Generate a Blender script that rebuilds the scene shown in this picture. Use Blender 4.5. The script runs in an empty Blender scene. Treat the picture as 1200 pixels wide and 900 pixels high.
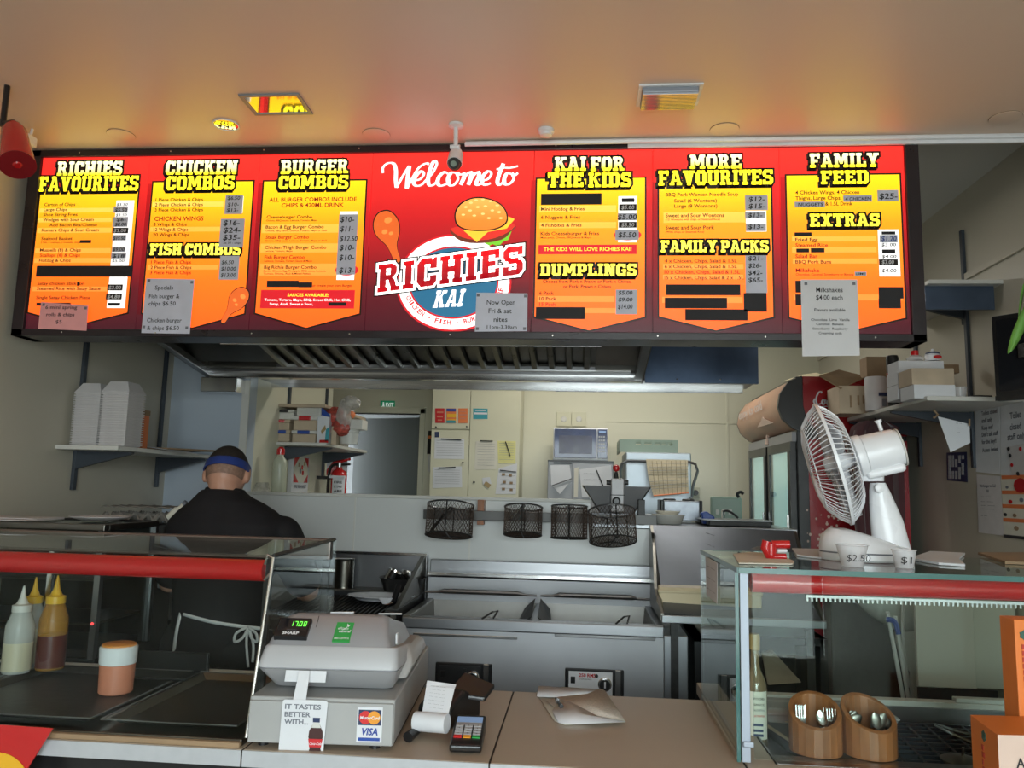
import bpy, bmesh, math, random
from math import sin, cos, pi, radians, sqrt
from mathutils import Vector, Matrix
random.seed(7)
SC = bpy.context.scene
COL = SC.collection

# ------------------------------------------------------------------ camera
F = 930.0                                  # focal length in pixels of a 1200 wide frame
YAW, PITCH, ROLL = radians(5.12), radians(7.57), radians(1.36)
CAM = Vector((0, 0, 1.5))
_f = Vector((-sin(YAW)*cos(PITCH), cos(YAW)*cos(PITCH), sin(PITCH)))
_r0 = Vector((cos(YAW), sin(YAW), 0)); _u0 = _r0.cross(_f)
_r = _r0*cos(ROLL) + _u0*sin(ROLL); _u = -_r0*sin(ROLL) + _u0*cos(ROLL)
cd = bpy.data.cameras.new('camera'); cam = bpy.data.objects.new('camera', cd); COL.objects.link(cam)
cd.sensor_width = 36; cd.sensor_fit = 'HORIZONTAL'; cd.lens = 36*F/1200; cd.clip_start = .02
cam.matrix_world = Matrix(((_r.x, _u.x, -_f.x, CAM.x), (_r.y, _u.y, -_f.y, CAM.y), (_r.z, _u.z, -_f.z, CAM.z), (0, 0, 0, 1)))
SC.camera = cam

def at(px, py, X=None, Y=None, Z=None):
    """point of the room seen at a photo pixel on the plane X=, Y= or Z="""
    d = _r*((px-600)/F) - _u*((py-450)/F) + _f
    t = (X-CAM.x)/d.x if X is not None else (Y-CAM.y)/d.y if Y is not None else (Z-CAM.z)/d.z
    return CAM + d*t

# ------------------------------------------------------------------ world, lights, exposure
W = bpy.data.worlds.new('daylight'); SC.world = W; W.use_nodes = True
nt = W.node_tree; nt.nodes.clear()
wo = nt.nodes.new('ShaderNodeOutputWorld'); bg = nt.nodes.new('ShaderNodeBackground')
tc = nt.nodes.new('ShaderNodeTexCoord'); sp = nt.nodes.new('ShaderNodeSeparateXYZ'); rp = nt.nodes.new('ShaderNodeValToRGB')
nt.links.new(tc.outputs['Generated'], sp.inputs[0]); nt.links.new(sp.outputs['Z'], rp.inputs[0])
rp.color_ramp.elements[0].color = (.30, .31, .32, 1); rp.color_ramp.elements[0].position = .0
rp.color_ramp.elements[1].color = (.88, .93, 1.0, 1); rp.color_ramp.elements[1].position = .08
nt.links.new(rp.outputs[0], bg.inputs[0]); bg.inputs[1].default_value = 22.0
nt.links.new(bg.outputs[0], wo.inputs[0])

def area(name, loc, rot, sx, sy, power, col, portal=False):
    l = bpy.data.lights.new(name, 'AREA'); l.shape = 'RECTANGLE'; l.size = sx; l.size_y = sy; l.energy = power; l.color = col
    if portal: l.cycles.is_portal = True
    o = bpy.data.objects.new(name, l); COL.objects.link(o); o.location = loc; o.rotation_euler = rot
    return o
area('shop_front_daylight_portal', (.55, -2.33, 1.40), (radians(90), 0, 0), 2.4, 2.1, 1, (1, 1, 1), True)
area('back_room_tube_light', (.2, 5.0, 2.80), (0, 0, 0), 1.5, .25, 20, (1.0, .97, .88))
area('kitchen_tube_light', (.9, 3.3, 2.82), (0, 0, 0), .9, .2, 2, (1.0, .95, .85))
SC.view_settings.view_transform = 'Standard'; SC.view_settings.look = 'None'
SC.view_settings.gamma = 1; SC.view_settings.use_curve_mapping = False
SC.view_settings.exposure = 0.0

# ------------------------------------------------------------------ materials
def mat(name, col, rough=.5, metal=0.0, var=.06, scale=6.0, stretch=(1, 1, 1), bump=0.0, bscale=60.0, emit=None, es=1.0,
        coat=0.0, trans=0.0, alpha=1.0, spec=None, rvar=.08, sheen=0.0, col2=None):
    m = bpy.data.materials.new(name); m.use_nodes = True
    t = m.node_tree; b = t.nodes['Principled BSDF']
    tc = t.nodes.new('ShaderNodeTexCoord'); mp = t.nodes.new('ShaderNodeMapping'); mp.inputs['Scale'].default_value = stretch
    t.links.new(tc.outputs['Object'], mp.inputs[0])
    n = t.nodes.new('ShaderNodeTexNoise'); n.inputs['Scale'].default_value = scale; n.inputs['Detail'].default_value = 4
    t.links.new(mp.outputs[0], n.inputs[0])
    r = t.nodes.new('ShaderNodeValToRGB'); e = r.color_ramp.elements
    c2 = col2 or tuple(min(1, c*(1+var)) for c in col)
    c1 = col if col2 else tuple(c*(1-var) for c in col)
    e[0].color = (*c1, 1); e[0].position = .3; e[1].color = (*c2, 1); e[1].position = .7
    t.links.new(n.outputs[0], r.inputs[0]); t.links.new(r.outputs[0], b.inputs['Base Color'])
    mr = t.nodes.new('ShaderNodeMapRange'); mr.inputs[3].default_value = max(0, rough-rvar); mr.inputs[4].default_value = min(1, rough+rvar)
    t.links.new(n.outputs[0], mr.inputs[0]); t.links.new(mr.outputs[0], b.inputs['Roughness'])
    b.inputs['Metallic'].default_value = metal
    if spec is not None: b.inputs['Specular IOR Level'].default_value = spec
    if coat: b.inputs['Coat Weight'].default_value = coat; b.inputs['Coat Roughness'].default_value = .08
    if trans: b.inputs['Transmission Weight'].default_value = trans
    if alpha < 1: b.inputs['Alpha'].default_value = alpha
    if sheen: b.inputs['Sheen Weight'].default_value = sheen
    if emit:
        b.inputs['Emission Color'].default_value = (*emit, 1); b.inputs['Emission Strength'].default_value = es
    if bump:
        n2 = t.nodes.new('ShaderNodeTexNoise'); n2.inputs['Scale'].default_value = bscale; n2.inputs['Detail'].default_value = 3
        t.links.new(mp.outputs[0], n2.inputs[0])
        bp = t.nodes.new('ShaderNodeBump'); bp.inputs['Strength'].default_value = bump; bp.inputs['Distance'].default_value = .002
        t.links.new(n2.outputs[0], bp.inputs['Height']); t.links.new(bp.outputs[0], b.inputs['Normal'])
    return m

def glass(name, tint=(.93, .97, .95), refl=1.0, base=.04, rough=0.0):
    m = bpy.data.materials.new(name); m.use_nodes = True; t = m.node_tree; t.nodes.clear()
    o = t.nodes.new('ShaderNodeOutputMaterial'); mx = t.nodes.new('ShaderNodeMixShader')
    tr = t.nodes.new('ShaderNodeBsdfTransparent'); tr.inputs[0].default_value = (*tint, 1)
    gl = t.nodes.new('ShaderNodeBsdfGlossy'); gl.inputs['Roughness'].default_value = rough; gl.inputs[0].default_value = (.95, 1, 1, 1)
    lw = t.nodes.new('ShaderNodeLayerWeight'); lw.inputs[0].default_value = .5
    p = t.nodes.new('ShaderNodeMath'); p.operation = 'POWER'; p.inputs[1].default_value = 4.0
    ma = t.nodes.new('ShaderNodeMath'); ma.operation = 'MULTIPLY_ADD'; ma.inputs[1].default_value = refl*(1-base); ma.inputs[2].default_value = base
    ma.use_clamp = True
    t.links.new(lw.outputs['Facing'], p.inputs[0]); t.links.new(p.outputs[0], ma.inputs[0]); t.links.new(ma.outputs[0], mx.inputs[0])
    t.links.new(tr.outputs[0], mx.inputs[1]); t.links.new(gl.outputs[0], mx.inputs[2]); t.links.new(mx.outputs[0], o.inputs[0])
    return m

def lit_print(name, stops, z0=2.02, z1=2.737, strength=1.0):
    """back-lit translucent print whose ink runs from one colour to the next over the height of the board"""
    m = bpy.data.materials.new(name); m.use_nodes = True; t = m.node_tree; b = t.nodes['Principled BSDF']
    if len(stops) > 1:
        g = t.nodes.new('ShaderNodeNewGeometry'); s = t.nodes.new('ShaderNodeSeparateXYZ'); t.links.new(g.outputs['Position'], s.inputs[0])
        mr = t.nodes.new('ShaderNodeMapRange'); mr.inputs[1].default_value = z0; mr.inputs[2].default_value = z1; t.links.new(s.outputs['Z'], mr.inputs[0])
        r = t.nodes.new('ShaderNodeValToRGB'); t.links.new(mr.outputs[0], r.inputs[0]); el = r.color_ramp.elements
        while len(el) < len(stops): el.new(.5)
        for e, (p, c) in zip(el, stops): e.position = p; e.color = (*c, 1)
        t.links.new(r.outputs[0], b.inputs['Emission Color']); t.links.new(r.outputs[0], b.inputs['Base Color'])
    else:
        b.inputs['Emission Color'].default_value = (*stops[0][1], 1); b.inputs['Base Color'].default_value = (*stops[0][1], 1)
    b.inputs['Emission Strength'].default_value = strength; b.inputs['Roughness'].default_value = .25
    return m

M = {}
M['wall'] = mat('painted_wall_cream', (.50, .465, .38), .38, var=.04, scale=1.2, bump=.08, bscale=25)
M['back_wall'] = mat('panel_wall_pale_cream', (.68, .66, .52), .32, var=.015, scale=1.0, rvar=.02)
M['splash'] = mat('gloss_white_wall_panel', (.62, .63, .62), .26, var=.02, scale=1.5, rvar=.03)
M['ceiling'] = mat('gloss_ceiling_paint', (.74, .58, .46), .38, var=.01, scale=1.0, rvar=.02, spec=.6)
M['kceil'] = mat('kitchen_ceiling_paint', (.50, .50, .47), .5, var=.03, scale=1.0)
M['floor'] = mat('grey_vinyl_floor', (.26, .25, .24), .4, var=.15, scale=3)
M['steel'] = mat('brushed_stainless', (.36, .37, .39), .36, 1.0, var=.12, scale=2.2, rvar=.08)
M['steelh'] = mat('polished_stainless', (.31, .315, .33), .32, 1.0, var=.10, scale=1.5, stretch=(1, 2, 2), rvar=.05)
M['steelv'] = mat('fryer_front_stainless', (.37, .375, .39), .56, .9, var=.14, scale=2.0, rvar=.10)
M['dsteel'] = mat('greasy_hood_steel', (.20, .19, .17), .36, 1.0, var=.2, scale=5, rvar=.1)
M['bsteel'] = mat('bright_steel_edge', (.80, .80, .80), .18, 1.0, var=.05)
M['iron'] = mat('black_cast_iron', (.025, .024, .023), .45, .3, var=.3, scale=40, bump=.3, bscale=90)
M['black'] = mat('black_plastic', (.012, .012, .013), .32, var=.1)
M['frameblk'] = mat('black_board_frame', (.018, .014, .018), .30, var=.15, scale=9)
M['bracket'] = mat('dark_blue_grey_bracket', (.045, .055, .07), .45, .2, var=.1)
M['white'] = mat('white_plastic', (.76, .77, .80), .28, var=.02)
M['offw'] = mat('off_white_plastic', (.62, .61, .57), .4, var=.04)
M['reg'] = mat('register_grey_plastic', (.43, .43, .445), .42, var=.03)
M['regd'] = mat('register_dark_grey_plastic', (.29, .29, .305), .36, var=.03)
M['drawer'] = mat('cash_drawer_grey_enamel', (.36, .36, .355), .45, var=.04)
M['red'] = mat('glossy_red_plastic', (.52, .012, .014), .22, var=.05, coat=.3)
M['dred'] = mat('deep_red_enamel', (.23, .010, .014), .3, var=.08)
M['brail'] = mat('dark_rail_steel', (.07, .068, .066), .4, .6, var=.2)
M['basket'] = mat('browned_wire', (.075, .05, .038), .5, .6, var=.3, scale=12)
M['alu'] = mat('satin_aluminium', (.30, .33, .38), .5, .6, var=.05)
M['bluesteel'] = mat('dark_blue_tinted_steel', (.10, .14, .22), .34, .9, var=.25, scale=4, rvar=.1)
M['scut'] = mat('blue_grey_scuttle_steel', (.20, .215, .25), .38, .95, var=.18, scale=2.5, rvar=.1)
M['lamin'] = mat('beige_laminate', (.42, .335, .255), .42, var=.05, scale=2.2, rvar=.05)
M['lamedge'] = mat('grey_laminate_edge', (.44, .45, .47), .4, var=.04, scale=30)
M['gap'] = mat('dark_joint', (.02, .015, .012), .8)
M['paper'] = mat('white_paper', (.66, .67, .70), .7, var=.03, scale=12)
M['paperg'] = mat('paper_over_board', (.58, .60, .70), .7, var=.05, scale=18)
M['paperpink'] = mat('pink_paper_over_board', (.80, .36, .36), .7, var=.05, scale=18)
M['paperc'] = mat('cream_paper', (.66, .63, .54), .7, var=.05, scale=12)
M['yellow_paper'] = mat('yellow_lined_paper', (.70, .66, .28), .7, var=.06, scale=12)
M['ink'] = mat('black_ink', (.015, .015, .018), .7)
M['inkgrey'] = mat('grey_pencil', (.16, .17, .20), .7)
M['inkblue'] = mat('blue_marker', (.03, .07, .30), .6)
M['card'] = mat('brown_cardboard', (.30, .20, .115), .75, var=.12, scale=10)
M['ccard'] = mat('pale_cardboard', (.50, .40, .29), .75, var=.1, scale=10)
M['foam'] = mat('white_foam_board', (.60, .57, .57), .6, var=.04, scale=20)
M['glass'] = glass('clear_glass')
M['cglass'] = glass('counter_case_glass', (.93, .96, .95), .8, .010)
M['gglass'] = glass('green_edged_glass', (.90, .95, .93), .8, .012)
M['gedge'] = mat('glass_cut_edge', (.05, .14, .13), .15, var=.1)
M['skin'] = mat('skin', (.48, .25, .17), .5, var=.08, scale=14)
M['hair'] = mat('short_dark_hair', (.022, .016, .012), .75, var=.3, scale=120, bump=.6, bscale=260)
M['stubble'] = mat('shaved_hair_skin', (.24, .14, .10), .6, var=.25, scale=90)
M['shirt'] = mat('black_cotton_shirt', (.014, .013, .015), .8, var=.15, scale=9, bump=.2, bscale=14, spec=.3)
M['trouser'] = mat('dark_trousers', (.012, .012, .014), .85)
M['bandb'] = mat('royal_blue_band', (.02, .045, .22), .6, var=.15, scale=20)
M['tie'] = mat('white_apron_tape', (.55, .54, .53), .7, var=.05)
M['wood'] = mat('bamboo_wood', (.30, .105, .035), .45, var=.25, scale=6, stretch=(9, 9, 1), bump=.1, bscale=20)
M['orangebox'] = mat('orange_printed_box', (.72, .19, .03), .5, var=.05)
M['boxwhite'] = mat('pinkish_box_side', (.62, .46, .38), .5, var=.05)
M['clearp'] = mat('milky_clear_plastic', (.62, .63, .60), .25, var=.03, alpha=.62)
M['tubp'] = mat('milky_tub_plastic', (.70, .70, .66), .35, var=.04, alpha=.85)
M['cup'] = mat('thin_clear_cup', (.80, .80, .82), .2, var=.02, alpha=.38)
M['daylit_splash'] = mat('gloss_panel_daylight_tint', (.46, .52, .60), .22, var=.03, scale=1.2, rvar=.03)  # bluish daylight reflection put into the panel's base colour
M['bluep'] = mat('blue_plastic', (.015, .06, .32), .35)
M['green'] = mat('dull_green_plastic', (.24, .32, .26), .4, var=.08)
M['gsign'] = mat('green_exit_sign', (.01, .22, .10), .4, var=.05, emit=(.01, .22, .10), es=.3)
M['gsticker'] = mat('green_sticker', (.03, .33, .07), .35, var=.08)
M['navy'] = mat('navy_print', (.02, .035, .10), .35, var=.1)
M['amber'] = mat('amber_sauce', (.50, .23, .035), .3, var=.1, spec=.6)
M['sauce'] = mat('brown_red_sauce', (.10, .022, .018), .3, var=.1)
M['mayo'] = mat('cream_sauce', (.55, .50, .36), .35, var=.05)
M['ycap'] = mat('yellow_nozzle', (.72, .42, .03), .35, var=.05)
M['pinkp'] = mat('pink_salt', (.62, .22, .13), .5, var=.08)
M['orangel'] = mat('orange_lid_disc', (.72, .28, .06), .4)
M['towel'] = mat('checked_tea_towel', (.64, .54, .38), .9, var=.1, scale=60)
M['maroon'] = mat('maroon_cloth', (.07, .022, .026), .9, var=.2, scale=9, sheen=.3)
M['basin'] = mat('white_basin_ceramic', (.84, .88, .80), .18, var=.03, coat=.3)
M['yol'] = mat('dark_oil_bottle', (.03, .018, .008), .15, var=.1)
M['cork'] = mat('amber_bottle_cap', (.35, .24, .10), .4)
M['screen'] = mat('dark_screen', (.012, .013, .016), .08, var=.05, coat=.5)
M['lcd'] = mat('pale_blue_lcd', (.20, .30, .48), .25, var=.03, emit=(.20, .32, .55), es=.35)
M['ledg'] = mat('green_lit_digits', (.10, .8, .05), .4, emit=(.20, .95, .10), es=1.0)
M['leaf'] = mat('green_leaf', (.12, .30, .05), .45, var=.15)
M['yellow'] = mat('yellow_print', (.80, .42, .02), .5)
M['orange'] = mat('orange_print', (.75, .20, .06), .5)
M['teal'] = mat('teal_print', (.04, .30, .36), .5)
M['mirror'] = mat('downlight_mirror', (.85, .82, .75), .06, 1.0, var=.02)
M['fridgelit'] = mat('lit_fridge_inside', (.65, .80, .78), .4, emit=(.45, .75, .78), es=.55)
M['fpanel'] = mat('fridge_header_print', (.46, .26, .17), .35, var=.12, scale=5)
M['food'] = mat('orange_food', (.45, .10, .025), .5, var=.4, scale=60, bump=.5, bscale=80)

# ------------------------------------------------------------------ mesh helpers
class MB:
    def __init__(s): s.v = []; s.f = []; s.mi = []; s.cur = 0
    def add(s, vs, fs, mi=None):
        o = len(s.v); s.v += [tuple(p) for p in vs]
        for f in fs: s.f.append(tuple(i+o for i in f)); s.mi.append(s.cur if mi is None else mi)
        return s
    def box(s, a, b, T=None):
        x0, y0, z0 = a; x1, y1, z1 = b
        if x1 < x0: x0, x1 = x1, x0
        if y1 < y0: y0, y1 = y1, y0
        if z1 < z0: z0, z1 = z1, z0
        vs = [Vector(p) for p in ((x0,y0,z0),(x1,y0,z0),(x1,y1,z0),(x0,y1,z0),(x0,y0,z1),(x1,y0,z1),(x1,y1,z1),(x0,y1,z1))]
        if T: vs = [T @ p for p in vs]
        return s.add(vs, [(3,2,1,0),(4,5,6,7),(0,1,5,4),(1,2,6,5),(2,3,7,6),(3,0,4,7)])
    def cbox(s, c, d, T=None): return s.box((c[0]-d[0]/2, c[1]-d[1]/2, c[2]-d[2]/2), (c[0]+d[0]/2, c[1]+d[1]/2, c[2]+d[2]/2), T)
    def tube(s, pts, r, n=8, close=False, cap=True):
        pts = [Vector(p) for p in pts]; m = len(pts); rs = r if isinstance(r, (list, tuple)) else [r]*m
        vs = []; prev = None
        for i, p in enumerate(pts):
            if close: d = pts[(i+1) % m]-pts[i-1]
            else: d = pts[min(i+1, m-1)]-pts[max(i-1, 0)]
            if d.length < 1e-9: d = Vector((0, 0, 1))
            d.normalize()
            if prev is None:
                a = Vector((0, 0, 1)) if abs(d.z) < .9 else Vector((1, 0, 0)); x = d.cross(a).normalized()
            else:
                x = prev-d*prev.dot(d)
                x = x.normalized() if x.length > 1e-6 else d.orthogonal().normalized()
            prev = x; y = d.cross(x)
            for k in range(n): t = 2*pi*k/n; vs.append(p+(x*cos(t)+y*sin(t))*rs[i])
        fs = []
        for i in range(m if close else m-1):
            j = (i+1) % m
            for k in range(n): q = (k+1) % n; fs.append((i*n+k, i*n+q, j*n+q, j*n+k))
        if cap and not close: fs.append(tuple(range(n-1, -1, -1))); fs.append(tuple((m-1)*n+k for k in range(n)))
        return s.add(vs, fs)
    def lathe(s, prof, c=(0, 0, 0), n=24, T=None, sx=1, sy=1):
        vs = []; c = Vector(c)
        for r, z in prof:
            for k in range(n):
                t = 2*pi*k/n; p = Vector((r*cos(t)*sx, r*sin(t)*sy, z)); p = T @ p if T else p; vs.append(p+c)
        fs = []
        for i in range(len(prof)-1):
            for k in range(n): q = (k+1) % n; fs.append((i*n+k, i*n+q, (i+1)*n+q, (i+1)*n+k))
        fs.append(tuple(range(n-1, -1, -1))); fs.append(tuple((len(prof)-1)*n+k for k in range(n)))
        return s.add(vs, fs)
    def loft(s, rings, cap=True):
        n = len(rings[0]); vs = [p for r in rings for p in r]; fs = []
        for i in range(len(rings)-1):
            for k in range(n): q = (k+1) % n; fs.append((i*n+k, i*n+q, (i+1)*n+q, (i+1)*n+k))
        if cap: fs.append(tuple(range(n-1, -1, -1))); fs.append(tuple((len(rings)-1)*n+k for k in range(n)))
        return s.add(vs, fs)
    def prism(s, poly, off):
        """closed polygon (3D points) pushed along off"""
        n = len(poly); off = Vector(off); a = [Vector(p) for p in poly]; b = [p+off for p in a]
        fs = [tuple(range(n)), tuple(range(2*n-1, n-1, -1))]+[(i, (i+1) % n+0, (i+1) % n+n, i+n)[::-1] for i in range(n)]
        return s.add(a+b, fs)
    def quad(s, a, b, c, d): return s.add([a, b, c, d], [(0, 1, 2, 3)])
    def build(s, name, m, parent=None, bevel=0, smooth=False, sub=0, seg=2):
        me = bpy.data.meshes.new(name); me.from_pydata(s.v, [], s.f)
        for x in (m if isinstance(m, (list, tuple)) else [m]): me.materials.append(M[x] if isinstance(x, str) else x)
        if any(s.mi): me.polygons.foreach_set('material_index', s.mi)
        bm = bmesh.new(); bm.from_mesh(me); bmesh.ops.recalc_face_normals(bm, faces=bm.faces); bm.to_mesh(me); bm.free()
        if smooth:
            me.polygons.foreach_set('use_smooth', [True]*len(me.polygons))
            me.set_sharp_from_angle(angle=radians(38))
        o = bpy.data.objects.new(name, me); COL.objects.link(o)
        if bevel:
            b = o.modifiers.new('bevel', 'BEVEL'); b.width = bevel; b.segments = seg; b.limit_method = 'ANGLE'; b.angle_limit = radians(40)
        if sub:
            q = o.modifiers.new('sub', 'SUBSURF'); q.levels = sub; q.render_levels = sub
        setpar(o, parent)
        return o

def wm(o):
    m = Matrix.LocRotScale(o.location, o.rotation_euler, o.scale)
    return wm(o.parent) @ o.matrix_parent_inverse @ m if o.parent else m
def setpar(o, p):
    if p is not None: o.parent = p; o.matrix_parent_inverse = wm(p).inverted()
def tag(o, label=None, cat=None, group=None, kind=None):
    if label: o['label'] = label
    if cat: o['category'] = cat
    if group: o['group'] = group
    if kind: o['kind'] = kind
    return o
def thing(name, label, cat, loc=(0, 0, 0), group=None):
    o = bpy.data.objects.new(name, None); COL.objects.link(o); o.location = loc; o.empty_display_size = .05
    return tag(o, label, cat, group)
def dup(o, parent=None):
    c = o.copy(); COL.objects.link(c)
    if parent is not None: c.parent = parent
    for ch in list(o.children): dup(ch, c)
    return c
def struct(name, mb, m, **k):
    return tag(mb.build(name, m, **k), kind='structure')
def B(name, m, a, b, parent=None, bevel=0, T=None, **k):
    return MB().box(a, b, T).build(name, m, parent, bevel, **k)
def ell(cx, cy, cz, rx, ry, rz=0, n=20, T=None):
    out = []
    for k in range(n):
        t = 2*pi*k/n; p = Vector((rx*cos(t), ry*sin(t), 0)); p = (T @ p) if T else p; out.append(p+Vector((cx, cy, cz)))
    return out
def spline(P, n=8, closed=False):
    P = [Vector(p) for p in P]; out = []; m = len(P)
    for i in range(m if closed else m-1):
        g = (lambda k: P[k % m]) if closed else (lambda k: P[min(max(k, 0), m-1)])
        a, b, c, d = g(i-1), g(i), g(i+1), g(i+2)
        for k in range(n):
            t = k/n; out.append(.5*((2*b)+(c-a)*t+(2*a-5*b+4*c-d)*t*t+(3*b-a-3*c+d)*t**3))
    if not closed: out.append(P[-1])
    return out
# ---- flat lettering: every piece of text becomes a thin mesh on a plane given by origin O, right R, up U, normal N
_tc = {}
def glyphmesh(s, bold=0.0):
    k = (s, bold)
    if k not in _tc:
        c = bpy.data.curves.new('t', 'FONT'); c.body = s; c.size = 1; c.resolution_u = 2; c.offset = bold; c.fill_mode = 'FRONT'
        o = bpy.data.objects.new('t', c); me = o.to_mesh()
        vs = [tuple(v.co) for v in me.vertices]; fs = [tuple(p.vertices) for p in me.polygons]
        o.to_mesh_clear(); bpy.data.objects.remove(o); bpy.data.curves.remove(c)
        x0 = min((v[0] for v in vs), default=0); x1 = max((v[0] for v in vs), default=1)
        _tc[k] = (vs, fs, x0, x1)
    return _tc[k]
class Plane:
    def __init__(s, O, R, U, N): s.O = Vector(O); s.R = Vector(R).normalized(); s.U = Vector(U).normalized(); s.N = Vector(N).normalized()
    def p(s, x, y, d=0): return s.O+s.R*x+s.U*y+s.N*d
    def text(s, mb, st, x, y, h, w=None, d=.0008, bold=0.0, shear=0.0, al='l', rot=0.0):
        vs, fs, x0, x1 = glyphmesh(st, bold)
        sy = h/.70; sx = sy*.92 if w is None else w/(x1-x0)
        W = (x1-x0)*sx; ox = {'l': 0, 'c': -W/2, 'r': -W}[al]; cr, sr = cos(rot), sin(rot); o = []
        for v in vs:
            a = (v[0]-x0)*sx+ox+v[1]*sy*shear; b = v[1]*sy
            o.append(s.p(x+a*cr-b*sr, y+a*sr+b*cr, d))
        mb.add(o, fs)
    def rect(s, mb, x0, y0, x1, y1, d=.0005, d0=0.0):
        mb.prism([s.p(x0, y0, d), s.p(x1, y0, d), s.p(x1, y1, d), s.p(x0, y1, d)], s.N*(d0-d))
    def poly(s, mb, pts, d=.0005, d0=0.0): mb.prism([s.p(a, b, d) for a, b in pts], s.N*(d0-d))
# ================================================================== SETTING
LX, RX, FY, BY = -2.14, 1.75, -2.2, 6.0
PY0, PY1 = 3.95, 4.25                     # partition between kitchen and back room
struct('floor', MB().box((LX-.1, FY, -.06), (RX+.1, BY+.1, 0)), 'floor')
struct('wall_left', MB().box((LX-.1, FY, 0), (LX, BY, 2.95)), 'wall')
struct('wall_right', MB().box((RX, FY, 0), (RX+.1, BY, 2.95)), 'wall')
struct('wall_back', MB().box((-1.20, BY, 0), (RX+.1, BY+.1, 2.95)).box((LX-.1, BY, 2.06), (-1.2, BY+.1, 2.95)).box((LX-.1, BY, 0), (-1.86, BY+.1, 2.06)), 'back_wall')
struct('ceiling', MB().box((LX-.1, FY, 2.74), (RX+.1, 2.78, 2.86)), 'ceiling')
struct('ceiling', MB().box((LX-.1, 2.78, 2.92), (RX+.1, BY+.1, 3.0)).box((LX-.1, 2.74, 2.86), (RX+.1, 2.80, 3.0)), 'kceil')
# shop front behind the photographer: low wall, posts and lintel round open daylight
struct('wall_front', MB().box((LX-.1, FY-.1, 0), (RX+.1, FY, .35)).box((LX-.1, FY-.1, 2.45), (RX+.1, FY, 2.86)).box((LX-.1, FY-.1, .35), (-.65, FY, 2.45)), 'wall')  # unseen; left bay closed off to keep the right wall darker
wf = MB()
for x in (-.65, .15, .95, 1.72): wf.box((x-.03, FY-.08, .35), (x+.03, FY-.02, 2.45))
wf.box((-.65, FY-.08, 1.9), (RX, FY-.02, 1.95))
w = struct('window_1', wf, 'black'); B('pane', 'glass', (-.65, FY-.055, .35), (RX, FY-.05, 2.45), w)
struct('trim_1', MB().box((RX-.012, 2.8, 2.50), (RX, BY, 2.53)), 'wall')
# partition: low wall, left pier, steel-faced head
OX0, OX1, OZ0, OZ1 = -1.72, .86, 1.455, 2.03
pw = struct('wall_partition', MB().box((OX0, PY0, 0), (.045, PY0+.1, OZ0-.012)).box((.045, PY0, 0), (.345, PY0+.1, 1.325)), 'splash')
for i, x in enumerate((-1.72, -1.13, -.545, .045)):
    if i in (1, 2): B('panel_joint', 'offw', (x-.004, PY0-.003, 1.15), (x+.004, PY0, OZ0-.014), pw)
B('panel', 'daylit_splash', (LX, PY0, 0), (OX0, PY0+.1, 2.92), pw)
B('side_panel', 'back_wall', (OX0-.1, PY0+.1, 0), (OX0, 5.33, 2.92), pw)
B('panel_edge', 'offw', (OX0-.035, PY0-.006, 1.3), (OX0+.004, PY0, OZ1), pw)
struct('trim_2', MB().box((OX0, PY0-.012, OZ0-.012), (.045, PY0+.12, OZ0+.004)), 'offw', bevel=.003)
hd = struct('wall_head', MB().box((LX, PY0+.02, OZ1+.03), (OX1, PY1, 2.92)), 'steelh')
B('soffit_edge', 'bsteel', (OX0, PY1-.02, OZ1), (OX1-.02, PY1+.01, OZ1+.035), hd)
B('soffit_panel', 'steelh', (OX0, PY0+.02, OZ1+.025), (OX1, PY1, OZ1+.04), hd)
B('head_panel', 'bluesteel', (.31, PY0-.005, OZ1+.012), (OX1, PY0+.02, 2.36), hd)
for k in range(5): MB().lathe([(.004, 0), (.004, .003)], (.36+k*.105, PY0-.008, 2.34-.28*(k % 2)), 8, Matrix.Rotation(pi/2, 4, 'X')).build('screw', 'bsteel', hd)
# joints of the wall panels in the back room, and the doorway
for x in (.185, 1.075):
    struct('trim_3', MB().box((x-.008, BY-.006, 0), (x+.008, BY, 2.92)), 'back_wall')
struct('trim_4', MB().box((.2, BY-.004, 2.02), (1.75, BY, 2.03)), 'back_wall')
dr = struct('door_1', MB().box((-1.86, BY-.02, 0), (-1.82, BY+.1, 2.10)).box((-1.24, BY-.02, 0), (-1.20, BY+.1, 2.10)).box((-1.86, BY-.02, 2.06), (-1.20, BY+.1, 2.11)), 'back_wall', bevel=.003)
M['doorgrey'] = mat('grey_green_door', (.17, .19, .19), .5, var=.05, scale=1)
B('door_leaf', 'doorgrey', (0, 0, 0), (.60, .04, 2.03), dr, .002, T=Matrix.Translation((-1.25, BY+.14, .01)) @ Matrix.Rotation(radians(180-18), 4, 'Z'))
B('door_handle', 'bsteel', (-1.84, BY+.35, 1.02), (-1.80, BY+.37, 1.06), dr)
struct('wall_passage', MB().box((-2.9, 7.4, 0), (-.4, 7.5, 2.9)).box((-2.9, BY+.1, 0), (-2.8, 7.4, 2.9)).box((-1.0, BY+.1, 0), (-.9, 7.4, 2.9)).box((-2.9, BY+.1, 2.5), (-.9, 7.4, 2.6)).box((-2.9, BY+.1, -.06), (-.9, 7.4, 0)), 'doorgrey')

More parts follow.
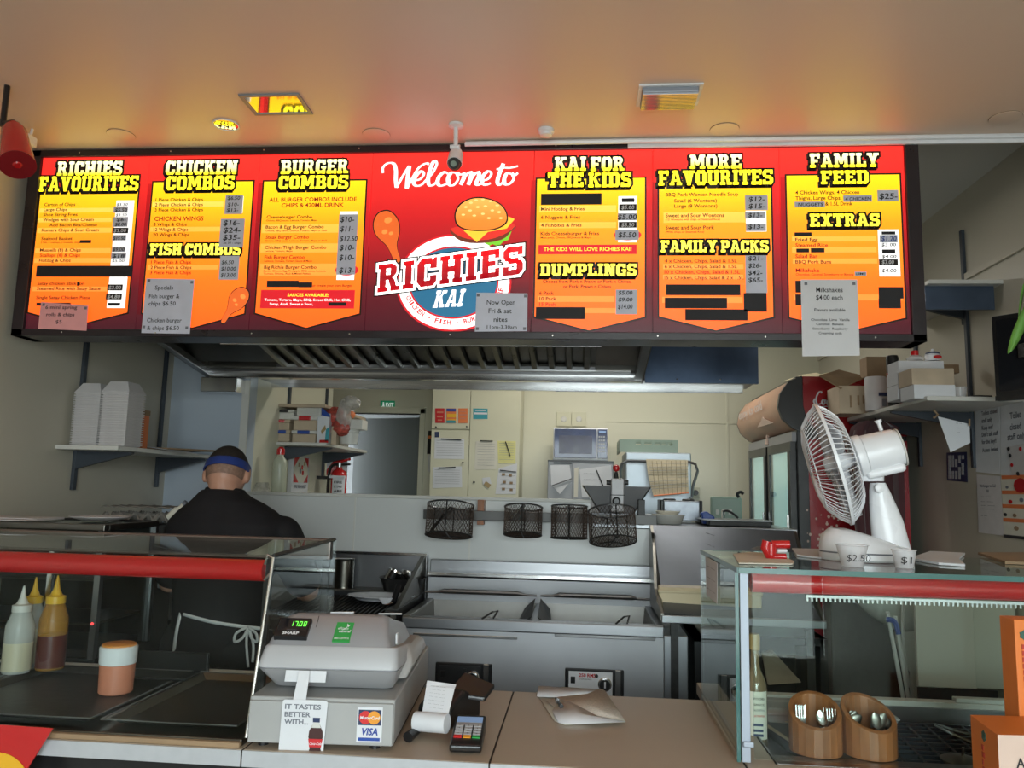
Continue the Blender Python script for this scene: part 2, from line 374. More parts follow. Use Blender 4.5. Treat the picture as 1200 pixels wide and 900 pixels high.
# ================================================================== MENU BOARD
BYp = 2.72
def bp(px, py):
    p = at(px, py, Y=BYp); return p.x, p.z
BX0, BX1, BZ0, BZ1 = -2.105, 1.142, 2.02, 2.737
bd = thing('menu_board', 'long back-lit red menu board in a black frame hung from the ceiling above the counter', 'menu board', (0, BYp, BZ0))
PL = Plane((0, BYp, 0), (1, 0, 0), (0, 0, 1), (0, -1, 0))
fr = MB()
fr.box((BX0, BYp-.012, BZ0), (BX1, BYp+.12, BZ0+.026)).box((BX0, BYp-.012, BZ1-.026), (BX1, BYp+.12, BZ1))
fr.box((BX0, BYp-.012, BZ0), (BX0+.045, BYp+.12, BZ1)).box((BX1-.045, BYp-.012, BZ0), (BX1, BYp+.12, BZ1)).box((BX0+.01, BYp+.05, BZ0+.01), (BX1-.01, BYp+.11, BZ1-.01))
fr.build('frame', 'frameblk', bd, .002)
for k in range(9):
    for z in (BZ0+.013, BZ1-.013): MB().lathe([(.003, 0), (.003, .002)], (BX0+.2+k*.36, BYp-.0125, z), 8, Matrix.Rotation(pi/2, 4, 'X')).build('screw', 'bsteel', bd)
P_ = {}
P_['bg'] = lit_print('print_red_to_maroon', [(0, (.035, .006, .012)), (.25, (.10, .008, .014)), (.62, (.50, .012, .015)), (.95, (.92, .030, .022))])
P_['sh'] = lit_print('print_shade_of_card', [(0, (.02, .003, .008)), (.62, (.30, .006, .01)), (.95, (.60, .012, .012))])
P_['card'] = lit_print('print_yellow_to_orange', [(0, (.95, .10, .012)), (.30, (1.0, .17, .012)), (.58, (1.0, .33, .012)), (.80, (1.0, .66, .01)), (1, (1.0, .85, .05))])
P_['cards'] = lit_print('print_pale_stripe', [(0, (1.0, .20, .04)), (.30, (1.0, .28, .04)), (.58, (1.0, .46, .06)), (.80, (1.0, .74, .12)), (1, (1.0, .9, .2))])
P_['ink'] = lit_print('print_black', [(0, (.012, .008, .006))], strength=.6)
P_['txt'] = lit_print('print_dark_brown', [(0, (.045, .015, .006))], strength=.6)
P_['rtx'] = lit_print('print_red_text', [(0, (.26, .012, .008))], strength=.7)
P_['white'] = lit_print('print_white', [(0, (.92, .92, .90))])
P_['yel'] = lit_print('print_yellow', [(0, (1.0, .80, .06))])
P_['crim'] = lit_print('print_crimson', [(0, (.55, .012, .02))])
P_['ttl'] = lit_print('print_title_pale_to_yellow', [(0, (.95, .85, .05)), (.4, (.95, .86, .12)), (.72, (1.0, .86, .03)), (.87, (1.0, .88, .04)), (.90, (.96, .95, .55)), (1, (.95, .95, .72))])
P_['navy'] = lit_print('print_blue_circle', [(0, (.02, .12, .22))])
P_['bun'] = lit_print('print_bun', [(0, (.55, .15, .02)), (.45, (.72, .22, .03)), (.75, (.88, .42, .09))], 2.33, 2.60)
P_['bun2'] = lit_print('print_bun_light', [(0, (.95, .60, .20))])
P_['let'] = lit_print('print_lettuce', [(0, (.16, .50, .03))])
P_['chs'] = lit_print('print_cheese', [(0, (1.0, .50, .04))])
P_['tom'] = lit_print('print_tomato', [(0, (.62, .03, .02))])
P_['pat'] = lit_print('print_patty', [(0, (.14, .03, .015))])
P_['chk'] = lit_print('print_chicken', [(0, (.62, .11, .02))]); P_['chk2'] = lit_print('print_chicken_light', [(0, (.85, .24, .05))])
P_['logo'] = lit_print('print_logo_red', [(0, (.62, .01, .015)), (.5, (.28, .006, .012)), (1, (.70, .015, .02))], 2.13, 2.35)
M.update({'P'+k: v for k, v in P_.items()})

# seams between the printed sheets of the board
seams = [BX0+.045]+[bp(x, 290)[0] for x in (167, 298, 432, 624, 765, 915)]+[BX1-.045]
PAN = []
for i in range(7):
    PAN.append(B('panel', 'Pbg', (seams[i]+.0012, BYp, BZ0+.024), (seams[i+1]-.0012, BYp+.012, BZ1-.024), bd))

# ---- heavy slab lettering built from convex strokes on a 7 unit high grid
T_ = 1.5
def stem(x, a=0, b=7): return (x, a, x+2, b)
GL = {
 'I': (3.4, [(.7, 0, 2.7, 7), (0, 0, 3.4, 1.2), (0, 5.8, 3.4, 7)]),
 'R': (6.8, [(.6, 0, 2.6, 7), (0, 0, 3.1, 1.2), (0, 5.8, 4.6, 7), [(3.8, 7), (5, 6.7), (5.8, 5.9), (5.8, 4.6), (5, 3.5), (3.9, 3.4), (3.9, 4.2), (3.9, 5.9)], (2.4, 2.9, 4.6, 4.2), [(3.2, 3.3), (5, 3.3), (6.2, .4), (4.3, .4)], (4.0, 0, 6.8, 1.2)]),
 'C': (6, [[(0, 1.4), (1.2, 0), (2.3, 0), (2.3, 7), (1.2, 7), (0, 5.6)], (1.4, 0, 4.6, 1.5), (1.4, 5.5, 4.6, 7), [(4.4, 0), (5.0, 0), (6, 1.2), (6, 2.6), (4, 2.6), (4, 1)], [(4, 4.4), (6, 4.4), (6, 7), (5.2, 7), (4, 6)]]),
 'H': (7, [(.6, 0, 2.6, 7), (4.4, 0, 6.4, 7), (0, 0, 3.1, 1.2), (0, 5.8, 3.1, 7), (3.9, 0, 7, 1.2), (3.9, 5.8, 7, 7), (2, 2.8, 5, 4.3)]),
 'E': (6, [(.6, 0, 2.6, 7), (0, 0, 5.9, 1.4), (0, 5.6, 5.8, 7), (2, 2.9, 4.6, 4.2), (4.5, 0, 5.9, 2.3), (4.4, 4.8, 5.8, 7)]),
 'S': (6, [[(0, 4.6), (.6, 3.5), (2, 3.4), (2, 7), (1.2, 7), (0, 6)], (1.2, 5.6, 4.6, 7), [(4.2, 4.9), (5.8, 4.9), (5.8, 7), (4.6, 7)], [(.5, 3.9), (1.5, 4.6), (5.6, 3.3), (5, 2.4)], (1.4, 2.8, 4.6, 4.2), [(4, 0), (4.9, 0), (6, 1.2), (6, 2.8), (5.4, 3.6), (4, 3.6)], (1.2, 0, 4.8, 1.4), [(0, 0), (1.4, 0), (1.8, 2.2), (0, 2.2)]]),
 'F': (6, [(.6, 0, 2.6, 7), (0, 0, 3.4, 1.2), (0, 5.6, 5.9, 7), (2, 2.6, 4.7, 4.0), (4.5, 4.6, 5.9, 7)]),
 'A': (7.2, [[(2.5, 7), (3.9, 7), (2.3, .6), (.6, .6)], [(3.1, 7), (4.7, 7), (6.6, .6), (4.8, .6)], (0, 0, 2.8, 1.2), (4.2, 0, 7.2, 1.2), (2, 1.7, 5.2, 2.8), (1.7, 6.0, 4.0, 7)]),
 'V': (7, [[(.7, 6.5), (2.9, 6.5), (4.5, 0), (2.7, 0)], [(4.2, 6.5), (6.3, 6.5), (4.5, 0), (2.7, 0)], (0, 5.8, 3.2, 7), (3.9, 5.8, 7, 7)]),
 'O': (6.2, [[(0, 1.4), (1.2, 0), (2.2, 0), (2.2, 7), (1.2, 7), (0, 5.6)], [(4, 0), (5, 0), (6.2, 1.4), (6.2, 5.6), (5, 7), (4, 7)], (1.2, 0, 5, 1.5), (1.2, 5.5, 5, 7)]),
 'U': (6.8, [(.5, 1, 2.5, 7), (4.3, 1, 6.3, 7), (0, 5.8, 3, 7), (3.8, 5.8, 6.8, 7), [(.5, 1.4), (1.6, 0), (5.2, 0), (6.3, 1.4), (5.5, 1.6), (1.5, 1.6)]]),
 'T': (6.2, [(2.1, 0, 4.1, 7), (1.4, 0, 4.8, 1.2), (0, 5.6, 6.2, 7), (0, 4.5, 1.3, 7), (4.9, 4.5, 6.2, 7)]),
 'K': (7, [(.6, 0, 2.6, 7), (0, 0, 3.1, 1.2), (0, 5.8, 3.1, 7), [(2.3, 3.0), (2.8, 4.6), (4.6, 6.6), (6.4, 6.6)], [(2.8, 4.2), (4.2, 4.9), (6.5, .5), (4.4, .5)], (3.8, 5.8, 6.9, 7), (3.9, 0, 7, 1.2)]),
 'N': (7.2, [(.6, 0, 2.5, 7), (4.7, 0, 6.6, 7), (0, 0, 3, 1.2), (0, 5.8, 2.6, 7), (4.1, 5.8, 7.2, 7), [(1.0, 7), (3.2, 7), (6.4, 0), (4.2, 0)]]),
 'M': (8.6, [(.6, 0, 2.4, 7), (6.2, 0, 8, 7), (0, 0, 3, 1.2), (5.6, 0, 8.6, 1.2), (0, 5.8, 2.6, 7), (6, 5.8, 8.6, 7), [(1, 7), (3.1, 7), (5, 1.8), (3.6, 1.8)], [(5.5, 7), (7.6, 7), (5, 1.8), (3.6, 1.8)]]),
 'B': (6.6, [(.6, 0, 2.6, 7), (0, 0, 5, 1.3), (0, 5.7, 4.8, 7), (2, 2.9, 5, 4.2), [(4, 3.4), (5.4, 3.6), (6.1, 4.6), (6.1, 5.9), (5.2, 7), (4, 7)], [(4.2, 0), (5.5, 0), (6.5, 1.1), (6.5, 2.7), (5.4, 3.8), (4.2, 3.8)]]),
 'G': (6.4, [[(0, 1.4), (1.2, 0), (2.3, 0), (2.3, 7), (1.2, 7), (0, 5.6)], (1.4, 0, 5.8, 1.5), (1.4, 5.5, 4.8, 7), (4.3, 0, 6.0, 3.7), (3.4, 2.6, 6.4, 3.7), [(4.2, 4.6), (6, 4.6), (6, 7), (5.2, 7), (4.2, 6)]]),
 'D': (6.6, [(.6, 0, 2.6, 7), (0, 0, 5, 1.3), (0, 5.7, 5, 7), [(4.3, 0), (5.4, 0), (6.5, 1.3), (6.5, 5.7), (5.4, 7), (4.3, 7)]]),
 'L': (5.9, [(.6, 0, 2.6, 7), (0, 0, 5.8, 1.4), (0, 5.8, 3.3, 7), (4.4, 0, 5.8, 2.8)]),
 'P': (6.3, [(.6, 0, 2.6, 7), (0, 0, 3.5, 1.2), (0, 5.7, 4.8, 7), (2, 2.4, 4.8, 3.7), [(4, 2.4), (5.2, 2.4), (6.2, 3.4), (6.2, 6), (5.2, 7), (4, 7)]]),
 'Y': (7, [[(.6, 6.6), (2.8, 6.6), (4.4, 2.6), (2.6, 2.6)], [(4.2, 6.6), (6.4, 6.6), (4.4, 2.6), (2.6, 2.6)], (2.5, 0, 4.5, 3.4), (1.8, 0, 5.2, 1.2), (0, 5.8, 3.1, 7), (3.9, 5.8, 7, 7)]),
 'X': (7, [[(.8, 6.5), (3, 6.5), (6.2, .5), (4.0, .5)], [(4.1, 6.5), (6.1, 6.5), (3, .5), (.8, .5)], (0, 5.8, 3.2, 7), (3.9, 5.8, 6.9, 7), (0, 0, 3.1, 1.2), (3.8, 0, 7, 1.2)]),
 ' ': (2.6, []), '-': (3, [(.3, 2.8, 2.8, 4.1)]),
}
def grow(poly, d):
    """push the edges of a convex polygon outwards by d"""
    n = len(poly); A = sum(poly[i][0]*poly[(i+1) % n][1]-poly[(i+1) % n][0]*poly[i][1] for i in range(n))
    if A < 0: poly = poly[::-1]
    out = []
    for i in range(n):
        a, b, c = Vector(poly[i-1]), Vector(poly[i]), Vector(poly[(i+1) % n])
        e1 = (b-a).normalized(); e2 = (c-b).normalized(); n1 = Vector((e1.y, -e1.x)); n2 = Vector((e2.y, -e2.x))
        q = n1+n2; k = q.length_squared
        out.append(b+q*(2*d/k if k > .6 else 0))
    return out
def slab(mb, PLN, s, x, y, h, w, d, inflate=0, gap=.55, fn=None, al='c'):
    tot = sum(GL[c][0] for c in s)+gap*(len(s)-1); sx, sy = w/tot, h/7; cx = 0; x0 = x-w/2 if al == 'c' else x
    for c in s:
        for p in GL[c][1]:
            pts = [(p[0], p[1]), (p[2], p[1]), (p[2], p[3]), (p[0], p[3])] if isinstance(p, tuple) else p
            pts = [(x0+(cx+a)*sx, y+b*sy) for a, b in pts]
            if inflate: pts = grow(pts, inflate)
            if fn: pts = [fn(a, b) for a, b in pts]
            q = [PLN.p(a, b, d) for a, b in pts]
            mb.add(q, [tuple(range(len(q)))])
        cx += GL[c][0]+gap
PX = 1/325.0      # one photo pixel on the board, in metres
def title(panel, s, x0, x1, yt, yb, outline=True):
    ax, az = bp(x0, yb); bx, bz = bp(x1, yb); tz = bp(x0, yt)[1]
    if ' ' in s:
        ws = s.split(' '); tl = [sum(GL[c][0]+.55 for c in q) for q in ws]; tot = sum(tl)+2.2*(len(ws)-1); u = x0
        for q, l in zip(ws, tl): title(panel, q, u, u+(x1-x0)*(l-.55)/tot, yt, yb); u += (x1-x0)*(l+2.2)/tot
        return
    if outline:
        o = MB(); slab(o, PL, s, (ax+bx)/2, az, tz-az, bx-ax, .0016, 2.2*PX); slab(o, PL, s, (ax+bx)/2-.004, az-.006, tz-az, bx-ax, .0012, 2.2*PX)
        o.build('title_outline', 'Pink' if 0 else 'Pink_', panel)
    t = MB(); slab(t, PL, s, (ax+bx)/2, az, tz-az, bx-ax, .0022, .1*PX); t.build('title_lettering', 'Pttl', panel)
M['Pink_'] = P_['ink']
CARD = [0]
def card(panel, xl, xr, yt, ys, xt, yt2):
    """pentagon price card, with dark border and its printed drop shade"""
    l, r = bp(xl, 290)[0], bp(xr, 290)[0]; t = bp(xl, yt)[1]; s = bp((xl+xr)/2, ys)[1]; tx, tz = (l+r)/2, bp(xt, yt2)[1]
    CARD[0] = l
    poly = [(l, t), (l, s), (tx, tz), (r, s), (r, t)]
    a = MB(); PL.poly(a, [(x-.022, z-.004) for x, z in poly], .0003); a.build('card_shade', 'Psh', panel)
    b = MB(); PL.poly(b, grow(poly, 1.9*PX), .0006); b.build('card_border', 'Pink_', panel)
    c = MB(); PL.poly(c, poly, .0009); c.build('price_card', 'Pcard', panel)
    return l, r
def items(panel, L, stripes=(), mt='Ptxt'):
    for it in L:
        s, x0, x1, y = it[:4]; h = it[4] if len(it) > 4 else 3.7; red = len(it) > 5; mb = MB()
        ax, az = bp(x0, y); bx, _ = bp(x1, y)
        PL.text(mb, s, ax, az, h*PX*1.08, bx-ax, .0016, bold=.018 if h > 3 else .012)
        mb.build('red_lettering' if red else 'item_lettering', 'Prtx' if red else mt, panel)
def rects(panel, name, m, L, d=.0014):
    for x0, y0, x1, y1 in L:
        mb = MB(); xm, ym = (x0+x1)/2, (y0+y1)/2; a = bp(x0, ym)[0]; b = bp(x1, ym)[0]; a = max(a, CARD[0]+.003) if name == 'stripe' else a; PL.rect(mb, a, bp(xm, y1)[1], b, bp(xm, y0)[1], d)
        mb.build(name, m, panel)
def written(panel, name, m, L, d=.003, shear=.12):
    for s, x0, x1, y, h in L:
        mb = MB(); ax, az = bp(x0, y); bx, _ = bp(x1, y); PL.text(mb, s, ax, az, h*PX, bx-ax, d, shear=shear, bold=.015); mb.build(name, m, panel)

# panel 1
p = PAN[0]; card(p, 41, 156, 221, 366, 96, 381)
title(p, 'RICHIES', 67, 143, 190, 206); title(p, 'FAVOURITES', 45.5, 162, 207.5, 224.5)
rects(p, 'stripe', 'Pcards', [(42, 244, 133, 249), (41, 255.5, 131, 260.5), (40, 267, 131, 273), (39, 291, 130, 296.5), (39, 302.5, 130, 308), (38, 336, 126, 341.5)], .0011)
items(p, [('Carton of Chips', 52, 88.3, 241.7), ('Large Chips', 51.5, 79, 247.6), ('Shoe String Fries', 51, 91, 253.5), ('Wedges with Sour Cream', 50.5, 110, 259.5), ('Add Bacon Bits/Cheese', 58, 114, 265.6), ('Kumara Chips & Sour Cream', 49, 116, 271.6), ('Seafood Basket', 48.5, 85, 281.5), ('2 fish, 2 scallops, 2 mussels, chips', 48, 94, 285.2, 2), ('Mussells (8) & Chips', 47, 95, 295), ('Scallops (6) & Chips', 47, 94, 301, 3.7, 1), ('Hotdog & Chips', 46, 83, 307), ('Satay chicken Stick  on', 44, 99, 334), ('Steamed Rice with Satay Sauce', 43.3, 118, 340), ('Single Satay Chicken Piece', 42.5, 106, 350.5)])
rects(p, 'price_strip', 'Pwhite', [(131, 235, 152, 361)], .0012)
rects(p, 'blackout_tape', 'ink', [(43, 311.5, 155.5, 324.5), (43, 355, 83, 358.5), (127, 355, 141, 358.5), (94, 281.5, 107, 285), (90.5, 330.5, 93.5, 335)], .002)
rects(p, 'price_sticker', 'paperg', [(133.5, 242, 150, 249.5), (132.5, 254.5, 150, 266), (132, 275.5, 148, 282), (131.5, 289, 147, 295.5), (130.5, 296.5, 148, 303)], .002)
rects(p, 'dark_sticker', 'gap', [(132, 267, 150.5, 273.5), (126, 333.5, 144, 340.5), (124.5, 344, 143, 351)], .002)
written(p, 'price_lettering', 'ink', [('$3.50', 137, 150, 241.5, 3.6), ('$5.50', 135, 149, 248.5, 4.5), ('$3.50', 136, 149, 253.8, 3.4), ('$6-', 137, 148, 259.5, 4), ('$8.00', 135, 148, 265, 4), ('$15.50', 133, 147, 281.5, 4.5), ('$9.00', 132.5, 146, 294.5, 4.2), ('$18', 132, 146, 302.3, 4.4), ('$5.00', 131.5, 146, 307.5, 3.6)])
written(p, 'pale_price_lettering', 'paper', [('$3.00', 133.5, 148, 272.5, 4.5), ('$3.00', 127.5, 142, 339.3, 4.5), ('$4.80', 126, 141, 350, 4.5)])
# panel 2
p = PAN[1]; card(p, 173.5, 291.5, 214, 367, 232, 384)
title(p, 'CHICKEN', 194, 278, 189, 205); title(p, 'COMBOS', 194.5, 274.5, 207, 223); title(p, 'FISH COMBOS', 175.5, 283, 286, 299)
rects(p, 'stripe', 'Pcards', [(176, 236.5, 262, 242.5), (175, 266, 258, 271.5), (173, 310.5, 256, 316)], .0011)
items(p, [('1 Piece Chicken & Chips', 182.5, 238, 236), ('2 Piece Chicken & Chips', 182, 238, 242), ('3 Piece Chicken & Chips', 181.5, 238, 248), ('8 Wings & Chips', 180, 219, 265), ('12 Wings & Chips', 180, 220.5, 271), ('20 Wings & Chips', 179.5, 222, 277), ('CHICKEN WINGS', 181, 238.5, 259, 5, 1), ('1 Piece Fish & Chips', 177, 224, 309.3, 3.8, 1), ('2 Piece Fish & Chips', 176.5, 224.5, 315.3), ('3 Piece Fish & Chips', 176, 224, 321.4, 3.8, 1)])
rects(p, 'price_strip', 'Pwhite', [(268, 230, 285, 250), (259, 301, 279, 328)], .0012)
rects(p, 'price_sticker', 'paperg', [(264, 229, 284.5, 251), (258, 256.5, 286, 290), (257.5, 300, 280, 328)], .0026)
written(p, 'price_lettering', 'ink', [('$6.50', 267, 281.5, 234.5, 4.5), ('$10-', 267, 280, 242, 4.5), ('$13-', 266, 279.5, 248.7, 4.5), ('$16-', 262, 281, 264.5, 6.5), ('$24-', 262, 282, 273, 6.5), ('$35-', 261.5, 281.5, 281.5, 6.5), ('3x 30 - chips', 262, 283, 286, 2.2), ('$6.50', 260, 274, 309.8, 4.6), ('$10.00', 259.5, 276.5, 317.3, 4.6), ('$13.00', 259, 276.5, 324.8, 4.6)], .0034)
def drum(panel, x, y, s, a, d=.0012):
    """fried drumstick drawing"""
    c, n = cos(a), sin(a); cx, cz = bp(x, y)
    def T(P, k=1): return [(cx+(u*c-v*n)*s*k, cz+(u*n+v*c)*s*k) for u, v in P]
    shape = [(q.x, q.y) for q in spline([(-.10, -1.1, 0), (.12, -1.1, 0), (.16, -.5, 0), (.45, .05, 0), (.50, .55, 0), (.28, .95, 0), (-.12, 1.0, 0), (-.42, .7, 0), (-.48, .2, 0), (-.2, -.4, 0)], 4, True)]
    m = MB(); PL.poly(m, T([(u*1.07, v*1.05) for u, v in shape]), d); m.build('drumstick_outline', 'Pink_', panel)
    m = MB(); PL.poly(m, T(shape), d+.0004); m.build('drumstick_drawing', 'Pchk', panel)
    m = MB()
    for k, (u, v, r) in enumerate(((.15, .6, .16), (-.12, .2, .12), (.1, .05, .09))): PL.poly(m, T([(u+r*cos(t*.785), v+r*.8*sin(t*.785)) for t in range(8)]), d+.0008)
    tag(m.build('crumb_highlight', 'Pchk2', panel), kind='stuff')
drum(p, 275, 357, .068, -.55, .0022)
# panel 3
p = PAN[2]; card(p, 304.5, 425, 213, 367, 360, 384)
title(p, 'BURGER', 329, 408, 188, 204); title(p, 'COMBOS', 326.5, 408, 206.5, 222)
rects(p, 'stripe', 'Pcards', [(306, 263, 398, 273), (305, 285.5, 397, 296), (304.5, 309, 396, 323)], .0011)
rects(p, 'sauce_banner', 'Pcrim', [(305.5, 340, 415.5, 361.5)], .0012)
items(p, [('ALL BURGER COMBOS INCLUDE', 315.5, 418, 236.5, 4.6, 1), ('CHIPS & 420ML DRINK', 330, 403, 243, 4.6, 1), ('Cheeseburger Combo', 312.5, 366, 256.3), ('Onions, BBQ sauce, Lettuce, Tomato, Mayo', 312, 372, 259.6, 2), ('Bacon & Egg Burger Combo', 311.5, 379.5, 268), ('Onions, BBQ sauce, Lettuce, Tomato, Mayo or Aioli', 311.5, 383, 271.5, 2), ('Steak Burger Combo', 311.5, 362, 280, 4, 1), ('Onions, BBQ sauce, Lettuce, Tomato, Mayo or Aioli', 311, 383, 283.3, 2), ('Chicken Thigh Burger Combo', 310.5, 382.5, 292), ('Lettuce, Tomato, Mayo', 310.5, 343, 295.3, 2), ('Fish Burger Combo', 310, 357, 303.5, 4, 1), ('Lettuce, Tomato, Tartare Sauce & Mayo', 310, 366, 307, 2), ('Big Richie Burger Combo', 309.5, 371, 315), ('Bacon, Cheese, Egg, Pineapple, BBQ sauce, Lettuce,', 309, 382, 318.6, 2), ('Tomato, Onions, Aioli & Mixed Patties', 309, 364, 321.8, 2), ('or create your own Burger', 366, 413, 336, 2.6)])
t = MB(); ax, az = bp(337, 347.5); PL.text(t, 'SAUCES AVAILABLE:', ax, az, 3.6*PX, bp(385, 347)[0]-ax, .0018, bold=.02); t.build('banner_heading', 'Pyel', p)
t = MB(); ax, az = bp(310, 352.7); PL.text(t, 'Tomato, Tartare, Mayo, BBQ, Sweet Chilli, Hot Chilli,', ax, az, 2.9*PX, bp(411, 352)[0]-ax, .0018, bold=.015)
ax, az = bp(316, 357.7); PL.text(t, 'Satay, Aioli, Sweet n Sour,', ax, az, 2.9*PX, bp(367, 357)[0]-ax, .0018, bold=.015); t.build('banner_lettering', 'Pwhite', p)
rects(p, 'blackout_tape', 'ink', [(313, 329, 350, 336.5), (350, 331, 366, 336.8), (385, 354.5, 406, 358.5)], .002)
rects(p, 'price_strip', 'Pwhite', [(396.5, 248, 417, 328)], .0012)
c_ = MB(); cx, cz = bp(406.5, 316.5); PL.poly(c_, [(cx+.043*cos(t*.26), cz+.021*sin(t*.26)) for t in range(24)], .0018); c_.build('red_ring', 'Pcrim', p)
rects(p, 'price_sticker', 'paperg', [(396, 251.5, 418, 322)], .0026)
written(p, 'price_lettering', 'ink', [('$10-', 399, 415, 260.5, 6.5), ('$11-', 399, 414, 271.5, 6.5), ('$12.50', 398.5, 419, 283, 6.5), ('$10-', 398, 415, 293.5, 6.5), ('$10-', 397.5, 415, 305, 6.5), ('$13-', 397.5, 415, 320, 6.5)], .0034)
# panel 5
p = PAN[4]; card(p, 628, 755.5, 210, 371, 686.5, 387)
title(p, 'KAI FOR', 650, 732.5, 184.5, 200.5); title(p, 'THE KIDS', 642, 741, 203, 219.5); title(p, 'DUMPLINGS', 633, 746, 309.5, 323.5)
rects(p, 'stripe', 'Pcards', [(632, 241, 722, 248.5), (632, 260.5, 722, 267.5), (630, 347, 720, 354), (630, 361, 747, 367)], .0011)
rects(p, 'kids_banner', 'Pcrim', [(631, 287, 746, 298)], .0012)
t = MB(); ax, az = bp(637, 294.3); PL.text(t, 'THE KIDS WILL LOVE RICHIES KAI!', ax, az, 4.2*PX, bp(740, 294)[0]-ax, .0018, bold=.015); t.build('banner_heading', 'Pyel', p)
items(p, [('Mini Hotdog & Fries', 634, 685, 247), ('6 Nuggets & Fries', 634, 680, 256.7), ('4 Fishbites & Fries', 634, 681.5, 266), ('Kids Cheeseburger & Fries', 633.5, 702, 275.8), ('Meat patty, Cheese, BBQ sauce & Mayo', 633.5, 692.5, 279.6, 2), ('Choose from Pork n Prawn or Pork n Chives,', 636, 740, 331.8, 3.6), ('or Pork, Prawn n Chives', 660, 716, 337.6, 3.6), ('6 Pack', 632, 649, 345.5), ('10 Pack', 632, 652, 352), ('15 Pack', 632, 651.5, 358.6, 3.7, 1)])
rects(p, 'price_strip', 'Pwhite', [(724.5, 230, 746.5, 284)], .0012)
c_ = MB(); cx, cz = bp(735.5, 275.5); PL.poly(c_, [(cx+.048*cos(t*.26), cz+.020*sin(t*.26)) for t in range(24)], .0018); c_.build('red_ring', 'Pcrim', p)
rects(p, 'blackout_tape', 'ink', [(634, 227, 705, 240), (728.5, 232.5, 743.5, 237), (628, 360, 685.5, 374)], .002)
rects(p, 'dark_sticker', 'gap', [(725.5, 239.5, 746, 246.8), (725, 260.2, 746, 267)], .002)
rects(p, 'price_sticker', 'paperg', [(724, 250, 746.5, 258.5), (721, 269.5, 748.5, 281.5), (721.5, 339.5, 746.5, 368.5)], .0026)
written(p, 'pale_price_lettering', 'paper', [('$5.00', 728, 743, 245.5, 4.5), ('$5.50', 728, 743, 266, 4.5)], .0034)
written(p, 'price_lettering', 'ink', [('$5.00', 723.5, 746, 257.5, 6), ('$5.50', 724.5, 745, 278.5, 6), ('$5.00', 724.5, 741, 345.6, 4.6), ('$9.00', 724.5, 741, 353.5, 4.6), ('$14.00', 724, 741, 362, 5)], .0034)
# panel 6
p = PAN[5]; card(p, 772.5, 904.5, 212, 371, 837, 387)
title(p, 'MORE', 808.5, 869, 182, 198); title(p, 'FAVOURITES', 771.5, 906, 200.5, 217.5); title(p, 'FAMILY PACKS', 774.5, 901.5, 282, 295.5)
rects(p, 'stripe', 'Pcards', [(777.5, 249, 873, 261), (777, 309.5, 871, 315.5), (777, 322, 871, 327.5), (776, 348, 870, 355)], .0011)
items(p, [('BBQ Pork Wonton Noodle Soup', 780, 865, 230.3, 3.9), ('Small (6 Wontons)', 790, 840, 237.3), ('Large (8 Wontons)', 790, 840.5, 243.5), ('Sweet and Sour Wontons', 780, 848.5, 254.8, 4), ('(12 Wontons with chips or Steamed Rice)', 780, 843.5, 258.5, 2), ('Sweet and Sour Pork', 780, 837, 269, 4), ('(With chips or Steamed Rice)', 780, 825, 273, 2), ('4 x Chicken, Chips, Salad & 1.5L', 779, 863.5, 307.8), ('6 x Chicken, Chips, Salad & 1.5L', 778.8, 863.5, 314.3), ('10 x Chicken, Chips, Salad & 1.5L', 778.6, 867, 320.8, 3.8, 1), ('15 x Chicken, Chips, Salad & 2 x 1.5L', 778.6, 871.5, 327.4)])
rects(p, 'price_strip', 'Pwhite', [(874, 247, 898, 271.5)], .0012)
rects(p, 'price_sticker', 'paperg', [(873, 229, 899.5, 246.5), (873, 248.5, 897, 256.5), (874, 262, 897.5, 271), (873.5, 299.5, 898.5, 343.5)], .0026)
written(p, 'price_lettering', 'ink', [('$12-', 877, 896, 236.5, 5.5), ('$15-', 877, 896.5, 244.5, 5.5), ('$13-', 876.5, 893, 255, 5), ('$13-', 876.5, 894, 268.5, 5), ('$21-', 876.5, 894, 305.5, 5), ('$26-', 876.5, 892, 314, 5), ('$42-', 876.5, 893, 322.5, 5.3), ('$65-', 876.5, 893.5, 331, 5.3)], .0034)
rects(p, 'blackout_tape', 'ink', [(780.5, 333.5, 867.5, 346), (779, 349, 852, 361.5), (803, 362.5, 876, 375.5), (871.5, 343.5, 898.5, 365.5)], .002)
# panel 7
p = PAN[6]; card(p, 923.5, 1057.5, 206, 372, 992, 388)
title(p, 'FAMILY', 949, 1030, 180.5, 196.5); title(p, 'FEED', 962, 1018, 200.5, 216); title(p, 'EXTRAS', 949, 1031, 251, 265.5)
rects(p, 'stripe', 'Pcards', [(928, 277, 1027, 283), (928, 289.5, 1027, 296), (929, 303, 1028, 309), (930, 345, 1058, 352)], .0011)
items(p, [('4 Chicken Wings, 4 Chicken', 932, 1007, 228, 4), ('Thighs, Large Chips,', 932, 986, 234.5, 4), ('& 1.5L Drink', 967, 999, 241, 4), ('Fried Egg', 932, 958, 283), ('Steamed Rice', 932, 970, 289.5, 3.9, 1), ('Salad Bar', 932, 958, 302.5, 3.9, 1), ('BBQ Pork Buns', 932, 974, 309), ('Milkshake', 932.5, 960, 319, 4, 1), ('Chocolate, Caramel, Strawberry or Banana', 932.5, 1000, 323, 2.4)])
rects(p, 'price_strip', 'Pwhite', [(1029.5, 269, 1054, 324)], .0012)
rects(p, 'blackout_tape', 'ink', [(931, 272.5, 951, 277), (933, 291.5, 948, 296), (950, 291, 966, 296), (1033, 271.5, 1049, 275), (1033.5, 292.5, 1049, 297), (932, 329, 942, 343), (932, 345, 942, 358), (1029.5, 336.5, 1058.5, 350), (1029.5, 350, 1055.5, 361.5)], .002)
rects(p, 'dark_sticker', 'gap', [(1030, 304, 1052, 310.8)], .002)
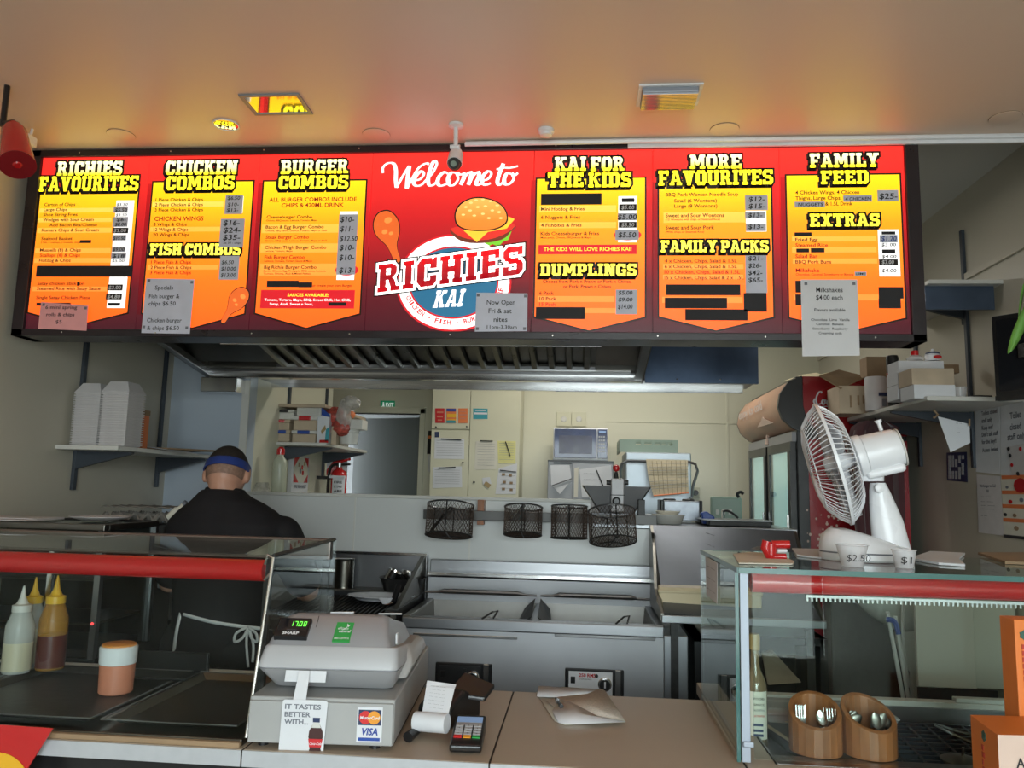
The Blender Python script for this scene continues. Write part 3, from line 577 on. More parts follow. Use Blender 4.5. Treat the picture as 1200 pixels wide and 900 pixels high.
rects(p, 'price_sticker', 'paperg', [(1028, 223, 1052.5, 236), (988, 229, 1021.5, 236.5), (931, 236.5, 966.5, 243), (1030.5, 275.5, 1051.5, 284.5), (1001.5, 318.5, 1015, 323.5)], .0026)
written(p, 'price_lettering', 'ink', [('$25-', 1030, 1051, 233.5, 6.5), ('4 CHICKEN', 990, 1020, 235.3, 3.8), ('NUGGETS', 935, 964, 242, 3.8), ('$3.00', 1032.5, 1049.5, 289, 3.7), ('$4.00', 1033, 1050, 302.7, 3.7), ('$4.00', 1033, 1050, 319.2, 3.9), ('LIME', 1003, 1014, 322.5, 2.6)], .0034)
written(p, 'pale_price_lettering', 'paper', [('$3.00', 1033, 1047, 309.8, 4.5)], .0034)
written(p, 'blue_price_lettering', 'inkblue', [('$1.20', 1032.5, 1050, 283, 6)], .0034)

# centre panel: script greeting, burger, name, ring
p = PAN[3]
def stroke(mb, P, w, d=.003, n=6, scale=PX):
    """brush stroke through photo points; pressure widens on down strokes"""
    pts = [Vector((*bp(x, y), 0)) for x, y in P]; S = spline(pts, n); L = []; R_ = []
    for i, q in enumerate(S):
        t = (S[min(i+1, len(S)-1)]-S[max(i-1, 0)])
        if t.length < 1e-7: t = Vector((1, 0, 0))
        t.normalize(); k = w*scale*(.55+.75*abs(t.y if t.y < 0 else t.y*.35)); e = Vector((-t.y, t.x, 0))*k*.5
        L.append(PL.p(q.x+e.x, q.y+e.y, d)); R_.append(PL.p(q.x-e.x, q.y-e.y, d))
    m = len(L); mb.add(L+R_, [(i, i+1, m+i+1, m+i) for i in range(m-1)])
s_ = MB()
for P in ([(449, 203), (449, 197), (454, 192), (461, 192), (464, 199), (464, 211), (465, 220)], [(465, 220), (471, 209), (477, 199), (480, 195)], [(480, 195), (478, 208), (477, 218), (477, 221)], [(477, 221), (484, 208), (491, 197), (499, 192), (503, 193)],
          [(486, 212), (493, 210), (497, 204), (494, 201), (488, 206), (485, 214), (488, 218), (494, 217), (499, 212)], [(499, 212), (507, 203), (512, 193), (510, 189), (506, 194), (502, 208), (503, 217), (508, 217), (513, 212)],
          [(525, 204), (521, 202), (515, 207), (513, 214), (516, 218), (523, 216), (528, 211)], [(534, 203), (529, 203), (525, 210), (527, 217), (532, 217), (537, 210), (535, 203), (540, 205), (545, 203)],
          [(545, 203), (543, 210), (540, 217)], [(541, 215), (547, 205), (552, 202), (552, 207), (549, 217)], [(550, 215), (556, 205), (561, 202), (561, 208), (558, 215), (561, 217), (566, 213)],
          [(566, 212), (572, 210), (576, 204), (572, 201), (566, 207), (565, 214), (569, 217), (575, 215)], [(590, 192), (585, 205), (583, 214), (586, 217), (592, 211)], [(582, 199), (590, 197), (598, 197), (607, 195)],
          [(599, 204), (594, 204), (591, 210), (592, 216), (597, 216), (602, 210), (600, 204), (603, 206), (607, 203)]): stroke(s_, P, 3.6)
s_.build('welcome_lettering', 'Pwhite', p)
def pxpoly(name, m, P, d, n=0):
    q = [(*bp(x, y), 0) for x, y in P]
    if n: q = [tuple(v) for v in spline(q, n, True)]
    mb = MB(); PL.poly(mb, [(v[0], v[1]) for v in q], d); return mb.build(name, m, p)
# burger
pxpoly('lettuce_drawing', 'Plet', [(530, 279), (535, 287), (541, 284), (546, 290), (552, 286), (558, 291), (564, 287), (571, 290), (577, 286), (584, 289), (590, 283), (596, 281), (600, 269), (575, 276), (550, 279)], .0014)
pxpoly('patty_drawing', 'Ppat', [(532, 277), (545, 284), (566, 285), (588, 281), (598, 272), (600, 264), (533, 268)], .0018, 3)
pxpoly('tomato_drawing', 'Ptom', [(532, 273), (548, 280), (572, 281), (594, 273), (600, 262), (535, 266)], .0022, 3)
pxpoly('cheese_drawing', 'Pchs', [(543, 270), (559, 284), (572, 272), (594, 268), (603, 257), (596, 254), (560, 262)], .0026)
pxpoly('bun_outline', 'Pink_', [(534, 262), (533, 249), (540, 238), (555, 231.5), (572, 232.5), (588, 240), (595, 252), (593, 263), (578, 270), (555, 271), (541, 268)], .003, 4)
pxpoly('bun_drawing', 'Pbun', [(535.5, 261), (534.5, 250), (541, 239.5), (555, 233), (572, 234), (587, 241), (593.5, 252), (591.5, 262), (578, 268.5), (555, 269.5), (542, 267)], .0034, 4)
sd = MB()
for x, y in ((546, 243), (552, 238), (558, 235), (566, 234), (575, 236), (583, 241), (551, 247), (560, 243), (569, 242), (577, 247), (585, 249), (556, 253), (566, 251), (543, 252), (573, 256), (587, 256)):
    cx, cz = bp(x, y); PL.poly(sd, [(cx+.007*cos(t*.785), cz+.0038*sin(t*.785)) for t in range(8)], .0038)
tag(sd.build('sesame_drawing', 'Pbun2', p), kind='stuff')
drum(p, 456, 276, .092, .35, .0012)
# ring and name
cx, cz = bp(531.5, 331)
def disc(name, m, rx, rz, d, a0=0, a1=2*pi):
    mb = MB(); PL.poly(mb, [(cx+rx*cos(a0+(a1-a0)*t/48), cz+rz*sin(a0+(a1-a0)*t/48)) for t in range(48)], d); return mb.build(name, m, p)
RW = (bp(597, 320)[0]-bp(462, 320)[0])/2
disc('ring_outline', 'Pcrim', RW, RW*.86, .0012); disc('ring_drawing', 'Pwhite', RW*.965, RW*.825, .0016); disc('ring_line', 'Pcrim', RW*.78, RW*.64, .0020); disc('blue_disc', 'Pnavy', RW*.75, RW*.61, .0024)
rt = MB(); S = 'CHICKEN · FISH · BURGERS & MORE'; N_ = len(S)
for i, ch in enumerate(S):
    if ch == ' ': continue
    a = radians(200+(i+.5)/N_*152); r1, r2 = RW*.81, RW*.67
    ox, oz = cx+cos(a)*r1*1.075, cz+sin(a)*r2*1.11; ta = math.atan2(cos(a)*r2, -sin(a)*r1)
    if ch == '·': PL.poly(rt, [(cx+cos(a)*r1*1.03+.003*cos(t*.785), cz+sin(a)*r2*1.05+.003*sin(t*.785)) for t in range(8)], .0028); continue
    w_ = .0125 if ch != 'I' else .006
    PL.text(rt, ch, ox, oz, .0165, w_, .0028, bold=.03, al='c', rot=ta)
rt.build('ring_lettering', 'Pcrim', p)
kt = MB()
fk = lambda a, b: (a+(b-cz)*.22, b+(a-cx)*.06)
slab(kt, PL, 'KAI', bp(532, 358)[0]-.004, bp(532, 360)[1], .062, .105, .003, fn=fk); kt.build('name_lettering_white', 'Pwhite', p)
ax, az = bp(439, 344); bx, bz = bp(616, 321); tz = bp(616, 288)[1]
def fr_(a, b, ax=ax, bx=bx, az=az, bz=bz):
    t = (a-ax)/(bx-ax); h = 1.0+.02*t; return a, az+(bz-az)*t+(b)*h
hh = tz-bz
for nm, mt, inf, d in (('name_outline_dark', 'Pink_', .0125, .0034), ('name_outline_white', 'Pwhite', .0085, .0038), ('name_lettering_red', 'Plogo', 0, .0044)):
    q = MB(); slab(q, PL, 'RICHIES', (ax+bx)/2, 0, hh, (bx-ax)-.02, d, inf, 1.0, fr_); q.build(nm, mt, p)

# notes taped to the board
def note(name, m, px, lines, label, cat='note', tilt=0, th=.0006, d=.0132, tape=()):
    """sheet with four photo corners (tl, tr, br, bl) and lines (text, x0, x1, baseline, height)"""
    c = [bp(*q) for q in px]; t = MB(); PL.poly(t, c[::-1], d+th, d)
    o = t.build(name, m); tag(o, label, cat, 'paper notes taped to the menu board')
    for s, x0, x1, y, h in lines:
        w = MB(); ax, az = bp(x0, y); bx, _ = bp(x1, y); PL.text(w, s, ax, az, h*PX, bx-ax, d+th+.0005, bold=.01)
        w.build('note_lettering', 'ink', o)
    if tape:
        for x, y in tape: k = MB(); a, b = bp(x, y); PL.rect(k, a-.005, b-.005, a+.005, b+.005, d+th+.0003, d+th); k.build('tack', 'inkgrey', o)
    return o
note('taped_note', 'paperpink', [(51, 355), (106, 359), (104, 388.5), (47.5, 386)], [('6 mini spring', 56, 93, 363, 4.2), ('rolls & chips', 57, 90, 371.5, 4.2), ('$5', 68, 75, 380, 4.2)], 'pink paper note reading 6 mini spring rolls at lower left of the menu board', tape=((54, 358), (103, 362)))
note('taped_note', 'paperg', [(174, 327.5), (230, 328.5), (224.5, 392), (168, 391)], [('Specials', 184, 205, 340.5, 5), ('Fish burger &', 177, 212.5, 350.5, 5), ('chips $6.50', 176.5, 208, 359, 5), ('Chicken burger', 174.5, 215, 378.5, 5), ('& chips $6.50', 174.5, 212, 387.5, 5)], 'tall grey paper note headed Specials hanging over the chicken combos list', tape=((177, 330), (227, 332), (171, 384), (221, 385)))
note('taped_note', 'paperg', [(559, 344), (618.5, 345), (618, 389), (557, 389.5)], [('Now Open', 571, 604, 358, 5.5), ('Fri & sat', 573, 600, 368, 5.5), ('nites', 579, 595, 378, 5.5), ('11pm-3.30am', 571, 606, 386, 4)], 'grey paper note reading Now Open Fri and sat nites under the round logo', tape=((561, 347), (616, 348), (560, 386), (615, 386)))
note('taped_note', 'paper', [(937, 329), (1003, 329), (1006, 417.5), (939, 418.5)], [('Milkshakes', 955, 986, 343.5, 5.5), ('$4.00 each', 955, 986, 352.5, 5.5), ('Flavors available', 953, 989, 366, 3.5), ('Chocolate  Lime  Vanilla', 949, 994, 377, 2.6), ('Caramel  Banana', 955, 987, 382, 2.6), ('Strawberry  Raspberry', 951, 992, 387.3, 2.6), ('Creaming soda', 958, 985, 392.5, 2.6)], 'white paper note headed Milkshakes hanging below the right end of the menu board', tape=((943, 333.5), (999, 333.5)))
# ================================================================== KITCHEN
# ---- extraction hood
hood = thing('extraction_hood', 'wide stainless extraction hood with a row of grease filters above the fryers', 'extractor hood', (-.8, 3.4, 2.03))
HX0, HX1, HY0, HY1 = -1.94, .29, 2.88, 3.94
def hz(y): return 2.035+(HY1-y)*.165          # the rim climbs towards the front
for x, t, nm in ((HX0, .035, 'side_rim'), (HX1-.035, .035, 'side_rim')):
    MB().prism([(x, HY0, hz(HY0)), (x, HY1, hz(HY1)), (x, HY1, hz(HY1)+.035), (x, HY0, hz(HY0)+.035)], (t, 0, 0)).build(nm, 'steelh', hood, .003)
MB().prism([(HX0, HY0, hz(HY0)), (HX0, HY1, hz(HY1)), (HX0, HY1, 2.60), (HX0, HY0+.25, 2.70)], (.006, 0, 0)).build('side_panel', 'dsteel', hood)
MB().prism([(HX1, HY0, hz(HY0)), (HX1, HY1, hz(HY1)), (HX1, HY1, 2.60), (HX1, HY0+.25, 2.70)], (.006, 0, 0)).build('side_panel', 'dsteel', hood)
B('back_rim', 'bsteel', (HX0+.03, HY1-.06, 2.035), (HX1, HY1-.005, 2.065), hood, .003)
B('drip_channel', 'steelh', (HX0, HY1-.10, 2.062), (HX1, HY1-.01, 2.075), hood, .003)
B('back_panel', 'dsteel', (HX0, HY1-.03, 2.07), (HX1, HY1, 2.65), hood)
B('top_panel', 'dsteel', (HX0, HY0+.25, 2.64), (HX1, HY1, 2.67), hood)
MB().prism([(HX0, HY0, hz(HY0)), (HX0, HY0+.25, 2.66), (HX0, HY0+.25, 2.64), (HX0, HY0+.02, hz(HY0))], (HX1-HX0, 0, 0)).build('front_panel', 'dsteel', hood)
B('front_rim', 'steelh', (HX0, HY0, hz(HY0)), (HX1, HY0+.03, hz(HY0)+.035), hood, .003)
FXA, FXB = -1.50, .06; ya, yb = 3.42, 3.74
za, zb = at(330, 402, Y=ya).z, at(345, 429, Y=yb).z
B('filter_rail', 'steelh', (FXA, yb, zb-.006), (FXB, yb+.035, zb+.012), hood, .002)
B('shelf_panel', 'dsteel', (HX0+.03, yb+.03, zb-.002), (FXB+.17, HY1-.06, zb+.006), hood)
MB().prism([(HX0+.02, 3.0, 2.5), (HX0+.02, yb, zb+.02), (FXA, yb, zb+.02), (FXA, 3.0, 2.5)], (0, 0, .006)).build('inner_panel', 'dsteel', hood)
MB().prism([(FXB, 3.0, 2.5), (FXB, yb, zb+.02), (HX1-.02, yb, zb+.02), (HX1-.02, 3.0, 2.5)], (0, 0, .006)).build('inner_panel', 'dsteel', hood)
M['baffle'] = mat('filter_baffle_steel', (.20, .19, .165), .30, 1.0, var=.3, scale=7, rvar=.1)
ddir = Vector((0, ya-yb, za-zb)); far = Vector((0, yb, zb))+ddir*2.0
nb = 19
for k in range(nb):
    x = FXA+(k+.5)*(FXB-FXA)/nb
    if k % 8 == 7: wd = .010
    m = MB(); w_ = .018
    a = Vector((x, yb, zb+.010)); b = Vector((x, far.y, far.z+.010))
    m.prism([a+Vector((-w_, 0, .004)), a+Vector((-w_*.6, 0, -.014)), a+Vector((w_*.6, 0, -.014)), a+Vector((w_, 0, .004))], b-a)
    m.build('filter_baffle', 'baffle', hood)
MB().prism([(FXA, yb+.01, zb+.024), (FXB, yb+.01, zb+.024), (FXB, far.y, far.z+.024), (FXA, far.y, far.z+.024)], (0, 0, .01)).build('filter_backing', 'dsteel', hood)
y_ = 3.38; z_ = at(500, 403, Y=y_).z
MB().tube([(FXA-.12, y_, at(290, 401.5, Y=y_).z-.004), (FXB+.02, y_, at(740, 404.5, Y=y_).z-.004)], .006, 8).build('lighting_rail', 'bsteel', hood)
b0 = at(257, 452, Y=3.9)
tag(B('junction_box', 'bsteel', (-1.93, 3.84, 1.955), (-1.74, 3.945, 2.03), None, .004), 'small bright metal box fixed under the left corner of the hood', 'electrical box')

# ---- fryer unit, two pans
fry = thing('deep_fryer', 'stainless two-pan deep fryer with tall splashback beneath the wire baskets', 'deep fryer', (-.2, 3.3, 0))
X0, X1, Y0, Y1, RZ = -.725, .335, 3.30, 3.93, .975
B('body', 'steelv', (X0, Y0+.01, .12), (X1, Y1, .86), fry, .004)
for x in (X0+.06, X1-.06):
    for y in (Y0+.06, Y1-.06): MB().tube([(x, y, 0), (x, y, .12)], .022, 10).build('leg', 'steel', fry)
# rim frame with two wells
xm = -.185
B('front_rim', 'steelh', (X0, Y0-.012, RZ-.045), (X1, Y0+.045, RZ), fry, .005)
B('side_rim', 'dsteel', (X0, Y0, RZ-.04), (X0+.035, Y1, RZ+.004), fry, .004)
B('side_rim', 'steelh', (X1-.035, Y0, RZ-.04), (X1, Y1, RZ+.004), fry, .004)
B('centre_rim', 'steelh', (xm-.018, Y0+.02, RZ-.1), (xm+.018, Y1-.1, RZ-.002), fry, .004)
B('splashback', 'steelh', (X0, Y1-.045, .80), (X1, Y1, 1.155), fry, .003)
B('back_wall', 'steelv', (X0, Y1-.10, .80), (X1, Y1-.085, 1.088), fry, .003); B('back_ledge', 'dsteel', (X0, Y1-.10, 1.078), (X1, Y1-.04, 1.090), fry)
B('front_panel', 'steelv', (X0, Y0, .12), (X1, Y0+.03, RZ-.044), fry, .003)
B('splashback_rail', 'bsteel', (X0, Y1-.118, 1.086), (X1, Y1-.095, 1.102), fry, .002)
for a, b in ((X0+.035, xm-.018), (xm+.018, X1-.035)):
    q = MB(); q.quad((a, Y0+.045, RZ-.01), (b, Y0+.045, RZ-.01), (b, Y0+.10, .80), (a, Y0+.10, .80)); q.quad((a, Y1-.105, RZ), (b, Y1-.105, RZ), (b, Y1-.14, .80), (a, Y1-.14, .80))
    q.quad((a, Y0+.1, .80), (b, Y0+.1, .80), (b, Y1-.14, .80), (a, Y1-.14, .80)); q.quad((a, Y0+.045, RZ-.01), (a, Y1-.105, RZ), (a+.02, Y1-.14, .80), (a+.02, Y0+.1, .80)); q.quad((b, Y0+.045, RZ-.01), (b, Y1-.105, RZ), (b-.02, Y1-.14, .80), (b-.02, Y0+.1, .80))
    M['pansteel'] = mat('dull_pan_steel', (.17, .165, .155), .42, .9, var=.15, scale=4)
    q.build('pan', 'pansteel', fry)
    M['oil'] = mat('dark_frying_oil', (.035, .022, .01), .12, var=.1, coat=.5)
    B('oil', 'oil', (a+.012, Y0+.07, .895), (b-.012, Y1-.13, .90), fry)
    yy = Y0+.34; z = at(560, 694, Y=yy).z
    MB().tube([(a-.01, yy, z-.006), (a+.05, yy, z-.004), (a+.075, yy, z), (b-.075, yy, z), (b-.05, yy, z-.004), (b+.01, yy, z-.006)], [.005, .006, .011, .011, .006, .005], 8).build('basket_bar', 'steelh', fry)
# pan covers leaning on the centre rim
for s in (-1, 1):
    MB().prism([(xm+s*.012, Y0+.05, RZ+.006), (xm+s*.075, Y0+.02, RZ-.035), (xm+s*.055, Y0+.28, RZ+.005), (xm+s*.012, Y0+.30, RZ+.045)], (0, 0, .006)).build('heat_guard', 'iron', fry)
for x in (-.35, .19): MB().tube([(x-.045, Y0+.0, RZ+.002), (x-.01, Y0+.07, RZ+.02), (x+.012, Y0+.07, RZ+.024), (x, Y0+.01, RZ+.004)], .004, 6).build('drain_hook', 'iron', fry)
B('trim_strip', 'bsteel', (-.10, Y0-.006, .918), (.30, Y0, .934), fry, .002)
B('rim_highlight_strip', 'bsteel', (X0+.05, Y0-.004, .900), (-.25, Y0, .912), fry, .002)
def control(px0, py0, px1, py1, face, dark):
    a = at(px0, py1, Y=Y0); b = at(px1, py0, Y=Y0); c = B('control_panel', 'black', (a.x, Y0-.012, a.z), (b.x, Y0+.001, b.z), fry, .004)
    B('bezel', 'bsteel', (b.x-.035, Y0-.015, a.z), (b.x-.012, Y0-.011, b.z), c, .002)
    B('face_plate', face, (a.x+.014, Y0-.016, a.z+.010), (b.x-.045, Y0-.011, b.z-.010), c, .001)
    kx, kz = b.x-.075, (a.z+b.z)/2
    R90 = Matrix.Rotation(pi/2, 4, 'X')
    MB().lathe([(.027, 0), (.027, .008), (.024, .010)], (kx, Y0-.016, kz), 24, R90).build('dial_ring', 'bsteel', c)
    MB().lathe([(.021, 0), (.021, .018), (.019, .021)], (kx, Y0-.020, kz), 24, R90).build('dial', 'black', c)
    B('dial_pointer', 'white', (-.003, -.001, -.010), (.003, 0, .014), c, T=Matrix.Translation((kx, Y0-.0415, kz)) @ Matrix.Rotation(.7 if dark else 0, 4, 'Y'))
    B('switch', 'black', (a.x+.022, Y0-.020, kz-.002), (a.x+.040, Y0-.015, kz+.024), c, .002)
    for dz in ((-.028, .030) if dark else (.030, -.030)): MB().lathe([(.007, 0), (.007, .006)], (b.x-.108, Y0-.016, kz+dz), 12, R90).build('lamp', 'iron', c)
    return c, a, b
M['dface'] = mat('dark_control_face', (.045, .045, .047), .35, .6)
control(510, 778, 577, 808, 'dface', True)
c, a, b = control(662, 785, 731, 815, 'white', False)
PF = Plane((0, Y0-.0162, 0), (1, 0, 0), (0, 0, 1), (0, -1, 0))
t = MB(); PF.text(t, '250 RMS', a.x+.055, b.z-.030, .013, .065, bold=.03); t.build('control_lettering', 'red', c)
t = MB(); PF.text(t, 'SHAPE BOARD', a.x+.055, b.z-.041, .005, .05); t.build('control_lettering', 'ink', c)
B('side_column', 'steel', (X1+.004, Y0+.05, 0), (X1+.10, Y1, .93), fry, .003)

# ---- wire baskets on a rail
rail = B('basket_rail', 'brail', (at(495, 605, Y=3.85).x, 3.87, at(500, 608, Y=3.88).z), (.36, 3.885, at(500, 597, Y=3.88).z), None, .002); tag(rail, 'long flat dark metal rail on the low wall from which the fry baskets hang', 'rail')
for px in (563, 752):
    q = at(px, 598, Y=3.88)
    B('rail_block', 'iron' if px > 600 else 'wood', (q.x-.016, 3.885, q.z-.07), (q.x+.016, 3.95, q.z+.05), rail, .002)
def basket(cx, cy, cz, R, H, tilt, yaw, label, handle, bottom_px=14):
    b = thing('fry_basket', label, 'fry basket', (cx, cy, cz), 'wire fry baskets on the rail')
    T = Matrix.Translation((cx, cy, cz)) @ Matrix.Rotation(yaw, 4, 'Z') @ Matrix.Rotation(-tilt, 4, 'X')
    N, K = 40, 11; w = MB(); r = .0012
    def pt(i, k, f=1): a = 2*pi*(i+(k % 2)*.5)/N; return T @ Vector((R*f*cos(a), R*f*sin(a), -H/2+H*k/K))
    for k in range(K):
        for i in range(N):
            for j in ((0, 1) if k % 2 else (0, -1)): w.tube([pt(i, k), pt(i+j, k+1)], r, 3, cap=False)
    n = 9
    for a in range(-n, n+1):
        u = a*R/n; h = sqrt(max(0, R*R-u*u))
        for s in (1, -1):
            c = cos(.785*s); q = sin(.785*s); w.tube([T @ Vector((u*c-h*q, u*q+h*c, -H/2)), T @ Vector((u*c+h*q, u*q-h*c, -H/2))], r, 3, cap=False)
    w.build('wire_mesh', 'basket', b)
    for z, rr in ((H/2, .004), (-H/2, .0032)):
        MB().tube([T @ Vector((R*cos(2*pi*i/36), R*sin(2*pi*i/36), z)) for i in range(36)], rr, 6, close=True).build('rim', 'steelh' if z > 0 else 'iron', b)
    for a in (-pi/2, pi/2, pi/2+.9, pi/2-.9): MB().tube([T @ Vector((R*1.01*cos(a), R*1.01*sin(a), z)) for z in (H/2, -H/2)]+[T @ Vector((0, 0, -H/2-.002))], .003, 5).build('rib', 'iron', b)
    MB().tube([T @ Vector(p) for p in ((-.02, R, H/2-.01), (-.02, R+.03, H/2+.01), (.02, R+.03, H/2+.01), (.02, R, H/2-.01))], .003, 5).build('hook', 'iron', b)
    if handle: MB().tube([T @ Vector(p) for p in handle], .0042, 6).build('handle', 'bsteel' if len(handle) < 6 else 'iron', b)
    return b
def bpos(x0, x1, yt, yb, Y):
    c = at((x0+x1)/2, (yt+yb)/2, Y=Y); R = (at(x1, yt, Y=Y).x-at(x0, yt, Y=Y).x)/2; return c.x, Y, c.z, R, (at(x0, yt, Y=Y).z-at(x0, yb, Y=Y).z)
for x0, x1, yt, yb, ti, yw, lb, hd_ in ((500, 554, 590, 629, .22, 0, 'large wire fry basket at the left end of the rail with handle laid inside', 'a'), (591, 635, 593, 628, .22, 0, 'fry basket second from the left with a bright folded handle', 'b'), (646, 688, 592, 632, .12, 0, 'narrow fry basket third from the left with browned bottom', None), (690, 745, 597, 636, .32, .15, 'largest, most tilted fry basket at the right end of the rail', 'c')):
    cx, cy, cz, R, H = bpos(x0, x1, yt, yb, 3.74)
    h = None
    if hd_ == 'a': h = [(0, R*.9, H/2), (-.0, -.02, H/2-.02), (-R*.55, -R*.7, -H*.38), (-R*.70, -R*.6, -H*.42), (-.03, .0, H/2-.05), (-.01, R*.9, H/2-.01)]
    if hd_ == 'b': h = [(0, 0, H/2+.01), (-.055, -R*.85, -.01), (-.015, -R*.85, -.01), (.005, 0, H/2+.01)]
    if hd_ == 'c': h = [(0, R*.3, H/2-.01), (0, -R*.2, 0), (.0, -R*.8, -H*.3), (-.02, -R*.8, -H*.45), (0, -R*.8, -H*.5), (.02, -R*.8, -H*.4)]
    basket(cx, cy, cz, R, H*.93, ti, yw, lb, h)

# ---- chargrill
gr = thing('char_grill', 'stainless chargrill with black bars left of the deep fryer', 'grill', (-1.0, 3.3, 0))
GX0, GX1, GY0, GY1, GZ = -1.32, -.745, 3.28, 3.93, .985
B('body', 'steelv', (GX0, GY0+.02, .10), (GX1, GY1, .90), gr, .004)
B('front_panel', 'steelh', (GX0, GY0-.01, .78), (GX1, GY0+.03, .95), gr, .004)
B('side_wing', 'iron', (GX1-.05, GY0, .90), (GX1, GY1-.08, 1.0), gr, .003)
MB().prism([(GX1-.022, GY0-.01, .93), (GX1-.022, GY1-.02, .93), (GX1-.022, GY1-.02, 1.17), (GX1-.022, GY1-.08, 1.17), (GX1-.022, GY0-.01, .985)], (.018, 0, 0)).build('side_guard', 'dsteel', gr)
B('splashback', 'steelh', (GX0, GY1-.03, .90), (GX1, GY1+.01, 1.175), gr, .003)
B('splashback_rail', 'bsteel', (GX0, GY1-.045, 1.168), (GX1, GY1+.012, 1.182), gr, .002)
B('back_shelf', 'dsteel', (GX0, GY1-.14, 1.0), (GX1-.03, GY1-.03, 1.012), gr, .002)
B('tray', 'iron', (GX0, GY0, .88), (GX1-.05, GY1-.15, .92), gr)
for k in range(24):
    x = GX0+.03+k*(GX1-GX0-.10)/23
    MB().prism([(x-.006, GY0+.03, .955), (x+.006, GY0+.03, .955), (x+.003, GY0+.03, .972), (x-.003, GY0+.03, .972)], (0, GY1-.22-GY0, .02)).build('grill_bar', 'iron', gr)
tag(B('hotplate_bench', 'steelh', (-2.10, 3.28, 0), (-1.33, 3.93, .93), None, .005), 'low stainless bench between the left wall and the chargrill, in front of the cook', 'bench')
# things on the grill
q = at(402, 690, Y=3.84); zt = at(402, 655, Y=3.84).z
cb = thing('ribbed_canister', 'ribbed steel canister standing at the back of the chargrill', 'canister', (q.x, 3.84, 1.0))
pr = []
for k in range(13): z = 1.012+k*(zt-1.012)/12; pr += [(.047 if k % 2 else .050, z)]
MB().lathe(pr+[(.040, zt+.003), (.040, zt-.04)], (q.x, 3.84, 0), 28).build('can_wall', 'baffle', cb, smooth=True)
MB().lathe([(.051, zt), (.053, zt+.004), (.049, zt+.006)], (q.x, 3.84, 0), 28).build('lid_rim', 'bsteel', cb, smooth=True)
q = at(472, 672, Y=3.78)
pn = thing('black_pan', 'black pan of small steel tins at the back of the chargrill', 'pan', (q.x, 3.78, 1.0))
MB().lathe([(.05, 1.012), (.085, 1.018), (.105, 1.075), (.112, 1.078), (.100, 1.070), (.08, 1.03), (.01, 1.026)], (q.x, 3.78, 0), 28).build('pan_bowl', 'iron', pn, smooth=True)
for dx, dy, rz, h in ((-.06, -.02, .5, .06), (.01, .02, .2, .05), (.06, -.03, -.4, .055)):
    T = Matrix.Rotation(rz, 4, 'Y')
    o = MB().lathe([(.022, 0), (.030, .004), (.033, h), (.030, h-.002), (.02, .01)], (q.x+dx, 3.78+dy, 1.055), 18, T).build('small_tin', 'bsteel', None, smooth=True)
    tag(o, 'small steel tin %s in the black pan on the chargrill' % ('tipped at the left' if dx < 0 else 'standing in the middle' if dx < .03 else 'leaning at the right'), 'tin', 'steel tins in the black pan')
q = at(447, 693, Y=3.62)
pl = MB(); w = .105
pl.lathe([(.045, 0), (.09, .004), (w, .020), (w+.018, .024), (w+.018, .021), (w, .016), (.08, 0)], (q.x+.0, q.y, .990), 36, sx=1.25, sy=.8)
tag(pl.build('oval_plate', 'white', None, smooth=True), 'white oval plate resting on the black grill bars', 'plate')
q = at(466, 690, Z=1.02)
sp_ = thing('grill_scraper', 'black-handled scraper leaning on the right of the chargrill', 'scraper', (q.x, q.y-.2, .99))
MB().tube([at(467, 686, Y=3.50), at(461, 706, Y=3.45)], .013, 10).build('handle', 'black', sp_)
MB().tube([at(461, 706, Y=3.45), at(452, 709, Y=3.45)], .004, 6).build('shaft', 'bsteel', sp_)
a = at(452, 704, Y=3.44); MB().prism([(a.x-.035, 3.44, a.z+.012), (a.x+.03, 3.44, a.z+.012), (a.x+.01, 3.45, a.z-.016), (a.x-.015, 3.45, a.z-.016)], (0, .002, 0)).build('blade', 'white', sp_)

# ---- side bench at the left with egg trays
tag(B('upright_cupboard', 'iron', (-2.12, 2.98, 0), (-1.69, 3.24, at(190, 613, Y=3.1).z-.004), None, .006), 'dark waist-high cupboard against the left wall carrying the egg trays', 'cupboard')
ez = at(190, 613, Y=3.1).z
M['pulp'] = mat('grey_egg_tray_pulp', (.22, .20, .175), .9, var=.12, scale=20)
et = thing('egg_tray', 'grey moulded egg tray on the cupboard beside the cook', 'egg tray', (-1.76, 3.10, ez), 'stacked egg trays')
for j in range(2):
    e = et if j == 0 else thing('egg_tray', 'flat upper egg tray lying on the moulded one beside the cook', 'egg tray', (-1.76, 3.10, ez+.045), 'stacked egg trays')
    m = MB(); nx, ny = 30, 20; vs = []
    for iy in range(ny+1):
        for ix in range(nx+1):
            u, v = ix/nx, iy/ny; x = -1.89+u*.28; y = 3.02+v*.20
            vs.append((x, y, ez+.002+j*.043+(.020-(.020 if j == 0 else .003)*cos(u*5*2*pi)*cos(v*3.5*2*pi)) ))
    m.add(vs, [(iy*(nx+1)+ix, iy*(nx+1)+ix+1, (iy+1)*(nx+1)+ix+1, (iy+1)*(nx+1)+ix) for iy in range(ny) for ix in range(nx)])
    o = m.build('moulded_cups' if j == 0 else 'flat_cups', 'pulp', e, smooth=True); md = o.modifiers.new('t', 'SOLIDIFY'); md.thickness = .003
a = at(198, 607, Y=3.0); b = at(216, 591, Y=3.0)
jb = thing('small_bottle', 'small pale bottle tipped over the egg trays', 'bottle', a)
MB().tube([a, a.lerp(b, .55), a.lerp(b, .7), b], [.016, .017, .010, .010], 12).build('bottle_body', 'paperc', jb, smooth=True)
MB().tube([a.lerp(b, .98), a.lerp(b, 1.15)], .011, 12).build('bottle_cap', 'inkgrey', jb, smooth=True)

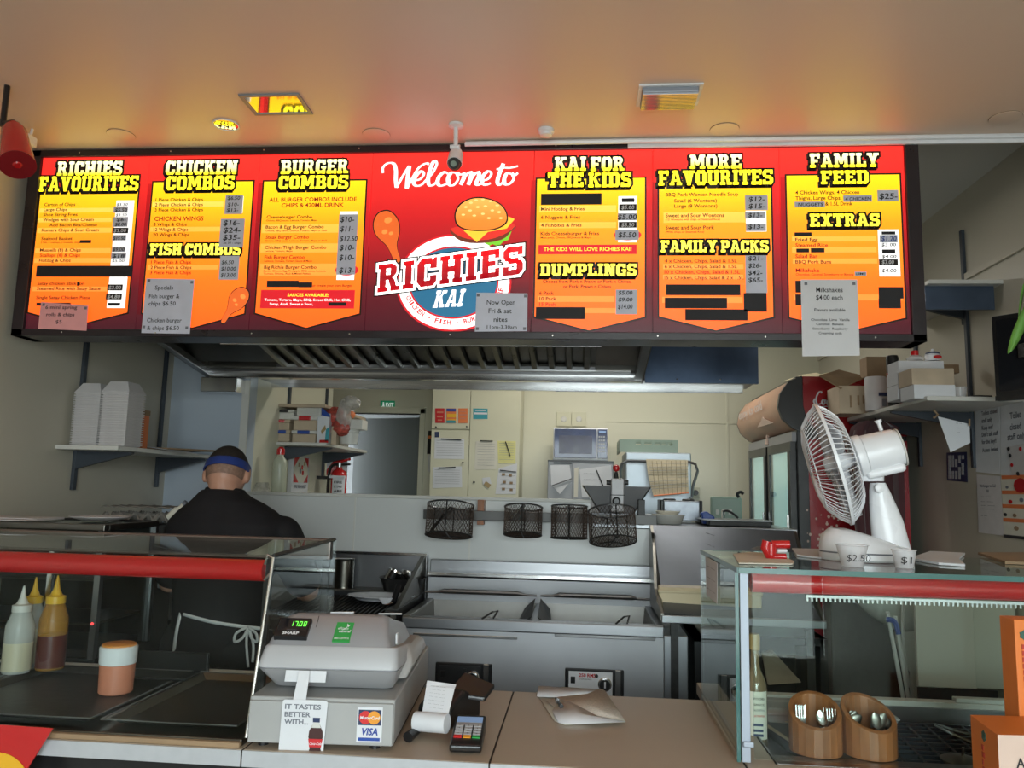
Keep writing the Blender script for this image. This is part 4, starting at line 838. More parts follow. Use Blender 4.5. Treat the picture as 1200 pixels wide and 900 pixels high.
# ---- left wall shelf
def wallshelf(label, x, sgn, ya, yb, z, depth, brs, sm='offw'):
    s = thing('wall_shelf', label, 'shelf', (x, (ya+yb)/2, z), None)
    B('board', sm, (x, ya, z-.018), (x+sgn*depth, yb, z), s, .002)
    for y, z1, z0 in brs:
        B('upright', 'bracket', (x, y-.012, z0), (x+sgn*.014, y+.012, z1), s, .001)
        if z < z1+1: MB().prism([(x+sgn*.012, y-.010, z-.020), (x+sgn*(depth*.96), y-.010, z-.020), (x+sgn*(depth*.96), y-.010, z-.028), (x+sgn*.012, y-.010, z-.095)], (0, .020, 0)).build('bracket', 'bracket', s)
    return s
LZ = 1.638
ls = wallshelf('white shelf on blue-grey brackets on the left wall above the cook', LX, 1, 3.07, 3.93, LZ, .27, ((3.20, 2.35, 1.455), (3.86, 2.35, 1.47)))
# stacks of takeaway boxes
def foamstack(x, y, w, dpt, n, z, label, grp):
    t = .0105; h = 0
    for k in range(n):
        c = thing('foam_box', label, 'takeaway box', (x, y, z+k*t), grp) if k == 0 else None
        yield k
def nested(x0, x1, y0, y1, z, ht, lbl, grp, n=24):
    """nested open foam boxes: each one shows only its lipped rim"""
    m = None; st = ht*.84/n
    for k in range(n):
        zz = z+k*st; last = k == n-1
        if m is None or last:
            q = MB(); i = .007
            H = st*.98 if not last else ht-k*st
            lip = st*.55
            q.loft([[Vector(p) for p in ((x0+i, y0+i, zz), (x1-i, y0+i, zz), (x1-i, y1-i, zz), (x0+i, y1-i, zz))], [Vector(p) for p in ((x0+i*.6, y0+i*.6, zz+lip), (x1-i*.6, y0+i*.6, zz+lip), (x1-i*.6, y1-i*.6, zz+lip), (x0+i*.6, y1-i*.6, zz+lip))],
                    [Vector(p) for p in ((x0, y0, zz+lip), (x1, y0, zz+lip), (x1, y1, zz+lip), (x0, y1, zz+lip))], [Vector(p) for p in ((x0, y0, zz+st*.98), (x1, y0, zz+st*.98), (x1, y1, zz+st*.98), (x0, y1, zz+st*.98))]])
            if last: g = .022; q.loft([[Vector(p) for p in ((x0, y0, zz+st*.98), (x1, y0, zz+st*.98), (x1, y1, zz+st*.98), (x0, y1, zz+st*.98))], [Vector(p) for p in ((x0+g, y0+g, z+ht), (x1-g, y0+g, z+ht), (x1-g, y1-g, z+ht), (x0+g, y1-g, z+ht))]])
            o = q.build('foam_box', 'foam'); tag(o, lbl if not last else lbl.replace('nested in', 'topmost of'), 'takeaway box', grp)
            if m is None: m = o
        else:
            c = m.copy(); COL.objects.link(c); c.location.z += k*st
a0 = at(79, 523, Y=3.12).x; a1 = at(111, 523, Y=3.12).x; a2 = at(113, 523, Y=3.10).x; a3 = at(144.5, 523, Y=3.10).x
h1 = at(100, 451, Y=3.2).z-LZ; h2 = at(130, 450, Y=3.2).z-LZ
nested(a0, a1, 3.13, 3.25, LZ+.001, h1, 'white foam takeaway box nested in the left stack on the left wall shelf', 'left stack of foam boxes')
nested(a2, a3+.005, 3.10, 3.23, LZ+.001, h2, 'white foam takeaway box nested in the right stack on the left wall shelf', 'right stack of foam boxes')
q0 = at(161, 523, Y=3.35); q1 = at(168, 523, Y=3.35)
ob = B('slim_carton', 'orange', (q0.x, 3.33, LZ), (q1.x+.006, 3.37, at(165, 483, Y=3.35).z), None, .001); tag(ob, 'slim orange carton standing right of the foam box stacks', 'carton')
B('dark_top', 'card', (q0.x-.001, 3.329, at(165, 487, Y=3.35).z), (q1.x+.008, 3.372, at(165, 481, Y=3.35).z), ob)
pb = MB(); pts = [(at(168, 524, Y=3.55)), (at(236, 521, Y=3.75))]
pb.prism([(-2.02, 3.42, LZ+.002), (-1.84, 3.40, LZ+.003), (-1.78, 3.80, LZ+.012), (-2.05, 3.78, LZ+.006)], (0, 0, .008))
tag(pb.build('flat_carton', 'card', None, .002), 'flattened brown carton lying at the far end of the left wall shelf', 'carton')
pb = MB(); pb.prism([(-1.93, 3.38, LZ+.012), (-1.80, 3.36, LZ-.004), (-1.75, 3.52, LZ-.012), (-1.90, 3.60, LZ+.014)], (0, 0, .001))
tag(pb.build('paper_sheet', 'paper'), 'white paper sheet slipping over the front edge of the left wall shelf', 'paper')

# ---- chip scuttle (stainless bin right of the fryer)
ch = thing('chip_scuttle', 'stainless chip scuttle with a sloping back right of the fryer', 'chip scuttle', (.65, 3.6, 0))
tl, tr = at(765, 615, Y=3.92), at(930, 622, Y=3.92); bl, br = at(778, 719, Y=3.32), at(965, 731, Y=3.32)
k = lambda px, py, Y: at(px, py, Y=Y)
MB().prism([tl, tr, k(948, 700, 3.5), k(775, 690, 3.5)], (0, .012, 0)).build('sloping_back', 'scut', ch)
MB().prism([k(775, 690, 3.5), k(948, 700, 3.5), br, bl], (0, .008, -.006)).build('front_tray', 'scut', ch)
sh_ = [tl, k(768, 640, 3.75), k(770, 690, 3.42), bl, bl+Vector((0, 0, -.03)), Vector((bl.x, 3.95, bl.z-.03)), Vector((tl.x, 3.95, tl.z))]
MB().prism(sh_, (-.012, 0, 0)).build('side_wing', 'dsteel', ch)
MB().prism([tr, br, br+Vector((0, 0, -.02)), Vector((br.x, 3.95, br.z-.02)), Vector((tr.x, 3.95, tr.z))], (.012, 0, 0)).build('side_wing', 'dsteel', ch)
B('front_lip', 'steelh', (bl.x-.01, 3.305, bl.z-.035), (br.x+.01, 3.33, bl.z-.004), ch, .003)
B('support_leg', 'iron', (bl.x+.03, 3.34, 0), (bl.x+.06, 3.37, bl.z-.03), ch); B('support_leg', 'iron', (br.x-.06, 3.34, 0), (br.x-.03, 3.37, bl.z-.03), ch)
a = k(776, 686, 3.46); b = k(826, 714, 3.46)
tray = MB().box((a.x-.02, 3.40, b.z+.012), (b.x+.22, 3.50, a.z))
o = tray.build('cream_tub', 'ccard', None, .006); M['creamtub'] = mat('cream_plastic_tub', (.66, .54, .34), .4, var=.03); o.data.materials[0] = M['creamtub']
tag(o, 'long cream plastic tub lying in the chip scuttle', 'tub')
B('tub_rim', 'creamtub', (a.x-.024, 3.392, a.z-.022), (b.x+.224, 3.508, a.z-.010), o, .003)
uf = thing('underbench_fridge', 'black open-fronted cabinet under the chip scuttle', 'cabinet', (.7, 3.5, 0))
B('carcass', 'iron', (.47, 3.80, 0), (1.0, 3.90, .93), uf); B('side', 'black', (.97, 3.42, 0), (1.0, 3.80, .93), uf); B('side', 'black', (.47, 3.42, 0), (.50, 3.80, .93), uf); B('top', 'black', (.47, 3.42, .90), (1.0, 3.80, .93), uf)
B('shelf', 'black', (.50, 3.45, .45), (.97, 3.80, .47), uf); B('base', 'black', (.50, 3.45, .02), (.97, 3.80, .08), uf)
# ================================================================== COUNTER
CZ, CY0, CY1 = .90, 1.835, 2.475
cn = thing('service_counter', 'long beige laminate counter with grey front edge running across the whole shop', 'counter', (-.2, 2.1, 0))
for a, b in ((LX+.01, -.762), (-.758, -.197), (-.193, .372)):
    B('worktop', 'lamin', (a, CY0+.004, CZ-.035), (b, CY1, CZ), cn, .002); B('edge_strip', 'lamedge', (a, CY0, CZ-.036), (b, CY0+.004, CZ-.001), cn)
B('worktop', 'lamin', (.376, CY0+.004, CZ-.035), (.445, CY1+.22, CZ), cn, .002); B('edge_strip', 'lamedge', (.376, CY0, CZ-.036), (RX-.01, CY0+.004, CZ-.001), cn)
B('worktop', 'lamin', (.445, CY0+.004, CZ-.035), (RX-.01, CY0+.10, CZ), cn, .002)
B('front_panel', 'black', (LX+.01, CY0+.03, 0), (RX-.01, CY0+.05, CZ-.036), cn); B('back_panel', 'lamedge', (LX+.01, CY1-.05, 0), (RX-.01, CY1-.03, CZ-.036), cn)
B('seam', 'gap', (-.1975, CY0+.002, CZ-.034), (-.1925, CY1-.002, CZ-.0015), cn); B('seam', 'gap', (-.7622, CY0+.002, CZ-.034), (-.7578, CY1-.002, CZ-.0015), cn); B('seam', 'gap', (.3718, CY0+.002, CZ-.034), (.3762, CY1-.002, CZ-.0015), cn)

# ---- left food display case
lc = thing('display_case', 'glass food case with dark steel rim and red tube at the left counter end', 'display case', (-1.45, 2.15, CZ))
AX0, AX1 = LX+.02, -.765
B('base', 'dsteel', (AX0, CY0+.02, CZ), (AX1-.005, CY1-.005, CZ+.016), lc, .002)
B('base_lip', 'card', (AX0, CY0+.008, CZ), (AX1-.005, CY0+.03, CZ+.012), lc, .002)
zt = 1.325
MB().prism([(AX0, 1.856, CZ+.018), (AX1, 1.856, CZ+.018), (AX1, 1.955, zt-.01), (AX0, 1.955, zt-.01)], (0, .006, .0015)).build('front_pane', 'cglass', lc)
MB().prism([(AX1, 1.858, CZ+.016), (AX1, CY1-.01, CZ+.016), (AX1, CY1-.01, zt+.008), (AX1, 1.958, zt-.006)], (.006, 0, 0)).build('end_pane', 'cglass', lc)
MB().prism([(AX0, 1.96, zt-.006), (AX1, 1.96, zt-.006), (AX1, CY1-.05, zt+.004), (AX0, CY1-.05, zt+.004)], (0, 0, .005)).build('top_pane', 'cglass', lc)
MB().tube([(AX1+.004, 1.858, CZ+.02), (AX1+.004, 1.956, zt-.006)], .0035, 6).build('pane_edge', 'bsteel', lc)
MB().tube([(AX1+.003, 1.958, zt-.003), (AX1+.003, CY1-.02, zt+.008)], .006, 4).build('end_rim', 'iron', lc)
M['brim'] = mat('brown_tinted_steel', (.26, .20, .18), .35, .8, var=.1)
B('back_rim', 'brim', (AX0, CY1-.07, at(150, 649, Y=CY1-.07).z), (AX1+.006, CY1-.04, zt+.012), lc, .003)
B('corner_post', 'black', (AX1-.03, 1.985, CZ+.016), (AX1-.012, 2.0, zt-.012), lc, .001); B('corner_post', 'black', (AX1-.02, CY1-.06, CZ+.016), (AX1, CY1-.04, zt), lc, .001)
B('end_panel', 'dsteel', (AX1-.006, CY1-.30, 1.06), (AX1-.002, CY1-.06, 1.10), lc); B('end_panel', 'dsteel', (AX1-.006, 2.03, 1.075), (AX1-.002, CY1-.06, 1.082), lc)
MB().tube([(AX0, 1.985, 1.283), (AX1-.025, 1.985, 1.283)], .027, 20).build('red_tube', 'red', lc, smooth=True)
MB().tube([(AX1-.02, 1.965, 1.30), (AX1-.012, 1.958, 1.325), (AX1+.0, 1.96, 1.318), (AX1-.004, 1.965, 1.28), (AX1-.018, 1.962, 1.262)], .003, 6).build('wire_clip', 'bsteel', lc)
for x in (-1.66, -1.14): B('rear_post', 'bsteel', (x-.008, CY1-.06, CZ+.016), (x+.008, CY1-.045, zt-.02), lc) if x < -1.5 else None
B('rear_rail', 'offw', (AX0, CY1-.045, CZ+.016), (AX1-.02, CY1-.01, CZ+.028), lc, .002)
M['emitter'] = mat('lit_bulb', (1, .9, .7), .4, emit=(1, .85, .6), es=6)
# trays
def tray(x0, x1, y0, y1, label, m='iron'):
    z = CZ+.017; t = thing('food_tray', label, 'tray', ((x0+x1)/2, (y0+y1)/2, z), 'steel trays in the left case')
    q = MB(); w = .012; i = .018
    R = [[Vector(p) for p in ((x0-w, y0-w, z+.018), (x1+w, y0-w, z+.018), (x1+w, y1+w, z+.018), (x0-w, y1+w, z+.018))], [Vector(p) for p in ((x0, y0, z+.018), (x1, y0, z+.018), (x1, y1, z+.018), (x0, y1, z+.018))], [Vector(p) for p in ((x0+i, y0+i, z+.003), (x1-i, y0+i, z+.003), (x1-i, y1-i, z+.003), (x0+i, y1-i, z+.003))]]
    q.loft(R, cap=False); q.add(R[2], [(0, 1, 2, 3)]); q.build('tray_pan', m, t, .001)
    MB().tube([(x0-w, y0-w, z+.018), (x1+w, y0-w, z+.018), (x1+w, y1+w, z+.018), (x0-w, y1+w, z+.018)], .0025, 6, close=True).build('tray_rim', 'steelh', t)
    return t
tray(-2.08, -1.66, 1.90, 2.38, 'far left steel tray under the sauce bottles'); tray(-1.62, -1.17, 1.90, 2.38, 'dark tray in the middle of the left case with the salt tub on it'); tray(-1.12, -.81, 1.90, 2.38, 'shallow shiny tray at the right end of the left case', 'dsteel')
g = thing('black_insert', 'black perforated plastic insert at the back of the middle tray', 'insert', (-1.20, 2.38, CZ+.035))
B('insert_plate', 'black', (-1.37, 2.27, CZ+.036), (-1.12, 2.36, CZ+.042), g, .002)
for k in range(4): B('white_clip', 'white', (-1.29+k*.042, 2.41, CZ+.073), (-1.27+k*.042, 2.414, CZ+.078), g)
B('insert_wall', 'black', (-1.36, 2.405, CZ+.028), (-1.12, 2.42, CZ+.085), g, .003)
# squeeze bottles
def bottle(px, pb, ptip, Y, w, caps, fill, fillfrac, label, body='clearp'):
    b = at(px, pb, Y=Y); tip = at(px+3, ptip, Y=Y).z; z0 = CZ+.036; H = tip-z0; x = b.x
    t = thing('squeeze_bottle', label, 'sauce bottle', (x, Y, z0), 'squeeze bottles in the left case')
    hb = H*.70; r = w/2
    MB().lathe([(r*.92, 0), (r, .006), (r, hb*.72), (r*.97, hb*.78), (r*.62, hb), (r*.60, hb+.004)], (x, Y, z0), 28).build('bottle_body', body, t, smooth=True)
    MB().lathe([(r*.85, .003), (r*1.008, .008), (r*1.008, hb*fillfrac), (r*.5, hb*fillfrac+.001)], (x, Y, z0), 24).build('sauce_fill', fill, t, smooth=True)
    MB().lathe([(r*.68, hb), (r*.68, hb+H*.075), (r*.42, hb+H*.09), (r*.22, hb+H*.16), (r*.12, H-.012), (.002, H)], (x, Y, z0), 24).build('nozzle_cap', caps, t, smooth=True)
M['amberbody'] = mat('amber_sauce_bottle', (.62, .30, .05), .3, var=.05, alpha=.45)
bottle(19, 781, 686, 2.28, .078, 'offw', 'mayo', .5, 'squeeze bottle with white nozzle half full of cream sauce at the far left')
bottle(33, 775, 676, 2.38, .070, 'ycap', 'mayo', .6, 'pale squeeze bottle with yellow nozzle partly hidden behind the white-nozzled one')
bottle(58, 781, 674, 2.34, .080, 'ycap', 'sauce', .52, 'amber squeeze bottle with yellow nozzle and dark brown-red sauce', 'amberbody')
q = at(135, 812, Z=CZ+.02)
t = thing('salt_tub', 'round pink salt tub with white collar and orange lid in the left case', 'tub', (q.x, q.y, CZ+.02))
MB().lathe([(.040, 0), (.044, .004), (.046, .085)], (q.x, q.y, CZ+.021), 28).build('tub_body', 'pinkp', t, smooth=True)
MB().lathe([(.046, .078), (.048, .08), (.0495, .122), (.046, .126)], (q.x, q.y, CZ+.021), 28).build('collar', 'white', t, smooth=True)
MB().lathe([(.044, .124), (.044, .130), (.040, .132)], (q.x, q.y, CZ+.021), 28).build('lid', 'orangel', t, smooth=True)

# ---- second warmer behind it against the left wall
wc = thing('food_warmer', 'dark glass food warmer against the left wall with papers on its roof', 'food warmer', (-1.8, 2.75, 0))
WX0, WX1, WY0, WY1, WZ = LX+.015, -1.545, 2.50, 2.84, 1.355
B('cabinet', 'iron', (WX0, WY0+.01, 0), (WX1, WY1, .93), wc, .004)
B('roof_frame', 'dsteel', (WX0, WY0, WZ-.02), (WX1, WY0+.03, WZ), wc, .002); B('roof_frame', 'dsteel', (WX1-.03, WY0+.03, WZ-.02), (WX1, WY1, WZ), wc, .002); B('roof_pane', 'cglass', (WX0, WY0+.03, WZ-.008), (WX1-.03, WY1-.03, WZ-.002), wc)
B('roof_frame', 'iron', (WX0, WY1-.03, WZ-.02), (WX1-.03, WY1, WZ+.002), wc, .002)
for y in (WY0, WY1-.02): B('corner_post', 'steelh', (WX1-.02, y, .93), (WX1, y+.02, WZ-.02), wc)
B('end_pane', 'cglass', (WX1-.012, WY0+.02, .93), (WX1-.008, WY1-.02, WZ-.02), wc); B('front_pane', 'cglass', (WX0, WY0+.008, .93), (WX1-.02, WY0+.012, WZ-.02), wc)
B('back_panel', 'iron', (WX0, WY1-.018, .93), (WX1-.02, WY1-.008, WZ-.02), wc)
for z in (1.03, 1.17): B('rack', 'dsteel', (WX0, WY0+.03, z), (WX1-.03, WY1-.03, z+.008), wc)
B('floor_tray', 'steelh', (WX0, WY0+.03, .93), (WX1-.03, WY1-.03, .955), wc)
M['led'] = mat('red_led', (1, .02, .02), .4, emit=(1, .03, .03), es=4)
q = at(152, 733, Y=WY0-.002); MB().lathe([(.004, 0), (.004, .003)], (WX1-.012, WY0+.001, q.z), 10, Matrix.Rotation(pi/2, 4, 'X')).build('red_light', 'led', wc)
for (x0, y0, x1, y1, z, rz) in ((-2.06, 2.54, -1.80, 2.74, .003, .06), (-2.10, 2.55, -1.86, 2.70, .007, -.05)):
    tag(B('foam_sheet', 'foam', (x0, y0, WZ+z), (x1, y1, WZ+z+.003), None, T=Matrix.Rotation(rz*.2, 4, 'Z')), ('lower' if z < .005 else 'upper')+' pale foam sheet lying on the roof of the left food warmer', 'sheet', 'foam sheets on the warmer')
tag(MB().lathe([(.06, 0), (.085, .006), (.10, .012), (.10, .014), (.08, .009)], (-1.70, 2.72, WZ+.003), 28).build('plate', 'foam', smooth=True), 'round white plate lying upside up on the roof of the left food warmer', 'plate')

# ---- red card hanging in front of the counter
rcp = [at(0, 849, Y=1.80), at(63, 853, Y=1.80), at(34, 899, Y=1.80), at(18, 925, Y=1.80), at(0, 925, Y=1.80)]
rc = MB().prism([p for p in rcp]+[rcp[-1]+Vector((-.12, 0, 0)), rcp[0]+Vector((-.12, 0, 0))], (0, -.003, 0)).build('hanging_card', 'red'); tag(rc, 'red pointed card with a yellow disc hanging before the counter at bottom left', 'card')
q = at(0, 925, Y=1.795); m = MB(); cc = at(-6, 928, Y=1.796)
m.prism([(cc.x+.085*cos(a*pi/20), 1.7965, cc.z+.085*sin(a*pi/20)) for a in range(0, 14)]+[(cc.x-.1, 1.7965, cc.z+.085*sin(13*pi/20)), (cc.x-.1, 1.7965, cc.z)], (0, -.001, 0)); m.build('yellow_disc', 'yellow', rc)

# ---- cash drawer and register (drawer turned a little)
TR = Matrix.Translation((-.757, 1.852, CZ)) @ Matrix.Rotation(radians(4.0), 4, 'Z')
cdw = thing('till_box', 'large grey steel cash drawer under the register with card stickers', 'cash drawer', (-.58, 2.1, CZ))
B('drawer_case', 'drawer', (0, .008, .010), (.336, .655, .112), cdw, .004, TR); B('drawer_front', 'drawer', (.002, 0, .012), (.334, .010, .104), cdw, .002, TR)
B('side_seam', 'gap', (.3355, .02, .012), (.3368, .64, .0145), cdw, T=TR)
for x in (.03, .29):
    for y in (.03, .6): MB().lathe([(.012, 0), (.012, .012)], TR @ Vector((x, y, 0)), 12).build('rubber_foot', 'black', cdw)
PD = Plane(TR @ Vector((0, 0, 0)), TR.to_3x3() @ Vector((1, 0, 0)), (0, 0, 1), TR.to_3x3() @ Vector((0, -1, 0)))
st = MB(); PD.rect(st, .252, .020, .310, .097, .0012); so = st.build('card_sticker', 'paper', cdw)
st = MB(); PD.rect(st, .256, .023, .306, .030, .0016); st.build('blue_band', 'bluep', so); st = MB(); PD.rect(st, .255, .057, .307, .091, .0016); st.build('blue_field', 'navy', so)
M['visablue'] = mat('blue_lettering', (.01, .04, .28), .4)
t = MB(); PD.text(t, 'VISA', .281, .036, .015, .040, .0019, bold=.03, shear=.2, al='c'); t.build('sticker_lettering', 'visablue', so)
M['mcr'] = mat('red_circle_print', (.62, .02, .02), .4); M['mco'] = mat('orange_circle_print', (.80, .32, .02), .4)
for x, mm, d in ((.271, 'mcr', .0019), (.291, 'mco', .0022)):
    m = MB(); PD.poly(m, [(x+.0145*cos(a*pi/12), .074+.0145*sin(a*pi/12)) for a in range(24)], d); m.build('card_circle', mm, so)
t = MB(); PD.text(t, 'MasterCard', .281, .0705, .007, .044, .0026, bold=.02, shear=.1, al='c'); t.build('sticker_lettering', 'white', so)

rg = thing('cash_register', 'grey cash register with lit green price display standing on the cash drawer', 'cash register', (-.58, 2.1, CZ+.112))
def rr(x0, x1, y0, y1, z, r=.02, zb=None):
    zb = z if zb is None else zb; P = []
    for cx, cy, a0 in ((x1-r, y0+r, -90), (x1-r, y1-r, 0), (x0+r, y1-r, 90), (x0+r, y0+r, 180)):
        for k in range(5):
            a = radians(a0+k*22.5); x = cx+r*cos(a); y = cy+r*sin(a); f = (y-y0)/(y1-y0); P.append(TR @ Vector((x, y, z+(zb-z)*f)))
    return P
lo = MB().loft([rr(.045, .300, .105, .44, .114), rr(.030, .315, .085, .45, .118), rr(.004, .330, .042, .46, .162, .02, .140), rr(.000, .334, .034, .462, .168, .02, .145)]); lo.build('lower_shell', 'reg', rg, smooth=True)
MB().loft([rr(.000, .334, .034, .462, .171, .02, .148), rr(.000, .334, .034, .462, .178, .02, .152), rr(.008, .330, .052, .46, .214, .02, .165), rr(.012, .327, .056, .455, .218, .02, .168)]).build('middle_shell', 'reg', rg, smooth=True)
MB().loft([rr(.002, .332, .038, .458, .166, .02, .142), rr(.002, .332, .038, .458, .174, .02, .150)]).build('belt_gap', 'regd', rg)
cov = MB().loft([rr(.012, .312, .058, .45, .217, .02, .167), rr(.020, .303, .075, .445, .238, .02, .185), rr(.040, .292, .130, .43, .276, .02, .215), rr(.055, .280, .150, .40, .280, .02, .222)]); cov.build('top_cover', 'regd', rg, smooth=True)
MB().prism([TR @ Vector(p) for p in ((.120, .0655, .222), (.121, .0655, .222), (.121, .125, .277), (.120, .125, .277))], TR.to_3x3() @ Vector((0, -.001, .001))).build('cover_seam', 'gap', rg)
M['reg2'] = mat('register_side_grey', (.38, .37, .36), .4)
MB().loft([rr(.280, .338, .16, .46, .125), rr(.280, .350, .18, .475, .150), rr(.280, .344, .20, .47, .176, .02, .168), rr(.280, .332, .22, .45, .192, .02, .180)]).build('printer_hump', 'reg2', rg, smooth=True)
# sloping cover plane: from (y .066,z .224) to (y .130,z .277)
sv = TR.to_3x3() @ Vector((0, .055, .040)); PS = Plane(TR @ Vector((0, .0745, .2375)), TR.to_3x3() @ Vector((1, 0, 0)), sv, (TR.to_3x3() @ Vector((1, 0, 0))).cross(sv))
dm = MB(); PS.rect(dm, .028, -.012, .108, .048, .010, -.01); dsp = dm.build('price_display', 'black', rg, .002)
dm = MB(); PS.rect(dm, .032, .006, .104, .045, .0106, .009); dm.build('display_window', 'screen', dsp)
t = MB(); PS.text(t, 'SHARP', .068, -.006, .0085, .040, .0108, bold=.04, al='c'); t.build('display_lettering', 'white', dsp)
t = MB(); PS.text(t, 'ELECTRONIC', .068, .006, .0035, .024, .0112, al='c'); t.build('display_lettering', 'inkgrey', dsp)
SEG = {'0': 'abcdef', '1': 'bc', '7': 'abc', '2': 'abged'}
def digit(x, y, c):
    w, h, t_ = .0072, .0150, .0016; L = {'a': (x, y+h-t_, x+w, y+h), 'g': (x, y+h/2-t_/2, x+w, y+h/2+t_/2), 'd': (x, y, x+w, y+t_), 'f': (x, y+h/2, x+t_, y+h), 'b': (x+w-t_, y+h/2, x+w, y+h), 'e': (x, y, x+t_, y+h/2), 'c': (x+w-t_, y, x+w, y+h/2)}
    m = MB()
    for s in SEG[c]: PS.rect(m, *L[s], .0118, .0108)
    m.build('lit_digit', 'ledg', dsp)
for i, c in enumerate('1700'): digit(.060+i*.0108, .020, c)
m = MB(); PS.rect(m, .0797, .020, .0811, .0216, .0118, .0108); m.build('lit_point', 'ledg', dsp)
m = MB(); PS.rect(m, .170, -.015, .212, .046, .0012, -.004); gs = m.build('green_sticker', 'gsticker', rg)
t = MB(); PS.text(t, 'eftpos', .176, .022, .008, .026, .0018, bold=.01, shear=.1); t.build('sticker_lettering', 'white', gs); t = MB(); PS.text(t, 'central', .180, .013, .008, .028, .0018, bold=.03, shear=.1); t.build('sticker_lettering', 'white', gs)
t = MB(); PS.text(t, '0800 4 EFTPOS', .173, -.009, .005, .036, .0018, bold=.02); t.build('sticker_lettering', 'white', gs)
m = MB()
for P in ([(.196, .042), (.201, .036), (.204, .038), (.200, .030), (.197, .034)], [(.196, .030), (.199, .031), (.193, .023), (.189, .021)]): PS.poly(m, P, .0018)
tag(m.build('island_emblem', 'white', gs), kind='stuff')
m = MB(); T2 = TR @ Matrix.Translation((.3125, .13, .214)); m.box((0, 0, 0), (.004, .02, .024), T2); m.build('bar_label', 'paper', rg)
for x0 in (.140, .262): m = MB(); m.prism([TR @ Vector(p) for p in ((x0, .16, .279), (x0+.06, .155, .281), (x0+.055, .19, .277), (x0+.01, .20, .274))], (0, 0, .003)); m.build('paper_scrap', 'paper', rg)
# hanging tag
PT = Plane(TR @ Vector((0, .030, 0)), TR.to_3x3() @ Vector((1, 0, 0)), (0, 0, 1), TR.to_3x3() @ Vector((0, -1, 0)))
PT2 = Plane(TR @ Vector((0, -.006, 0)), TR.to_3x3() @ Vector((1, 0, 0)), (0, 0, 1), TR.to_3x3() @ Vector((0, -1, 0)))
hg = thing('hanging_tag', 'white shelf tag reading It tastes better with, showing a cola bottle, taped to the register', 'tag', TR @ Vector((.12, -.006, .0)))
z1 = .132; X_ = .078; W_ = .104; Zb = -.026; Zt = .110
tp = MB(); tp.prism([TR @ Vector(p) for p in ((.072, .026, .142), (.168, .026, .142), (.168, .034, .166), (.072, .034, .166))], TR.to_3x3() @ Vector((0, -.001, 0))); tp.build('white_tape', 'paper', hg)
nk = MB(); nk.prism([TR @ Vector(p) for p in ((.103, -.006, Zt-.004), (.133, -.006, Zt-.004), (.131, .024, .168), (.106, .024, .168))], TR.to_3x3() @ Vector((0, -.001, 0))); nk.build('tag_neck', 'paper', hg)
cdm = MB(); PT2.poly(cdm, [(X_-.002, Zb), (X_+W_-.004, Zb-.002), (X_+W_+.002, Zt-.004), (X_+W_-.004, Zt), (X_+.006, Zt), (X_+.002, Zt-.004)], .001, 0); cdm.build('tag_card', 'paper', hg)
for s, z, w in (('IT TASTES', .090, .083), ('BETTER', .073, .060), ('WITH...', .057, .056)): t = MB(); PT2.text(t, s, X_+.008, z, .0105, w, .0016, bold=.03); t.build('tag_lettering', 'inkgrey', hg)
def sil(nm, mt, pts, d): m = MB(); PT2.poly(m, [(x+.160, z-.022) for x, z in pts]+[(.160-x, z-.022) for x, z in reversed(pts)], d); m.build(nm, mt, hg)
M['cola'] = mat('dark_cola_print', (.05, .012, .010), .4); M['colared'] = mat('cola_label_print', (.55, .015, .02), .4)
sil('bottle_drawing', 'cola', [(.013, 0), (.015, .006), (.0155, .018), (.0125, .026), (.014, .040), (.0165, .052), (.0155, .064), (.009, .078), (.006, .084)], .0016)
sil('bottle_neck', 'tubp', [(.011, .072), (.0065, .084)], .0018); sil('bottle_cap_drawing', 'navy', [(.0078, .084), (.0082, .094)], .0018); sil('bottle_label', 'colared', [(.0135, .030), (.0165, .048)], .0020)
t = MB(); PT2.text(t, 'Coca-Cola', .160, .013, .006, .028, .0024, bold=.01, shear=.3, al='c'); t.build('tag_lettering', 'white', hg)

# ---- card terminal
q = at(545, 884, Z=CZ); TT = Matrix.Translation((-.256, 1.885, CZ)) @ Matrix.Rotation(radians(3), 4, 'Z')
ct = thing('card_terminal', 'small black card terminal with pale blue screen on the counter', 'card terminal', (-.26, 1.95, CZ))
MB().prism([TT @ Vector((-.037, y, z)) for y, z in ((0, .006), (0, .020), (.145, .048), (.152, .040), (.150, .004), (.01, .001))], TT.to_3x3() @ Vector((.074, 0, 0))).build('terminal_body', 'black', ct, .005, seg=3)
n_ = (TT.to_3x3() @ Vector((0, -.028, .145))).normalized(); uu = TT.to_3x3() @ Vector((0, .145, .028)); PC = Plane(TT @ Vector((0, 0, .0205)), TT.to_3x3() @ Vector((1, 0, 0)), uu, n_)
m = MB(); PC.rect(m, -.031, .106, .031, .134, .001); m.build('terminal_screen', 'lcd', ct)
m = MB(); PC.rect(m, -.031, .094, .031, .106, .0009); m.build('screen_surround', 'regd', ct)
for c in range(3):
    for r in range(5):
        mm = 'white' if r else ('mcr', 'mco', 'gsticker')[c]; h = .008 if r else .0105; x = -.0305+c*.0215; y = (.032 if r == 0 else .034+r*.0125)
        m = MB(); PC.rect(m, x, y, x+.018, y+h, .0022); k_ = m.build('terminal_key', 'reg' if r else mm, ct)
        if r: t = MB(); PC.text(t, '123456789*0#'[(4-r)*3+c], x+.009, y+.0015, .005, None, .0026, al='c'); t.build('key_digit', 'ink', k_)
B('card_slot', 'gap', (-.033, -.001, .009), (.033, .001, .013), ct, T=TT)
